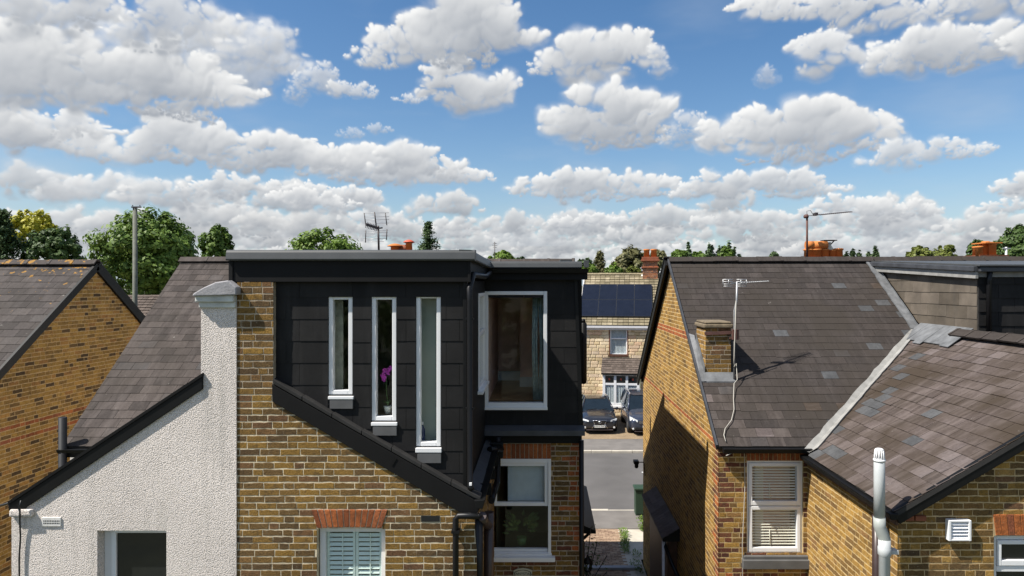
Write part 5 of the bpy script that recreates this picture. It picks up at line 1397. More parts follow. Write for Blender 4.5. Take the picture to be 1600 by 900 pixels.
slating(pk, C2_f, frD2, fd, 'clad', 72, gauge=.215, width=.45, gap=.004, t0=.016, th=.008, lap=1.1, stagger=[.1, .3]); pk.finish()
mb = MB(); mb.beam((XCP - .03, YRDG - .1, H + .33), (XCP - .03, yk - .1, H + .15), .05, .11); build(mb, 'painted_fascia', 'mortar_fillet', C2, bevel=.004)
mb = MB(); mb.beam((XCP - .055, YRDG - .08, H + .425), (XCP - .055, yk - .12, H + .245), .09, .08); build(mb, 'gutter', 'lead_dark', C2, bevel=.01)
mb = MB(); mb.box(XCP - .02, 9.6, yk - .17, yk - .07, H + .20, H + .27); build(mb, 'gutter', 'lead_dark', C2, bevel=.01)
mb = MB(); mb.box(XCP + .02, 9.6, yk - .07, yk - .03, H + .12, H + .20); build(mb, 'painted_fascia', 'mortar_fillet', C2)
mb = MB(); mb.prism([(XCP - .05, yk - .2, H + .285), (XCP - .05, YRDG - .1, H + .46), (XCP - .05, YRDG - .1, H + .49), (XCP - .05, yk - .2, H + .31)], (3.0, 0, 0)); build(mb, 'flat_roof', 'grey_trim', C2)
mb = MB(); mb.tube([(XCP + .16, yk - .12, H + .2), (XCP + .16, yk - .09, H + .05), (XCP + .16, yk - .09, zo_r - .1)], .036, 12); build(mb, 'downpipe', 'pipe', C2)
mb = MB(); mb.prism([(XCP + .01, YRDG, ZR - .04), (XCP + .01, YE, zroof(YE) - .04), (XCP + .01, YE, zroof(YE)), (XCP + .01, YRDG, ZR)], (8.5, 0, 0)); build(mb, 'roof', 'slate_c_mass', C2)
ridge_tiles(C2, C2, XCP + .01, 15.0, YRDG, ZR + .065, 'slate_c_mass', .46, 57)
mb = MB(); slab(mb, front_frame(YM), [(XCP + .03, 0), (15.1, 0), (15.1, zroof(YM) - .1), (XCP + .03, zroof(YM) - .1)]); build(mb, 'rear_wall', 'stock_mass', C2)
main_block(C2, XCP + .01, 15.1, False, True, 'stock_mass', 'slate_c_mass', 'stock_mass')
mb = MB(); mb.box(PXw(1518, 15.2), PXw(1562, 15.2), 14.9, 15.6, ZR - .5, PZ(399, 15.2)); C2s = build(mb, 'ridge_chimney', 'plum_mass', C2)
for (px, r, top, Y) in ((1525, .08, 385, 15.3), (1530, .08, 384.5, 15.0), (1535, .07, 381, 15.4), (1540, .085, 377, 15.3), (1547, .075, 378, 15.5), (1551, .08, 380, 15.1)): pot(C2s, px, 400, top, r, Y)
mb = MB(); mb.box(PXw(1531, 15.2), PXw(1557, 15.2), 15.0, 15.5, PZ(380.8, 15.2), PZ(379.2, 15.2)); build(mb, 'cowl_plate', 'terracotta', C2s)

# ================================================================== brick house at the far left
D = thing('brick_house', 'shaded brick gable house at far left with orange lichen on slate roof', 'house', (-11.0, 13.5, 0))
frDg = right_frame(XD)
zrD = H + .43
def zD(Y): return zrD - .75 * abs(Y - YRDG)
gd = [(YM, 0), (17.8, 0), (17.8, zD(17.8) - .1), (YRDG, zrD - .1), (YM, zD(YM) - .1)]
mb = MB(); slab(mb, frDg, gd); D_w = build(mb, 'gable_wall', 'mortar_or', D)
def bmat_D(u, v, r):
    zz = H - 2.47
    if abs(v - zz) < .04 or abs(v - zz + .185) < .04: return 'red'
    return 'stockd'
pd = Pieces(300)
brickwork(pd, D_w, frDg, gd, [], bmat_D, 81, pat='SSH', boost=1)
pd.finish()
THd = math.atan(.75); DR = Frame((0, YM - .15, zD(YM - .15)), (1, 0, 0), (0, math.cos(THd), math.sin(THd)))
Ld = (YRDG - YM + .15) / math.cos(THd)
pod = [(XD - 6, 0), (XD + .04, 0), (XD + .04, Ld), (XD - 6, Ld)]
mb = MB(); slab(mb, DR, pod, (), .06, -.004); D_r = build(mb, 'roof', 'backing', D)
pds = Pieces(200); slating(pds, D_r, DR, pod, 'slate_d', 83, gauge=.205, width=.30); pds.finish()
ridge_tiles(D, D_r, XD - 5, XD + .05, YRDG, zrD + .07, 'slate_d_mass', .46, 85)
mb = MB(); mb.beam((XD + .04, YM - .15, zD(YM - .15) - .05), (XD + .04, YRDG, zrD - .05), .05, .14); mb.beam((XD + .04, YRDG, zrD - .04), (XD + .04, 18.0, zD(18.0) - .04), .05, .20)
build(mb, 'bargeboard', 'black', D)
mb = MB(); mb.prism([(XD + .05, YRDG + .02, zrD + .02), (XD + .05, 18.05, zD(18.05) + .02), (XD + .05, 18.05, zD(18.05) - .03), (XD + .05, YRDG + .02, zrD - .03)], (-6, 0, 0)); build(mb, 'front_roof_slope', 'slate_d_mass', D)
mb = MB(); slab(mb, front_frame(YM), [(XD - 6, 0), (XD - .23, 0), (XD - .23, zD(YM) - .1), (XD - 6, zD(YM) - .1)]); slab(mb, Frame((0, 17.8, 0), (-1, 0, 0), (0, 0, 1)), [(-XD + .23, 0), (-XD + 6, 0), (-XD + 6, zD(17.8) - .1), (-XD + .23, zD(17.8) - .1)]); build(mb, 'wall', 'stockd_mass', D)

# ================================================================== the setting: ground, road, pavements, paving
def sheet(name, mat, x0, x1, y0, y1, z, parent=None):
    mb = MB(); mb.face([(x0, y0, z), (x1, y0, z), (x1, y1, z), (x0, y1, z)]); return build(mb, name, mat, parent, 'structure')
sheet('ground', 'lawn', -3000, 3000, -400, 5000, -.16)
sheet('road', 'asphalt', -90, 90, 22.2, 30.1, -.10)
mb = MB(); mb.box(-90, 90, 20.45, 22.10, -.15, 0); build(mb, 'pavement', 'pavement', None, 'structure')
mb = MB(); mb.box(-90, 90, 30.15, 32.6, -.15, 0); build(mb, 'pavement', 'pavement', None, 'structure')
mb = MB(); mb.box(-90, 90, 32.601, 38.98, -.15, .004); build(mb, 'forecourt', 'paver_far', None, 'structure')
fk = MB(); fk.box(-60, 60, 32.3, 32.6, .001, .012); build(fk, 'forecourt_edging', 'paver_far', None, 'structure')
def kerb(y0, y1, seed):
    k_ = MB(); k_.box(-90, -6, y0, y1, -.15, .005); k_.box(10.2, 90, y0, y1, -.15, .005); ko = build(k_, 'kerb', 'kerb', None, 'structure', bevel=.02)
    r = random.Random(seed)
    for k in range(18):
        x = -6 + .9 * k; drop = -.018 if (seed == 1 and 1.9 < x < 3.4) else 0
        b_ = MB(); b_.box(x + .004, x + .896, y0 + r.uniform(-.008, .008), y1, -.15, .005 + drop + r.uniform(-.004, .004)); build(b_, 'kerb_stone', 'kerb', ko, bevel=.02)
kerb(22.08, 22.24, 1); kerb(30.02, 30.17, 2)
mb = MB(); mb.box(-60, -8, 26.0, 26.1, -.0985, -.096); [mb.box(x, x + 2, 26.9, 27.0, -.0985, -.096) for x in (3.86, 9.9, 15.9)]; ln_ = build(mb, 'road_marking', 'paint_line', None, 'structure')
sheet('alley_ground', 'step', XB_R, XC, 10.3, 20.45, -.09)
mb = MB(); rng = random.Random(5)
y = 10.4; k = 0
while y < 20.43:
    x = .60 + (.1 if k % 2 else 0)
    while x < 2.12 - (20.4 - y) * .02:
        z = -.012 + rng.uniform(-.004, .004); mb.box(x + .004, x + .196, y + .003, y + .097, -.08, z); x += .2
    y += .1; k += 1
build(mb, 'block_paving', 'paver', None, 'stuff')
mb = MB(); mb.prism([(2.09, 10.4, -.03), (2.10, 20.44, -.03), (6.5, 20.44, -.03), (6.5, 18.2, -.03), (2.58, 18.2, -.03), (2.58, 10.4, -.03)], (0, 0, .012)); build(mb, 'garden_path', 'kerb', None, 'structure')
mb = MB(); mb.box(.75, 2.5, 17.5, 17.66, -.06, .05); build(mb, 'step', 'step', None, 'structure', bevel=.01)
sheet('front_garden', 'lawn', -90, XB_R, 18.0, 20.45, -.05); sheet('front_garden', 'lawn', 6.5, 90, 18.2, 20.45, -.05)

def weeds(name, label_mat, pts, seed, n, hgt, spread, leaf=.05):
    r = random.Random(seed); mb = MB()
    for (cx, cy, cz) in pts:
        for k in range(n):
            a = r.uniform(0, 6.28); d = r.random() ** .7 * spread; x = cx + d * math.cos(a); y = cy + d * math.sin(a); z = cz + r.random() * hgt
            t = r.uniform(0, 6.28); up = r.uniform(.2, 1); l = leaf * r.uniform(.6, 1.5); dx, dy = math.cos(t) * l, math.sin(t) * l
            mb.face([(x, y, z), (x + dx * .5 - dy * .25, y + dy * .5 + dx * .25, z + l * up * .6), (x + dx, y + dy, z + l * up), (x + dx * .5 + dy * .25, y + dy * .5 - dx * .25, z + l * up * .5)])
    return build(mb, name, label_mat, None, 'stuff')
weeds('weeds', 'weed', [(2.35 - .012 * k, 20.2 - k * .14, -.02) for k in range(12)], 3, 60, .12, .13)
weeds('weeds', 'weed', [(2.95, 20.35, 0), (3.05, 20.5, 0)], 4, 130, .35, .2, .08)
weeds('weeds', 'leaf_mid', [(2.35, 17.75, -.02), (2.45, 17.4, -.02), (2.5, 18.4, -.02)], 5, 80, .15, .16, .05)

# ================================================================== stone house across the street
E = thing('stone_house', 'stone-faced house across the street with solar panels on its tiled roof', 'house', (2.1, 39.0, 0))
YS2 = 39.0; XE0, XE1 = PXw(908, YS2) - .02, 9.6
zE = PZ(508, YS2); sE = .69; YR2 = YS2 + 4.1; zR2 = zE + sE * 4.25
frE = front_frame(YS2)
hE = fpx(YS2, 953, 513, 979.5, 554)
hB = fpx(YS2, 946, 580, 1000, 632)
mb = MB(); slab(mb, frE, [(XE0, 0), (XE1, 0), (XE1, zE + .05), (XE0, zE + .05)], [hE, hB], .22); E_w = build(mb, 'wall', 'mortar_grey', E)
pe = Pieces(300)
brickwork(pe, E_w, frE, [(XE0, 0), (PXw(1045, YS2), 0), (PXw(1045, YS2), zE), (XE0, zE)], [hE, hB, (XE0, zE - .02, XE1, zE + 1)], lambda u, v, r: 'stone', 91, course=.185, ln=.46, joint=.022, proud=.045, name='stone', jit=.016, ch=.03, vary=.35)
brickwork(pe, E_w, frE, [(PXw(1045, YS2), 0), (XE1, 0), (XE1, zE), (PXw(1045, YS2), zE)], [], lambda u, v, r: 'stone', 92, course=.185, ln=.46, joint=.022, proud=.045, name='stone', jit=.016, ch=.03, vary=.35)
pe.finish()
w = MB(); fframe(w, frE, hE[0], hE[2], hE[1], hE[3], .07, -.15, -.02); zz = hE[1] + (hE[3] - hE[1]) * .60; fbox(w, frE, hE[0] + .07, hE[2] - .07, zz, zz + .07, -.14, -.025); Ew = build(w, 'window', 'upvc', E, bevel=.006)
pane(Ew, frE, hE[0] + .07, hE[2] - .07, hE[1] + .07, zz, -.08); pane(Ew, frE, hE[0] + .07, hE[2] - .07, zz + .07, hE[3] - .07, -.08)
mb = MB(); rng = random.Random(4); x = hE[0] + .05
while x < hE[2] - .05:
    mb.prism([(x, YS2 + .125, hE[1]), (x + .035, YS2 + .105, hE[1]), (x + .07, YS2 + .125, hE[1])], (0, 0, hE[3] - hE[1])); x += .075
fbox(mb, frE, hE[0] + .03, hE[2] - .03, hE[1], hE[3], -.16, -.14); build(mb, 'net_or_sky_panel', 'netcurtain', Ew, 'stuff')
mb = MB(); fbox(mb, frE, hE[0] - .08, hE[2] + .08, hE[1] - .09, hE[1] - .004, -.1, .08); build(mb, 'sill', 'brownpaint', Ew, bevel=.01)
mb = MB(); fframe(mb, frE, hE[0] - .06, hE[2] + .06, hE[1] - .002, hE[3] + .06, .055, -.1, .05); build(mb, 'surround', 'plum_mass', Ew)
# ground-floor bay under its own little tiled roof
YB2 = 38.35; frB = front_frame(YB2); bx0, bx1 = PXw(944, YB2), PXw(1001, YB2); bz0, bz1 = PZ(633, YB2), PZ(582, YB2)
w = MB(); n = 3; ww = (bx1 - bx0 - .10) / n; zt_ = bz1 - .62
fframe(w, frB, bx0, bx1, bz0, bz1, .15, -.12, 0, wb=.16)
for k in range(1, n): fbox(w, frB, bx0 + .05 + ww * k - .07, bx0 + .05 + ww * k + .07, bz0 + .12, bz1 - .10, -.11, -.004)
fbox(w, frB, bx0 + .1, bx1 - .1, zt_ - .06, zt_ + .06, -.105, -.01)
Eb = build(w, 'bay_window', 'upvc', E, bevel=.008)
for k in range(n):
    a = bx0 + .05 + ww * k + .05; b = a + ww - .10
    pane(Eb, frB, a, b, bz0 + .12, zt_ - .03, -.03); pane(Eb, frB, a, b, zt_ + .03, bz1 - .1, -.03, 'glass_dark')
    mb = MB(); c = ((a + b) / 2, (zt_ + bz1 - .08) / 2); fbox(mb, frB, c[0] - .05, c[0] + .05, c[1] - .06, c[1] + .06, -.028, -.02); build(mb, 'stained_glass', 'terracotta_red', Eb)
    mb = MB(); x = a
    while x < b - .03:
        mb.prism([(x, YB2 + .068, bz0 + .1), (x + .04, YB2 + .045, bz0 + .1), (x + .075, YB2 + .068, bz0 + .1)], (0, 0, zt_ - bz0 - .12)); x += .09
    mb.box(a - .02, b + .02, YB2 + .07, YB2 + .09, bz0 + .1, zt_); build(mb, 'net_or_sky_panel', 'netcurtain', Eb, 'stuff')
mb = MB(); mb.box(bx0 - .04, bx1 + .04, YB2 - .06, YS2 - .05, bz0 - .09, bz0 - .003); build(mb, 'sill', 'upvc', Eb)
mb = MB(); mb.box(bx0 + .02, bx1 - .02, YB2 + .02, YS2 - .05, 0, bz0 - .095); Ebb = build(mb, 'bay_base', 'mortar_grey', E)
pbb = Pieces(40); brickwork(pbb, Ebb, front_frame(YB2 + .02), [(bx0 + .02, 0), (bx1 - .02, 0), (bx1 - .02, bz0 - .1), (bx0 + .02, bz0 - .1)], [], lambda u, v, r: 'stone', 93, course=.185, ln=.46, joint=.022, proud=.045, name='stone', jit=.016, ch=.03, vary=.35); pbb.finish()
mb = MB(); mb.box(bx0, bx0 + .08, YB2 + .13, YS2 - .05, bz0, bz1); mb.box(bx1 - .08, bx1, YB2 + .13, YS2 - .05, bz0, bz1); build(mb, 'bay_cheek', 'upvc', E)
bt0 = bz1 - .02; bt1 = PZ(558, YS2); rl = math.hypot(YS2 - YB2 + .05, bt1 - bt0)
BR = Frame((0, YB2 - .05, bt0), (1, 0, 0), (0, YS2 - YB2 + .05, bt1 - bt0))
mb = MB(); po_ = [(bx0 - .08, 0), (bx1 + .08, 0), (bx1 - .02, rl), (bx0 - .05, rl)]; slab(mb, BR, po_, (), .1, -.004); Ebr = build(mb, 'bay_roof', 'backing', E)
pbr = Pieces(0); slating(pbr, Ebr, BR, po_, 'brown_tile', 94, gauge=.145, width=.17, t0=.03, th=.015, name='roof_tile'); pbr.finish()
mb = MB(); mb.box(bx0 - .06, bx1 + .08, YB2 - .11, YB2 - .04, bt0 - .07, bt0 - .01); build(mb, 'bay_gutter', 'black', E)
# roof
ths = math.atan(sE); ER = Frame((0, YS2 - .15, zE), (1, 0, 0), (0, math.cos(ths), math.sin(ths))); LE = 4.25 / math.cos(ths)
pr_ = [(XE0 - .06, 0), (XE1, 0), (XE1, LE), (XE0 - .06, LE)]
mb = MB(); slab(mb, ER, pr_, (), .08, -.004); E_r = build(mb, 'roof', 'backing', E)
per = Pieces(0); slating(per, E_r, ER, pr_, 'conc_tile', 95, gauge=.27, width=.30, gap=.02, t0=.05, th=.025, name='roof_tile', stagger=[0]); per.finish()
ridge_tiles(E, E_r, XE0 - .06, XE1, YR2, zR2 + .10, 'conc_tile', .46, 96)
mb = MB(); mb.beam((XE0 - .10, YS2 - .2, zE - .03), (XE0 - .10, YR2, zR2 - .03), .05, .2); build(mb, 'bargeboard', 'white_trim', E)
mb = MB(); mb.box(XE0 - .05, XE1, YS2 - .27, YS2 - .15, zE - .13, zE - .02); build(mb, 'gutter', 'gutter_white', E)
mb = MB(); mb.box(XE0 - .02, XE1, YS2 - .14, YS2 - .05, zE - .25, zE - .03); build(mb, 'fascia', 'gutter_white', E)
mb = MB(); slab(mb, left_frame(XE0), [(-YR2 - 4, 0), (-YS2 - .225, 0), (-YS2 - .225, zE - .1), (-YR2, zR2 - .12), (-YR2 - 4, zE - .1)]); build(mb, 'gable_wall', 'render_smooth', E)
mb = MB(); slab(mb, right_frame(XE1), [(YS2 + .225, 0), (YR2 + 4, 0), (YR2 + 4, zE - .1), (YR2, zR2 - .12), (YS2 + .225, zE - .1)]); build(mb, 'gable_wall', 'stone_mass', E)
mb = MB(); mb.prism([(XE0 - .06, YR2 + .02, zR2), (XE0 - .06, YR2 + 4.3, zE - .1), (XE0 - .06, YR2 + 4.3, zE - .16), (XE0 - .06, YR2 + .02, zR2 - .06)], (XE1 - XE0, 0, 0)); build(mb, 'rear_roof_slope', 'conc_tile', E)
pw, phh = 1.03, 1.60
p0u, p0v = 2.0, .70
for r_ in range(2):
    for c_ in range(4):
        a = p0u + c_ * (pw + .012); b = p0v + r_ * (phh + .02)
        mb = MB(); fbox(mb, ER, a + .012, a + pw - .012, b + .012, b + phh - .012, .10, .138); pn = build(mb, 'solar_panel', 'solar', E)
        mb = MB(); fframe(mb, ER, a, a + pw, b, b + phh, .012, .10, .14); build(mb, 'panel_frame', 'solar_frame', pn)
# chimney with two pots
cx0, cx1 = PXw(1001.5, YR2) - .5, PXw(1024, YR2) - .5; cy0 = YR2 - .45; zc1 = PZ(409, YR2)
mb = MB(); mb.box(cx0, cx1, cy0, cy0 + .9, zR2 - .9, zc1); ech = build(mb, 'chimney_stack', 'mortar_dull', E)
pcx = Pieces(100); brickwork(pcx, ech, front_frame(cy0), [(cx0, zR2 - .5), (cx1, zR2 - .5), (cx1, zc1), (cx0, zc1)], [], lambda u, v, r: 'red' if r.random() < .7 else 'plum', 97, pat='SH'); pcx.finish()
mb = MB()
for (k, z, h_, mt) in ((.07, zc1 - .42, .08, 0), (.12, zc1 + .001, .10, 0), (.06, zc1 + .102, .16, 0)): mb.box(cx0 - k, cx1 + k, cy0 - k, cy0 + .9 + k, z, z + h_)
build(mb, 'chimney_cap', 'terracotta_dull', ech, bevel=.02)
for px in (995, 1006): pot(ech, px, 403, 390, .20, cy0 + .45)
mb = MB(); mb.box(cx0 - .06, cx1 + .06, cy0 - .06, cy0 - .01, zR2 - .62, zR2 - .5); mb.beam((cx0 - .05, cy0 - .03, zR2 - .5), (cx0 - .05, cy0 + .4, zR2 + .02), .08, .1); build(mb, 'lead_flashing', 'white_trim', ech)

E.rotation_euler.z = math.radians(-8)        # the far side of the street turns a little towards the sun

# house with brown tiled roof beyond the utility pole
Fh = thing('tiled_house', 'house with dark brown tiled roof behind the utility pole', 'house', (-19.5, 40, 0))
yf = 34.0; zrf = PZ(463, 38.0); zef = zrf - 2.6; thf = math.atan2(2.6, 4.0); FR = Frame((0, yf, zef), (1, 0, 0), (0, math.cos(thf), math.sin(thf))); lf = math.hypot(4, 2.6)
pf_ = [(-25, 0), (-14.5, 0), (-14.5, lf), (-25, lf)]
mb = MB(); slab(mb, FR, pf_, (), .08, -.004); f_r = build(mb, 'roof', 'backing', Fh)
pfr = Pieces(0); slating(pfr, f_r, FR, pf_, 'brown_tile', 98, gauge=.26, width=.3, gap=.02, t0=.05, th=.025, name='roof_tile', stagger=[0]); pfr.finish()
ridge_tiles(Fh, f_r, -25, -14.5, 38.0, zrf + .06, 'brown_tile', .46, 99)
mb = MB(); mb.box(-24.8, -14.7, yf + .3, 41.6, 0, zef + .05); build(mb, 'wall', 'stock_mass', Fh)
mb = MB(); mb.prism([(-25, 38.02, zrf), (-25, 42, zef), (-25, 42, zef - .08), (-25, 38.02, zrf - .08)], (10.5, 0, 0)); build(mb, 'rear_roof_slope', 'brown_tile', Fh)
mb = MB(); mb.prism([(-24.8, yf + .3, zef), (-24.8, 38, zrf - .1), (-24.8, 41.6, zef)], (.2, 0, 0)); mb.prism([(-14.9, yf + .3, zef), (-14.9, 38, zrf - .1), (-14.9, 41.6, zef)], (.2, 0, 0)); build(mb, 'gable_wall', 'stock_mass', Fh)

# ================================================================== cars
def car(name, label, loc, Lc, Wc, Hc, paint, suv, yaw=0.0):
    t = thing(name, label, 'car', loc); hw = Wc / 2
    o0 = Vector(loc)
    def L(p): return (o0.x + p[0], o0.y + p[1], o0.z + p[2])
    k = Hc / 1.43; hood = .96 * (1.13 if suv else 1); 
    st = [(0.0, .62, .34, .60), (.04, .80, .24, .70), (.16, .93, .20, .76), (.45, .985, .18, .84), (1.0, 1.0, .18, .91), (1.35, 1.0, .18, .955), (2.2, 1.0, .18, .985), (3.3, 1.0, .18, 1.0), (4.0, .985, .2, 1.01), (4.4, .93, .24, .98), (4.6, .80, .36, .86)]
    V = []; Fc = []; n = 13
    for (y, wv_, zl, zt) in st:
        w_ = hw * wv_; y = y / 4.6 * Lc; zt *= hood / .96; zl *= 1.2 if suv else 1
        half = [(0, zl), (w_ * .86, zl), (w_ * .975, zl + .09), (w_, zl + (zt - zl) * .45), (w_ * .985, zl + (zt - zl) * .72), (w_ * .90, zt - .035), (w_ * .5, zt + .012), (0, zt + .025)]
        ring = half + [(-a, b) for a, b in half[-2:0:-1]]
        V += [L((a, y, b)) for a, b in ring]
    m_ = 14
    for r in range(len(st) - 1):
        for q in range(m_): Fc.append((r * m_ + q, r * m_ + (q + 1) % m_, (r + 1) * m_ + (q + 1) % m_, (r + 1) * m_ + q))
    Fc.append(tuple(reversed(range(m_)))); Fc.append(tuple((len(st) - 1) * m_ + q for q in range(m_)))
    mb = MB(); mb.v = V; mb.f = Fc; mb.smooth = [True] * len(Fc)
    body = build(mb, 'body', paint, t); sd = body.modifiers.new('s', 'SUBSURF'); sd.levels = 1; sd.render_levels = 2
    zb = .90 * hood / .96; zt = Hc - .02; yb0, yb1 = (1.28, 4.45) if not suv else (1.22, 4.5); yt0, yt1 = (2.10, 3.45) if not suv else (1.95, 4.1)
    wb, wt = hw * .90, hw * (.66 if not suv else .72)
    cab = [(-wb, yb0, zb), (wb, yb0, zb), (wb, yb1, zb), (-wb, yb1, zb), (-wt, yt0, zt), (wt, yt0, zt), (wt, yt1, zt), (-wt, yt1, zt)]
    mb = MB(); mb.v = [L(p) for p in cab]; mb.f = [(0, 1, 5, 4), (1, 2, 6, 5), (2, 3, 7, 6), (3, 0, 4, 7), (4, 5, 6, 7)]; mb.smooth = [False] * 5
    build(mb, 'window_glass', 'glass_car', t)
    mb = MB()
    for (a, b) in ((0, 4), (1, 5), (2, 6), (3, 7)): mb.tube([L(cab[a]), L(cab[b])], .045, 8)
    for s_ in (-1, 1):
        mid = Vector(((wb + .0) * s_, 2.75, zb)); top = Vector((wt * s_, 2.8, zt)); mb.beam(L(mid), L(top), .05, .07)
        mb.tube([L((wt * s_, yt0, zt)), L((wt * s_ * 1.01, (yt0 + yt1) / 2, zt + .03)), L((wt * s_, yt1, zt))], .045, 8)
    build(mb, 'pillar', paint, t)
    mb = MB(); nn = 7
    g = []
    for j in range(6):
        for i in range(nn):
            a = -1 + 2 * i / (nn - 1); b = j / 5
            g.append(L((wt * 1.03 * a, yt0 - .04 + (yt1 - yt0 + .08) * b, zt + .045 - .035 * a * a - .05 * (2 * b - 1) ** 2 + .012)))
    mb.v = g; mb.f = [(j * nn + i, j * nn + i + 1, (j + 1) * nn + i + 1, (j + 1) * nn + i) for j in range(5) for i in range(nn - 1)]; mb.smooth = [True] * len(mb.f); build(mb, 'roof_panel', paint, t)
    if suv:
        for s_ in (-1, 1):
            mb = MB(); mb.tube([L((wt * s_ * .96, yt0 + .1, zt + .03)), L((wt * s_ * .96, yt0 + .18, zt + .09)), L((wt * s_ * .96, yt1 - .2, zt + .09)), L((wt * s_ * .96, yt1 - .1, zt + .03))], .018, 8); build(mb, 'roof_rail', 'alu', t)
    rw = .33 if not suv else .36
    for y in (.88, 3.55):
        for s_ in (-1, 1):
            c = L((s_ * (hw - .11), y / 4.6 * Lc, rw)); mb = MB(); mb.lathe(c, [(rw * .62, -.11), (rw * .95, -.11), (rw, -.08), (rw, .08), (rw * .95, .11), (rw * .62, .11)], 24, 'x'); wh = build(mb, 'wheel', 'tyre', t)
            mb = MB(); mb.lathe(c, [(.06, -.118), (rw * .63, -.105), (rw * .63, .105), (.06, .118)], 18, 'x'); build(mb, 'rim', 'rim', wh)
    for s_ in (-1, 1):
        mb = MB(); mb.lathe(L((s_ * (hw + .09), 1.62, zb + .08)), [(.03, -.07), (.07, -.06), (.085, -.01), (.075, .05), (.04, .06)], 12, 'y'); mb.beam(L((s_ * (hw - .1), 1.64, zb + .02)), L((s_ * (hw + .06), 1.63, zb + .05)), .03, .03, (0, 1, 0)); build(mb, 'door_mirror', paint, t)
        # headlamp wrapped round the corner
        z0 = .60 * hood / .96; 
        if not suv: pts_ = [(s_ * hw * .58, .03, z0 + .0), (s_ * hw * .93, .24, z0 + .05), (s_ * hw * .95, .30, z0 + .13), (s_ * hw * .60, .06, z0 + .085)]
        else: pts_ = [(s_ * hw * .55, .035, z0 - .02), (s_ * hw * .94, .26, z0 + .01), (s_ * hw * .95, .36, z0 + .20), (s_ * hw * .80, .16, z0 + .17), (s_ * hw * .55, .06, z0 + .07)]
        if s_ < 0: pts_ = pts_[::-1]
        mb = MB(); mb.prism([L((a, b - .055, c)) for a, b, c in pts_], (0, .10, 0)); build(mb, 'headlight', 'headlamp', t, bevel=.012)
        mb = MB(); mb.lathe(L((s_ * hw * .78, .03, .33)), [(.03, -.03), (.045, -.025), (.045, .1)], 14, 'y'); build(mb, 'fog_light', 'headlamp', t)
    # nose
    zg0, zg1 = .30, .68 * hood / .96
    if not suv:
        gp = [(-.36, zg0), (.36, zg0), (.24, zg0 + .20), (.34, zg1), (-.34, zg1), (-.24, zg0 + .20)]
        mb = MB(); mb.prism([L((a, -.035, b)) for a, b in gp], (0, .12, 0)); gr = build(mb, 'grille', 'ink', t)
        mb = MB()
        for a, b in (((-.24, zg0 + .2), (-.34, zg1)), ((.24, zg0 + .2), (.34, zg1)), ((-.34, zg1), (.34, zg1)), ((-.38, zg0), (-.24, zg0 + .2)), ((.38, zg0), (.24, zg0 + .2))): mb.tube([L((a[0], -.04, a[1])), L((b[0], -.04 + .03 * (b[1] > .6), b[1]))], .013, 6)
        build(mb, 'grille_trim', 'chrome', gr)
        for j in range(5):
            mb = MB(); z = zg0 + .04 + j * .075; mb.box(o0.x - .2, o0.x + .2, o0.y - .042, o0.y - .03, z, z + .016); build(mb, 'grille_bar', 'darkmetal', gr)
        mb = MB(); c = L((0, -.05, zg1 - .09)); mb.tube([(c[0] + .075 * math.cos(q / 16 * 6.2832), c[1], c[2] + .052 * math.sin(q / 16 * 6.2832)) for q in range(17)], .010, 6, caps=False)
        mb.tube([(c[0] - .02, c[1], c[2] + .04), (c[0] - .015, c[1], c[2] - .025), (c[0] + .05, c[1], c[2] - .02)], .010, 6); build(mb, 'emblem', 'chrome', t)
        zpl = .40
    else:
        mb = MB(); mb.box(o0.x - .44, o0.x + .44, o0.y - .02, o0.y + .1, .60, .74); gr = build(mb, 'grille', 'ink', t)
        for z in (.62, .665, .71):
            mb = MB(); mb.box(o0.x - .45, o0.x + .45, o0.y - .035, o0.y - .018, z, z + .018); build(mb, 'grille_bar', 'chrome', gr)
        mb = MB(); mb.box(o0.x - .62, o0.x + .62, o0.y - .03, o0.y + .1, .30, .42); build(mb, 'lower_grille', 'ink', t, bevel=.02)
        zpl = .47
    mb = MB(); mb.prism([L((a, b, c)) for a, b, c in ((-hw * .72, -.05, .20), (hw * .72, -.05, .20), (hw * .72, -.05, .235), (-hw * .72, -.05, .235))], (0, .2, 0)); build(mb, 'bumper_lip', 'darkmetal', t, bevel=.01)
    mb = MB(); mb.box(o0.x - .26, o0.x + .26, o0.y - .062, o0.y - .045, zpl - .055, zpl + .055); pl = build(mb, 'number_plate', 'plate', t)
    if not suv:
        lettering('LM13 YNC', .105, 'ink', pl, (0, -.064, zpl), 'plate_lettering')
    for s_ in (-.3, .25):
        mb = MB(); mb.beam(L((s_ - .25, yb0 + .06, zb + .05)), L((s_ + .25, yb0 + .16, zb + .10)), .02, .02); build(mb, 'wiper', 'ink', t)
    return t
car('saloon_car', 'black saloon car with wide dark grille parked outside the stone house', (2.72, 33.3, .006), 4.6, 1.82, 1.43, 'paint_black', False)
car('estate_car', 'tall dark blue car with roof rails parked beside the black saloon', (5.02, 32.95, .006), 4.5, 1.80, 1.69, 'paint_blue', True)

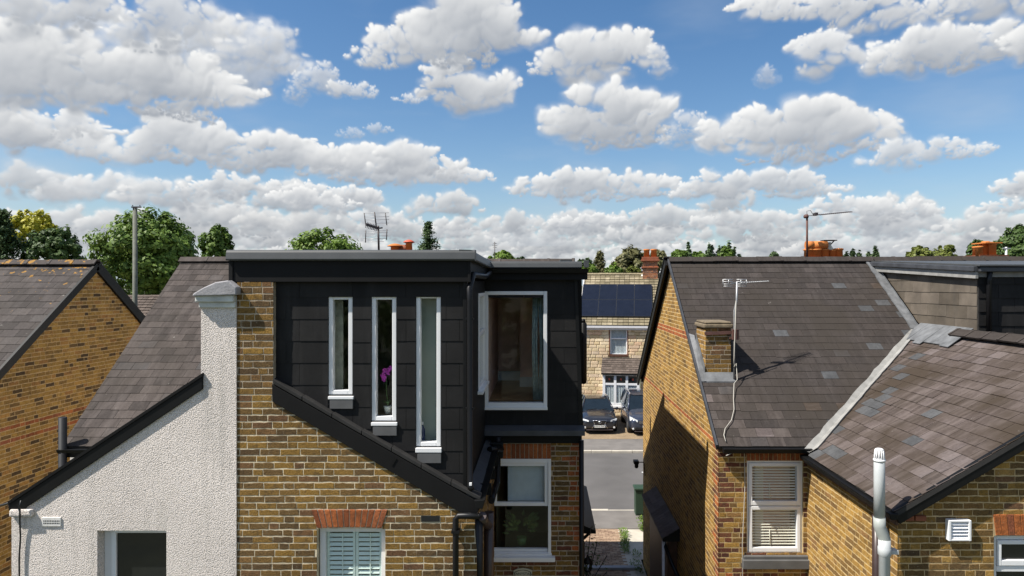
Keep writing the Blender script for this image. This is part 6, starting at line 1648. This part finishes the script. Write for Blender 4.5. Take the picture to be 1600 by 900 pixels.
# ================================================================== trees
def leaf_quads(C, Nn, size, rg, fold=.25, asp=.6):
    """one quad per leaf, centred at C, facing roughly Nn"""
    n = len(C); r = rg.normal(size=(n, 3)); r /= np.linalg.norm(r, axis=1, keepdims=True)
    t = np.cross(Nn, r); t /= np.linalg.norm(t, axis=1, keepdims=True) + 1e-6; b = np.cross(Nn, t)
    s = (size * rg.uniform(.6, 1.35, n))[:, None]
    q = np.stack([C - t * s, C - b * s * asp - Nn * s * fold * .3, C + t * s - Nn * s * fold, C + b * s * asp], 1)
    return q.reshape(-1, 3)
def quads_obj(name, Q, mat, parent):
    off = np.array(wloc(parent)); Q = Q - off; n = len(Q) // 4
    me = bpy.data.meshes.new(name); me.vertices.add(len(Q)); me.vertices.foreach_set('co', Q.astype(np.float32).ravel())
    me.loops.add(n * 4); me.loops.foreach_set('vertex_index', np.arange(n * 4, dtype=np.int32))
    me.polygons.add(n); me.polygons.foreach_set('loop_start', np.arange(0, n * 4, 4, dtype=np.int32))
    try: me.polygons.foreach_set('loop_total', np.full(n, 4, np.int32))
    except Exception: pass
    me.update(calc_edges=True); me.validate(); me.materials.append(M[mat])
    return link(name, me, parent)
def broad_crown(c, rx, ry, rz, ncl, per, leaf, seed, lobes=7, hollow=.45, jag=.3):
    rg = np.random.default_rng(seed)
    # a handful of big limbs' worth of foliage, each a lumpy mass of clumps
    ld = rg.normal(size=(lobes, 3)); ld[:, 2] = np.abs(ld[:, 2]) * .8 - .15; ld /= np.linalg.norm(ld, axis=1, keepdims=True)
    lc = ld * rg.uniform(.42, .60, (lobes, 1)); lr = rg.uniform(.36, .52, lobes)
    lc[0] = (0, 0, .0); lr[0] = .80; lc[1] = (0, 0, .42); lr[1] = .5
    k = np.where(rg.random(ncl) < .34, 0, rg.integers(0, lobes, ncl)); d = rg.normal(size=(ncl, 3)); d /= np.linalg.norm(d, axis=1, keepdims=True)
    cl = lc[k] + d * (lr[k] * rg.uniform(hollow, 1.0, ncl) ** .5)[:, None]
    m = np.linalg.norm(cl, axis=1); cl = cl / np.maximum(1, m / (1 + rg.uniform(-jag, jag * .3, ncl)))[:, None]
    cr = rg.uniform(.10, .19, ncl)
    dd = rg.normal(size=(ncl, per, 3)); dd /= np.linalg.norm(dd, axis=2, keepdims=True)
    pts = cl[:, None, :] + dd * (cr[:, None, None] * rg.uniform(.3, 1, (ncl, per, 1)) ** .6)
    outw = cl[:, None, :] / (np.linalg.norm(cl, axis=1)[:, None, None] + 1e-6)
    nn = dd + outw * .7 + rg.normal(size=dd.shape) * .45 + np.array([0, 0, .35]); nn /= np.linalg.norm(nn, axis=2, keepdims=True)
    sc = np.array([rx, ry, rz]); pts = pts.reshape(-1, 3) * sc + np.array(c)
    return leaf_quads(pts, nn.reshape(-1, 3), leaf, rg)
def conifer_crown(c, r, h, seed, leaf, n=3800, droop=.25, gap=.0, whorls=16):
    rg = np.random.default_rng(seed); pts = []; nn = []
    for w_ in range(whorls):
        f = w_ / whorls; z = f ** .9 * h; R = r * (1 - f) ** .8 * rg.uniform(.8, 1.15) + r * .06
        for b_ in range(int(7 - 2 * f)):
            if rg.random() < gap: continue
            a = rg.uniform(0, 6.28); Rb = R * rg.uniform(.6, 1.15); m = int(n / whorls / 6)
            s = rg.uniform(.05, 1, m); off = rg.normal(size=(m, 3)) * (.10 * r + .04 * Rb) * np.array([1, 1, .8]); z = f ** .9 * h + rg.uniform(-.5, .5) * h / whorls
            p = np.stack([np.cos(a) * s * Rb, np.sin(a) * s * Rb, z + (s * .22 - droop * s * s) * Rb], 1) + off
            pts.append(p); q = rg.normal(size=(m, 3)) * .6 + np.array([np.cos(a) * .5, np.sin(a) * .5, .8]); nn.append(q / np.linalg.norm(q, axis=1, keepdims=True))
    return leaf_quads(np.concatenate(pts) + np.array(c), np.concatenate(nn), leaf, rg, asp=.4)
def trunk(t, x, y, z0, z1, r, seed, spread=1.0, limbs=5):
    rg = random.Random(seed); mb = MB()
    mb.tube([(x, y, z0), (x + rg.uniform(-.1, .1), y, z0 + (z1 - z0) * .5), (x + rg.uniform(-.2, .2), y + rg.uniform(-.2, .2), z1)], r, 9, r_fn=lambda f: r * (1.15 - .6 * f))
    for k in range(limbs):
        a = k / limbs * 6.28 + rg.uniform(-.4, .4); s = z0 + (z1 - z0) * rg.uniform(.45, .85); l = spread * rg.uniform(.5, .8)
        mb.tube([(x, y, s), (x + math.cos(a) * l * .5, y + math.sin(a) * l * .5, s + l * .45), (x + math.cos(a) * l, y + math.sin(a) * l, s + l * .9)], r * .4, 6, r_fn=lambda f: r * (.45 - .35 * f))
    build(mb, 'trunk', 'bark', t)
def tree(label, px, ytop, half, Y, mat, seed, ncl=120, per=36, leaf=None, bot=None, name='broadleaf_tree', group=None, squash=1.0, jag=.3, lobes=8):
    x = PXw(px, Y); zt = PZ(ytop, Y); rx = half * Y / F
    rz = rx * squash; 
    if zt - 2 * rz < 1.2: rz = (zt - 1.2) / 2
    if bot is not None: rz = (zt - PZ(bot, Y)) / 2
    t = thing(name, label, 'tree', (x, Y, -.16), group)
    leaf = leaf or max(.09, .0032 * Y)
    Q = broad_crown((x, Y, zt - rz), rx, rx, rz, ncl, per, leaf, seed, lobes=lobes, jag=jag)
    trunk(t, x, Y, -.16, zt - rz * .8, max(.12, rx * .07), seed, rx * .8); quads_obj('crown', Q, mat, t); return t
def cone_tree(label, px, ytop, half, Y, mat, seed, n=3800, gap=0, zb=1.0, name='conifer_tree', group=None, leaf=None, whorls=16, droop=.25):
    x = PXw(px, Y); zt = PZ(ytop, Y); r = half * Y / F; t = thing(name, label, 'tree', (x, Y, -.16), group)
    mb = MB(); mb.tube([(x, Y, -.16), (x, Y, zt - .3)], .2, 8, r_fn=lambda f: .22 * (1 - f) + .02); build(mb, 'trunk', 'bark', t)
    quads_obj('crown', conifer_crown((x, Y, zb), r, zt - zb, seed, leaf or max(.1, .0035 * Y), n, droop, gap, whorls), mat, t); return t
def poplar(label, px, ytop, half, Y, mat, seed, group=None, n=60, per=22, zb=1.5):
    x = PXw(px, Y); zt = PZ(ytop, Y); r = half * Y / F; t = thing('poplar_tree', label, 'tree', (x, Y, -.16), group)
    Q = broad_crown((x, Y, (zt + zb) / 2), r, r, (zt - zb) / 2, n, per, .0034 * Y, seed, lobes=9, jag=.35)
    trunk(t, x, Y, -.16, zt - (zt - zb) * .3, .25, seed, r * .7, 3); quads_obj('crown', Q, mat, t); return t

cone_tree('dark spreading conifer cut off by the left edge of the photo', 2, 330, 36, 50, 'leaf_conifer', 101, 9000, zb=PZ(425, 50), droop=.4, leaf=.15)
tree('golden yellow-leaved tree behind the dark conifer', 52, 321, 40, 58, 'leaf_yellow', 102, 110, 30, leaf=.16, bot=400, jag=.4)
tree('round dark green tree below the golden tree', 82, 349, 52, 52, 'leaf_dark', 103, 170, 46, leaf=.15)
tree('large round leafy tree behind the utility pole', 232, 317, 88, 46, 'leaf_mid', 104, 330, 62, leaf=.155, squash=1.0, lobes=12)
tree('upright green tree between the large round tree and black dormer', 338, 345, 31, 55, 'leaf_mid', 105, 110, 42, leaf=.15, bot=440)
tree('bushy green tree showing above the black dormer roof', 508, 350, 74, 62, 'leaf_bright', 106, 200, 46, leaf=.18, squash=.8, lobes=11)
cone_tree('sparse blue-green conifer with gaps standing above the dormer roof', 669, 347, 21, 75, 'leaf_conifer', 107, 5200, gap=.12, zb=PZ(412, 75), leaf=.15, whorls=12, droop=.1)
tree('small round green tree above the dormer edge by a thin aerial', 785, 390, 22, 78, 'leaf_bright', 108, 60, 30, bot=425)
cone_tree('pointed conifer behind the ridge of the stone house', 937, 393, 15, 95, 'leaf_olive', 109, 2600, zb=PZ(440, 95), leaf=.26, droop=.1, whorls=13)
tree('brownish tree behind the chimney of the stone house', 985, 382, 36, 92, 'leaf_olive', 110, 120, 34, leaf=.26)
tree('brown-green tree between stone house chimney and slate gable', 1030, 388, 22, 96, 'leaf_olive', 111, 90, 30, leaf=.26)
for k, (px, yt, hf, mt, lab) in enumerate(((922, 409, 16, 'leaf_bright', 'bright green bushy tree left of the pointed conifer'), (958, 410, 18, 'leaf_bright', 'bright green bushy tree right of the pointed conifer'), (990, 414, 16, 'leaf_lime', 'lime green shrub against the stone house ridge'))):
    tree(lab, px, yt, hf, 80, mt, 120 + k, 60, 30, leaf=.22)
for k, (px, yt, hf) in enumerate(((1075, 378, 12), (1061, 389, 17), (1090, 391, 17), (1048, 394, 12))):
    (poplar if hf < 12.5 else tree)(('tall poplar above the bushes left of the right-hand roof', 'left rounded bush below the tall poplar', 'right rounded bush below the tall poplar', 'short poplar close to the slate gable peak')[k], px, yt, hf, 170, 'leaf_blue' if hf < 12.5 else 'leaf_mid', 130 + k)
for k, (px, yt, hf) in enumerate(((1110, 377, 12), (1125, 374, 12), (1143, 373, 12), (1134, 384, 17), (1155, 392, 12))):
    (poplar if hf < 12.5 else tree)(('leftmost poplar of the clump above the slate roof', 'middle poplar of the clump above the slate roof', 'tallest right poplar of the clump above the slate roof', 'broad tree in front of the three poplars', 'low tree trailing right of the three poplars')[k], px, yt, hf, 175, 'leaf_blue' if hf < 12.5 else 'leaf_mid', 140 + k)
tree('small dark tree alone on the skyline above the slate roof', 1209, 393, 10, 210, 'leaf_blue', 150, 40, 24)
for k, (px, yt, hf) in enumerate(((1322, 381, 8), (1333, 379, 7.5), (1343, 381, 8), (1357, 383, 8), (1369, 379, 9))):
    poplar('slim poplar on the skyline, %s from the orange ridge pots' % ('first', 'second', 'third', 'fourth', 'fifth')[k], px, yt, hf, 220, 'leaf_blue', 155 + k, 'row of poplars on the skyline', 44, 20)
tree('left half of the broad olive-green tree on the right skyline', 1436, 380, 28, 120, 'leaf_lime', 161, 120, 30, leaf=.3)
tree('right half of the broad olive-green tree on the right skyline', 1475, 379, 26, 124, 'leaf_lime', 162, 110, 30, leaf=.3)
tree('large dark green tree at the right edge behind the small orange pots', 1590, 348, 42, 85, 'leaf_dark', 163, 240, 44, leaf=.24, lobes=11)
tree('dark tree behind the small orange pots at right', 1530, 372, 24, 95, 'leaf_dark', 164, 90, 32, leaf=.26)
tree('green tree glimpsed between dormer corner and stone house gable', 893, 422, 17, 62, 'leaf_bright', 171, 80, 34, leaf=.2)
rg_ = random.Random(42)
for k in range(70):
    px = -80 + k * 25 + rg_.uniform(-10, 10); Y = rg_.uniform(230, 330); yt = 445 - (rg_.uniform(39, 46)) ; hf = rg_.uniform(11, 20)
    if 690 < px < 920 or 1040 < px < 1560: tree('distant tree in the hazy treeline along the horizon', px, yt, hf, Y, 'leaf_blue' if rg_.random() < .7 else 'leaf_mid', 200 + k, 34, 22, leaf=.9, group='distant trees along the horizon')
# tree crowns behind the camera, added for the reflections in the glass
gq = np.concatenate([broad_crown((x, y, h_ * .5), r, r, h_ * .5, 70, 30, .28, 300 + k) for k, (x, y, r, h_) in enumerate(((-9, -22, 4, 8), (-2, -26, 4.5, 9), (5, -24, 4, 7.5), (12, -27, 5, 9), (-17, -25, 5, 9)))])
quads_obj('reflection_trees', gq, 'leaf_mid', None)['kind'] = 'stuff'

# ================================================================== pole, cabinet, lights, cables, aerials
pz = thing('utility_pole', 'tall grey-green wooden utility pole in front of the large round tree', 'utility pole', (PXw(211, 30), 30, -.16))
mb = MB(); mb.tube([(pz.location.x, 30, -.16), (pz.location.x, 30, PZ(323, 30))], .1, 14, r_fn=lambda f: .115 - .025 * f); build(mb, 'pole', 'wood_pole', pz)
mb = MB(); mb.box(pz.location.x - .10, pz.location.x + .32, 29.88, 29.94, PZ(325, 30), PZ(323, 30)); build(mb, 'crossarm', 'darkmetal', pz)
for dx in (-.06, .26):
    mb = MB(); mb.lathe((pz.location.x + dx, 29.92, PZ(322.5, 30)), [(.015, 0), (.025, .02), (.02, .05)], 8); build(mb, 'insulator', 'darkmetal', pz)
pz2 = thing('utility_pole', 'short pale pole with crossarm before the dark tree at right', 'utility pole', (PXw(1572, 60), 60, -.16))
mb = MB(); mb.tube([(pz2.location.x, 60, -.16), (pz2.location.x, 60, PZ(386, 60))], .09, 10); build(mb, 'pole', 'gutter_white', pz2)
mb = MB(); mb.box(pz2.location.x - .35, pz2.location.x + .35, 59.9, 60.0, PZ(389, 60), PZ(387.5, 60)); build(mb, 'crossarm', 'alu', pz2)
cb_ = thing('street_cabinet', 'dark green street cabinet on the pavement beside the alley', 'cabinet', (3.38, 21.75, 0))
mb = MB(); mb.box(2.90, 3.85, 21.6, 21.98, .0, .80); bd = build(mb, 'body', 'cabinet', cb_, bevel=.012)
mb = MB(); mb.box(2.86, 3.89, 21.55, 22.02, .801, .87); build(mb, 'lid', 'cabinet', cb_, bevel=.02)
for a in (2.93, 3.39):
    mb = MB(); mb.box(a, a + .43, 21.588, 21.599, .06, .76); dr = build(mb, 'door', 'cabinet', cb_, bevel=.004); mb = MB(); mb.box(a + .36, a + .385, 21.575, 21.587, .38, .48); build(mb, 'handle', 'darkmetal', dr)
sl = thing('security_camera', 'black security camera on an arm at the alley corner', 'security camera', (XC, 17.55, PZ(730, 17.5)))
zc = PZ(723, 17.5); mb = MB(); mb.tube([(XC, 17.55, zc - .35), (XC - .03, 17.55, zc - .02), (XC - .06, 17.55, zc), (XC - .2, 17.55, zc)], .012, 8); build(mb, 'arm', 'black', sl)
mb = MB(); mb.box(XC - .30, XC - .17, 17.45, 17.65, zc - .03, zc + .05); mb.lathe((XC - .23, 17.5, zc - .14), [(.03, 0), (.05, .03), (.05, .11)], 12); build(mb, 'camera_body', 'black', sl, bevel=.01)
lt = thing('wall_lantern', 'black glazed carriage lantern on the alley wall of the dormer house', 'lantern', (XB_R, 12.5, 2.0))
lx = .80; lz = PZ(893, 12.5); mb = MB(); mb.tube([(XB_R, 12.5, lz - .1), (lx - .05, 12.5, lz - .14), (lx, 12.5, lz - .02)], .014, 8); build(mb, 'bracket', 'black', lt)
mb = MB(); mb.lathe((lx, 12.5, lz), [(.045, 0), (.06, .015), (.035, .02)], 6); mb.lathe((lx, 12.5, lz + .17), [(.10, 0), (.09, .02), (.03, .09), (.012, .14)], 6); build(mb, 'lantern_cap', 'black', lt)
mb = MB(); mb.lathe((lx, 12.5, lz + .02), [(.05, 0), (.085, .148)], 6); build(mb, 'lantern_glass', 'glass', lt)
mb = MB()
for k in range(6):
    a = 6.2832 * k / 6; mb.tube([(lx + .055 * math.cos(a), 12.5 + .055 * math.sin(a), lz + .015), (lx + .09 * math.cos(a), 12.5 + .09 * math.sin(a), lz + .17)], .007, 5)
build(mb, 'lantern_frame', 'black', lt)
cp = thing('climbing_plant', 'dark straggly climbing plant by the porch hood in the alley', 'plant', (.7, 14.2, -.02))
rng = random.Random(8); mb = MB(); mbl = MB()
for k in range(9):
    a = rng.uniform(-.6, 1.2); tip = (.75 + .5 * rng.random(), 13.6 + rng.uniform(-.4, .8), 1.3 + rng.random() * 1.0); path = [(.72, 14.2, -.02), (.75 + .1 * rng.random(), 14.1, .8), tip]; mb.tube(path, .009, 5)
    for q in range(26):
        f = .45 + .55 * rng.random(); b0 = Vector(path[1]).lerp(Vector(tip), (f - .4) / .6) + Vector((rng.uniform(-.14, .14), rng.uniform(-.14, .14), rng.uniform(-.12, .12))); l = rng.uniform(.05, .10); t_a = rng.uniform(0, 6.28); dx, dy = math.cos(t_a) * l, math.sin(t_a) * l
        mbl.face([b0, b0 + Vector((dx * .5 - dy * .28, dy * .5 + dx * .28, .02)), b0 + Vector((dx, dy, -.02)), b0 + Vector((dx * .5 + dy * .28, dy * .5 - dx * .28, .02))])
build(mb, 'stem', 'bark', cp); build(mbl, 'leaves', 'leaf_dark', cp, 'stuff')
# house sign
hs_ = thing('house_sign', 'cream arched house name sign on the brick wall under the sash window', 'sign', (PXw(817, YM2), YM2, PZ(905, YM2)))
sx, sz = PXw(817, YM2), PZ(887, YM2); sw_ = .14
def arch(w_, d, zb, zt): 
    return [(sx - w_, zb), (sx + w_, zb), (sx + w_, zt - d), (sx + w_ * .55, zt - d * .3), (sx, zt), (sx - w_ * .55, zt - d * .3), (sx - w_, zt - d)]
mb = MB(); mb.prism([(a, YM2 - .02, b) for a, b in arch(sw_, .035, sz - .30, sz)], (0, .018, 0)); build(mb, 'plaque', 'signcream', hs_)
mb = MB(); o1, o2 = arch(sw_ - .018, .032, sz - .28, sz - .022), arch(sw_ - .026, .030, sz - .272, sz - .030)
for k in range(7):
    q = (k + 1) % 7; mb.face([(o1[k][0], YM2 - .0215, o1[k][1]), (o1[q][0], YM2 - .0215, o1[q][1]), (o2[q][0], YM2 - .0215, o2[q][1]), (o2[k][0], YM2 - .0215, o2[k][1])])
build(mb, 'border_line', 'ink', hs_)
lettering('TANYSTAN', .055, 'ink', hs_, Vector((sx, YM2 - .022, sz - .085)) - hs_.location)
# cables
mb = MB(); q = P(30, 795, 7.53); mb.tube([P(33, 782, 7.51), P(31, 790, 7.5), P(31, 815, 7.55), P(32, 840, 7.56), P(30, 870, 7.56), P(31, 1000, 7.56)], .009, 6)
top_mesh(mb, 'cable', 'cable_black', P(31, 860, 7.56), 'black cable running down the left end of the white roughcast wall', 'cable')
mb = MB(); mb.tube([P(14, 786, 7.56), P(0, 790, 7.9), P(-60, 806, 8.6)], .012, 6); top_mesh(mb, 'cable', 'cable_black', P(14, 786, 7.5), 'thick black cable leaving the low end of the white bargeboard', 'cable')
mb = MB(); mb.tube([P(14, 783, 7.5), P(60, 757, 8.6), P(150, 700, 11)], .004, 5); top_mesh(mb, 'cable', 'cable_black', P(14, 783, 7.5), 'thin cable stretched above the black bargeboard', 'cable')
def onroof(px, Y, lift=.05): return Vector((PXw(px, Y), Y, zroof(Y) + lift))
mast_x, mast_y = PXw(1149, 11.15), 11.15
mb = MB(); mb.tube([P(1150, 470, 11.1), P(1147, 560, 11.1), P(1146, 575, 11.1), onroof(1150, 11.15, .3), onroof(1152, 11.05, .12), onroof(1147, 11.0, .1), onroof(1146, 10.8), onroof(1147, 10.6), onroof(1143, 10.42), onroof(1133, 10.28), onroof(1131, 10.18), onroof(1134, 10.08)], .0065, 6)
top_mesh(mb, 'cable', 'cable', (mast_x, mast_y, zroof(11.1)), 'white cable looping from the chimney aerial down the slate roof', 'cable')
mb = MB(); mb.tube([Vector((PXw(1134, YE - .1), YE - .12, zroof(YE) - .1)), P(1163, 700, 10.17), P(1164, 760, 10.18), P(1160, 850, 10.18), P(1161, 1000, 10.18)], .007, 6); top_mesh(mb, 'cable', 'cable', P(1163, 760, 10.18), 'pale cable running down beside the blind window', 'cable')
# aerial strapped to the chimney stub
a1 = thing('tv_aerial', 'grey television aerial on a cranked mast strapped to the chimney stub', 'aerial', (mast_x, mast_y, zroof(mast_y)))
top = P(1151.5, 440, mast_y); mb = MB(); mb.tube([P(1147, 592, mast_y), P(1147.5, 485, mast_y), P(1151, 470, mast_y), top], .016, 10); build(mb, 'mast', 'alu', a1)
mb = MB(); mb.beam((chx0 - .02, ch_y0 - .03, PZ(521, ch_y0)), (mast_x + .05, ch_y0 - .03, PZ(519, ch_y0)), .03, .05); mb.beam((mast_x - .08, ch_y0 - .04, PZ(528, ch_y0)), (mast_x + .05, ch_y0 - .04, PZ(528, ch_y0)), .03, .03); mb.box(mast_x - .05, mast_x + .05, mast_y - .03, mast_y + .03, PZ(531, 11.1), PZ(515, 11.1)); build(mb, 'bracket', 'iron', a1)
bdir = Vector((.60, .22, .03)); mb = MB(); b0 = top + Vector((-.02, 0, -.02)); b1 = b0 + bdir; mb.beam(b0 - bdir * .15, b1, .014, .014); build(mb, 'boom', 'alu', a1)
mb = MB(); cr_ = bdir.cross(Vector((0, 0, 1))).normalized()
for k in range(14):
    p = b0 + bdir * (.12 + .065 * k); l = .075 - .0018 * k; mb.tube([p - cr_ * l, p + cr_ * l], .006, 5)
build(mb, 'director_rod', 'alu', a1, 'stuff')
for s_ in (-1, 1):
    mb = MB(); c = b0 - bdir * .03
    for z in (-.055, -.02, .02, .055): mb.tube([c + Vector((.03 * s_, 0, z)), c + Vector((.19 * s_, 0, z))], .007, 5)
    mb.tube([c + Vector((.19 * s_, 0, -.06)), c + Vector((.19 * s_, 0, .06))], .007, 5); mb.tube([c + Vector((.10 * s_, 0, -.06)), c + Vector((.10 * s_, 0, .06))], .007, 5); build(mb, 'reflector', 'alu', a1)
# tall aerial at the ridge pots
Y = 14.3; a2 = thing('tv_aerial', 'tall rust-brown mast with long yagi aerial above orange ridge pots', 'aerial', (PXw(1261, Y), Y, ZR))
top = P(1261, 335, Y); mb = MB(); mb.tube([P(1261, 407, Y), top], .022, 10); build(mb, 'mast', 'iron', a2)
mb = MB(); mb.lathe(top + Vector((-.02, 0, -.08)), [(.04, 0), (.055, .02), (.05, .06), (.02, .08)], 12); build(mb, 'clamp', 'iron', a2)
e0, e1 = P(1261, 337.5, Y), P(1328, 331, Y); mb = MB(); mb.beam(e0, e1, .012, .012); build(mb, 'boom', 'darkmetal', a2)
mb = MB()
for k in range(16):
    p = e0.lerp(e1, .28 + .72 * k / 15); mb.tube([p + Vector((0, -.1, -.012)), p + Vector((0, .1, .012))], .010, 5)
p = e0.lerp(e1, .2); mb.box(p.x - .03, p.x + .03, p.y - .06, p.y + .06, p.z - .01, p.z + .05); build(mb, 'director_rod', 'darkmetal', a2, 'stuff')
mb = MB(); q = e0.lerp(e1, .15); mb.tube([q, q + Vector((-.06, 0, .1)), q + Vector((-.14, 0, .09)), top], .006, 5); build(mb, 'lead_wire', 'darkmetal', a2)
# wide reflector aerial above the dormer
Y = 14.6; a3 = thing('tv_aerial', 'wide grid-reflector aerial on a dark mast above the dormer roof', 'aerial', (PXw(591, Y), Y, ZR))
mb = MB(); mb.tube([P(592, 396, Y), P(591, 353, Y)], .022, 10); build(mb, 'mast', 'darkmetal', a3)
mb = MB(); mb.beam(P(571.5, 350.5, Y - .3), P(592, 357, Y), .03, .05); mb.beam(P(590, 357, Y), P(597, 356, Y + .1), .04, .03)
for k in range(8):
    p = P(571.5, 350.5, Y - .3).lerp(P(592, 357, Y), .05 + .8 * k / 7); mb.tube([p + Vector((.0, -.08, -.07)), p + Vector((0, .08, .05))], .008, 5)
build(mb, 'boom', 'darkmetal', a3)
for (xa, ya, xb, yb) in ((569, 333, 571.5, 352), (585, 331.5, 588, 354), (602, 332.5, 604.5, 352), (571.5, 360, 571, 379), (604.5, 358, 604, 375)):
    mb = MB(); mb.tube([P(xa, ya, Y), P(xb, yb, Y)], .014 if xa == 585 else .010, 6); build(mb, 'reflector_upright', 'darkmetal', a3)
for (xa, xb, y) in ((568, 608, 333), (569, 608, 339), (570, 608, 343.5), (570, 608, 349), (568, 606, 361), (569, 606, 364), (570, 606, 369), (568, 605, 373), (568, 600, 378)):
    mb = MB(); mb.tube([P(xa, y, Y), P(xb, y - .5, Y)], .0045, 5); build(mb, 'reflector_rod', 'alu', a3)
Y = 70; a4 = thing('tv_aerial', 'thin distant aerial sticking up beside the small round tree', 'aerial', (PXw(773, Y), Y, 6.0))
mb = MB(); mb.tube([P(773, 430, Y), P(773, 378, Y)], .04, 6); build(mb, 'mast', 'darkmetal', a4)
mb = MB(); [mb.tube([P(773 - w_, y, Y), P(773 + w_, y + .5, Y)], .025, 5) for y, w_ in ((380, 3), (383, 4), (386, 3))]; build(mb, 'crossbar', 'darkmetal', a4)
# orchid and bottle on the dormer sills
oz = PZ(650, YS); ox = PXw(606, YS + .16)
og = thing('orchid', 'magenta orchid in a pale pot behind the middle slot window', 'plant', (ox, YS + .17, oz))
mb = MB(); mb.lathe((ox, YS + .17, oz + .0), [(.035, 0), (.05, .08), (.052, .085)], 14); build(mb, 'pot', 'ceramic', og)
mb = MB(); fl_ = P(604, 588, YS + .15)
mb.tube([(ox, YS + .17, oz + .08), (ox - .02, YS + .16, oz + .3), fl_], .005, 6)
for k in range(4):
    a = k * 1.6; mb.face([(ox, YS + .17, oz + .08), (ox + .05 * math.cos(a + .4), YS + .17 + .05 * math.sin(a + .4), oz + .14), (ox + .11 * math.cos(a), YS + .17 + .06 * math.sin(a), oz + .12), (ox + .05 * math.cos(a - .4), YS + .17 + .05 * math.sin(a - .4), oz + .14)])
build(mb, 'stem', 'stem', og)
rng = random.Random(2)
for k in range(6):
    c = fl_ + Vector((rng.uniform(-.045, .04), rng.uniform(-.02, .02), -.025 * k + .09)); mb = MB()
    for q in range(5):
        a = q * 1.2566 + rng.random(); e = Vector((math.cos(a) * .034, -.006, math.sin(a) * .034)); s_ = Vector((-math.sin(a) * .016, 0, math.cos(a) * .016)); mb.face([c, c + e * .6 + s_, c + e, c + e * .6 - s_])
    build(mb, 'flower', 'magenta', og)
bx_, bz_ = PXw(659.5, YS + .15), PZ(690, YS + .1)
bt = thing('bottle', 'dark blue bottle on the sill of the longest slot window', 'bottle', (bx_, YS + .17, bz_))
mb = MB(); mb.lathe((bx_, YS + .17, bz_), [(.028, 0), (.03, .01), (.03, .13), (.012, .165), (.012, .18)], 16); build(mb, 'body', 'navy', bt)
mb = MB(); mb.lathe((bx_, YS + .17, bz_ + .18), [(.014, 0), (.014, .03)], 12); build(mb, 'cap', 'upvc', bt)
pt_ = thing('potted_plant', 'leafy green pot plant inside the lower sash window', 'plant', (PXw(815, YM2 + .25), YM2 + .28, hM[1] + .06))
px_, pz_ = pt_.location.x, pt_.location.z; mb = MB(); mb.lathe((px_, YM2 + .28, pz_), [(.06, 0), (.08, .12)], 14); build(mb, 'pot', 'stem', pt_)
mb = MB(); rng = random.Random(6)
for k in range(70):
    a = rng.uniform(0, 6.28); l = rng.uniform(.06, .22); b0 = Vector((px_, YM2 + .28, pz_ + .14 + rng.random() * .18)); d = Vector((math.cos(a), math.sin(a) * .4, rng.uniform(.0, .9))).normalized(); s_ = Vector((-d.z, 0, d.x)) * .028
    b1 = b0 + d * l; mb.face([b1, b1 + d * .05 + s_, b1 + d * .12, b1 + d * .05 - s_])
build(mb, 'leaves', 'leaf_dark', pt_, 'stuff')
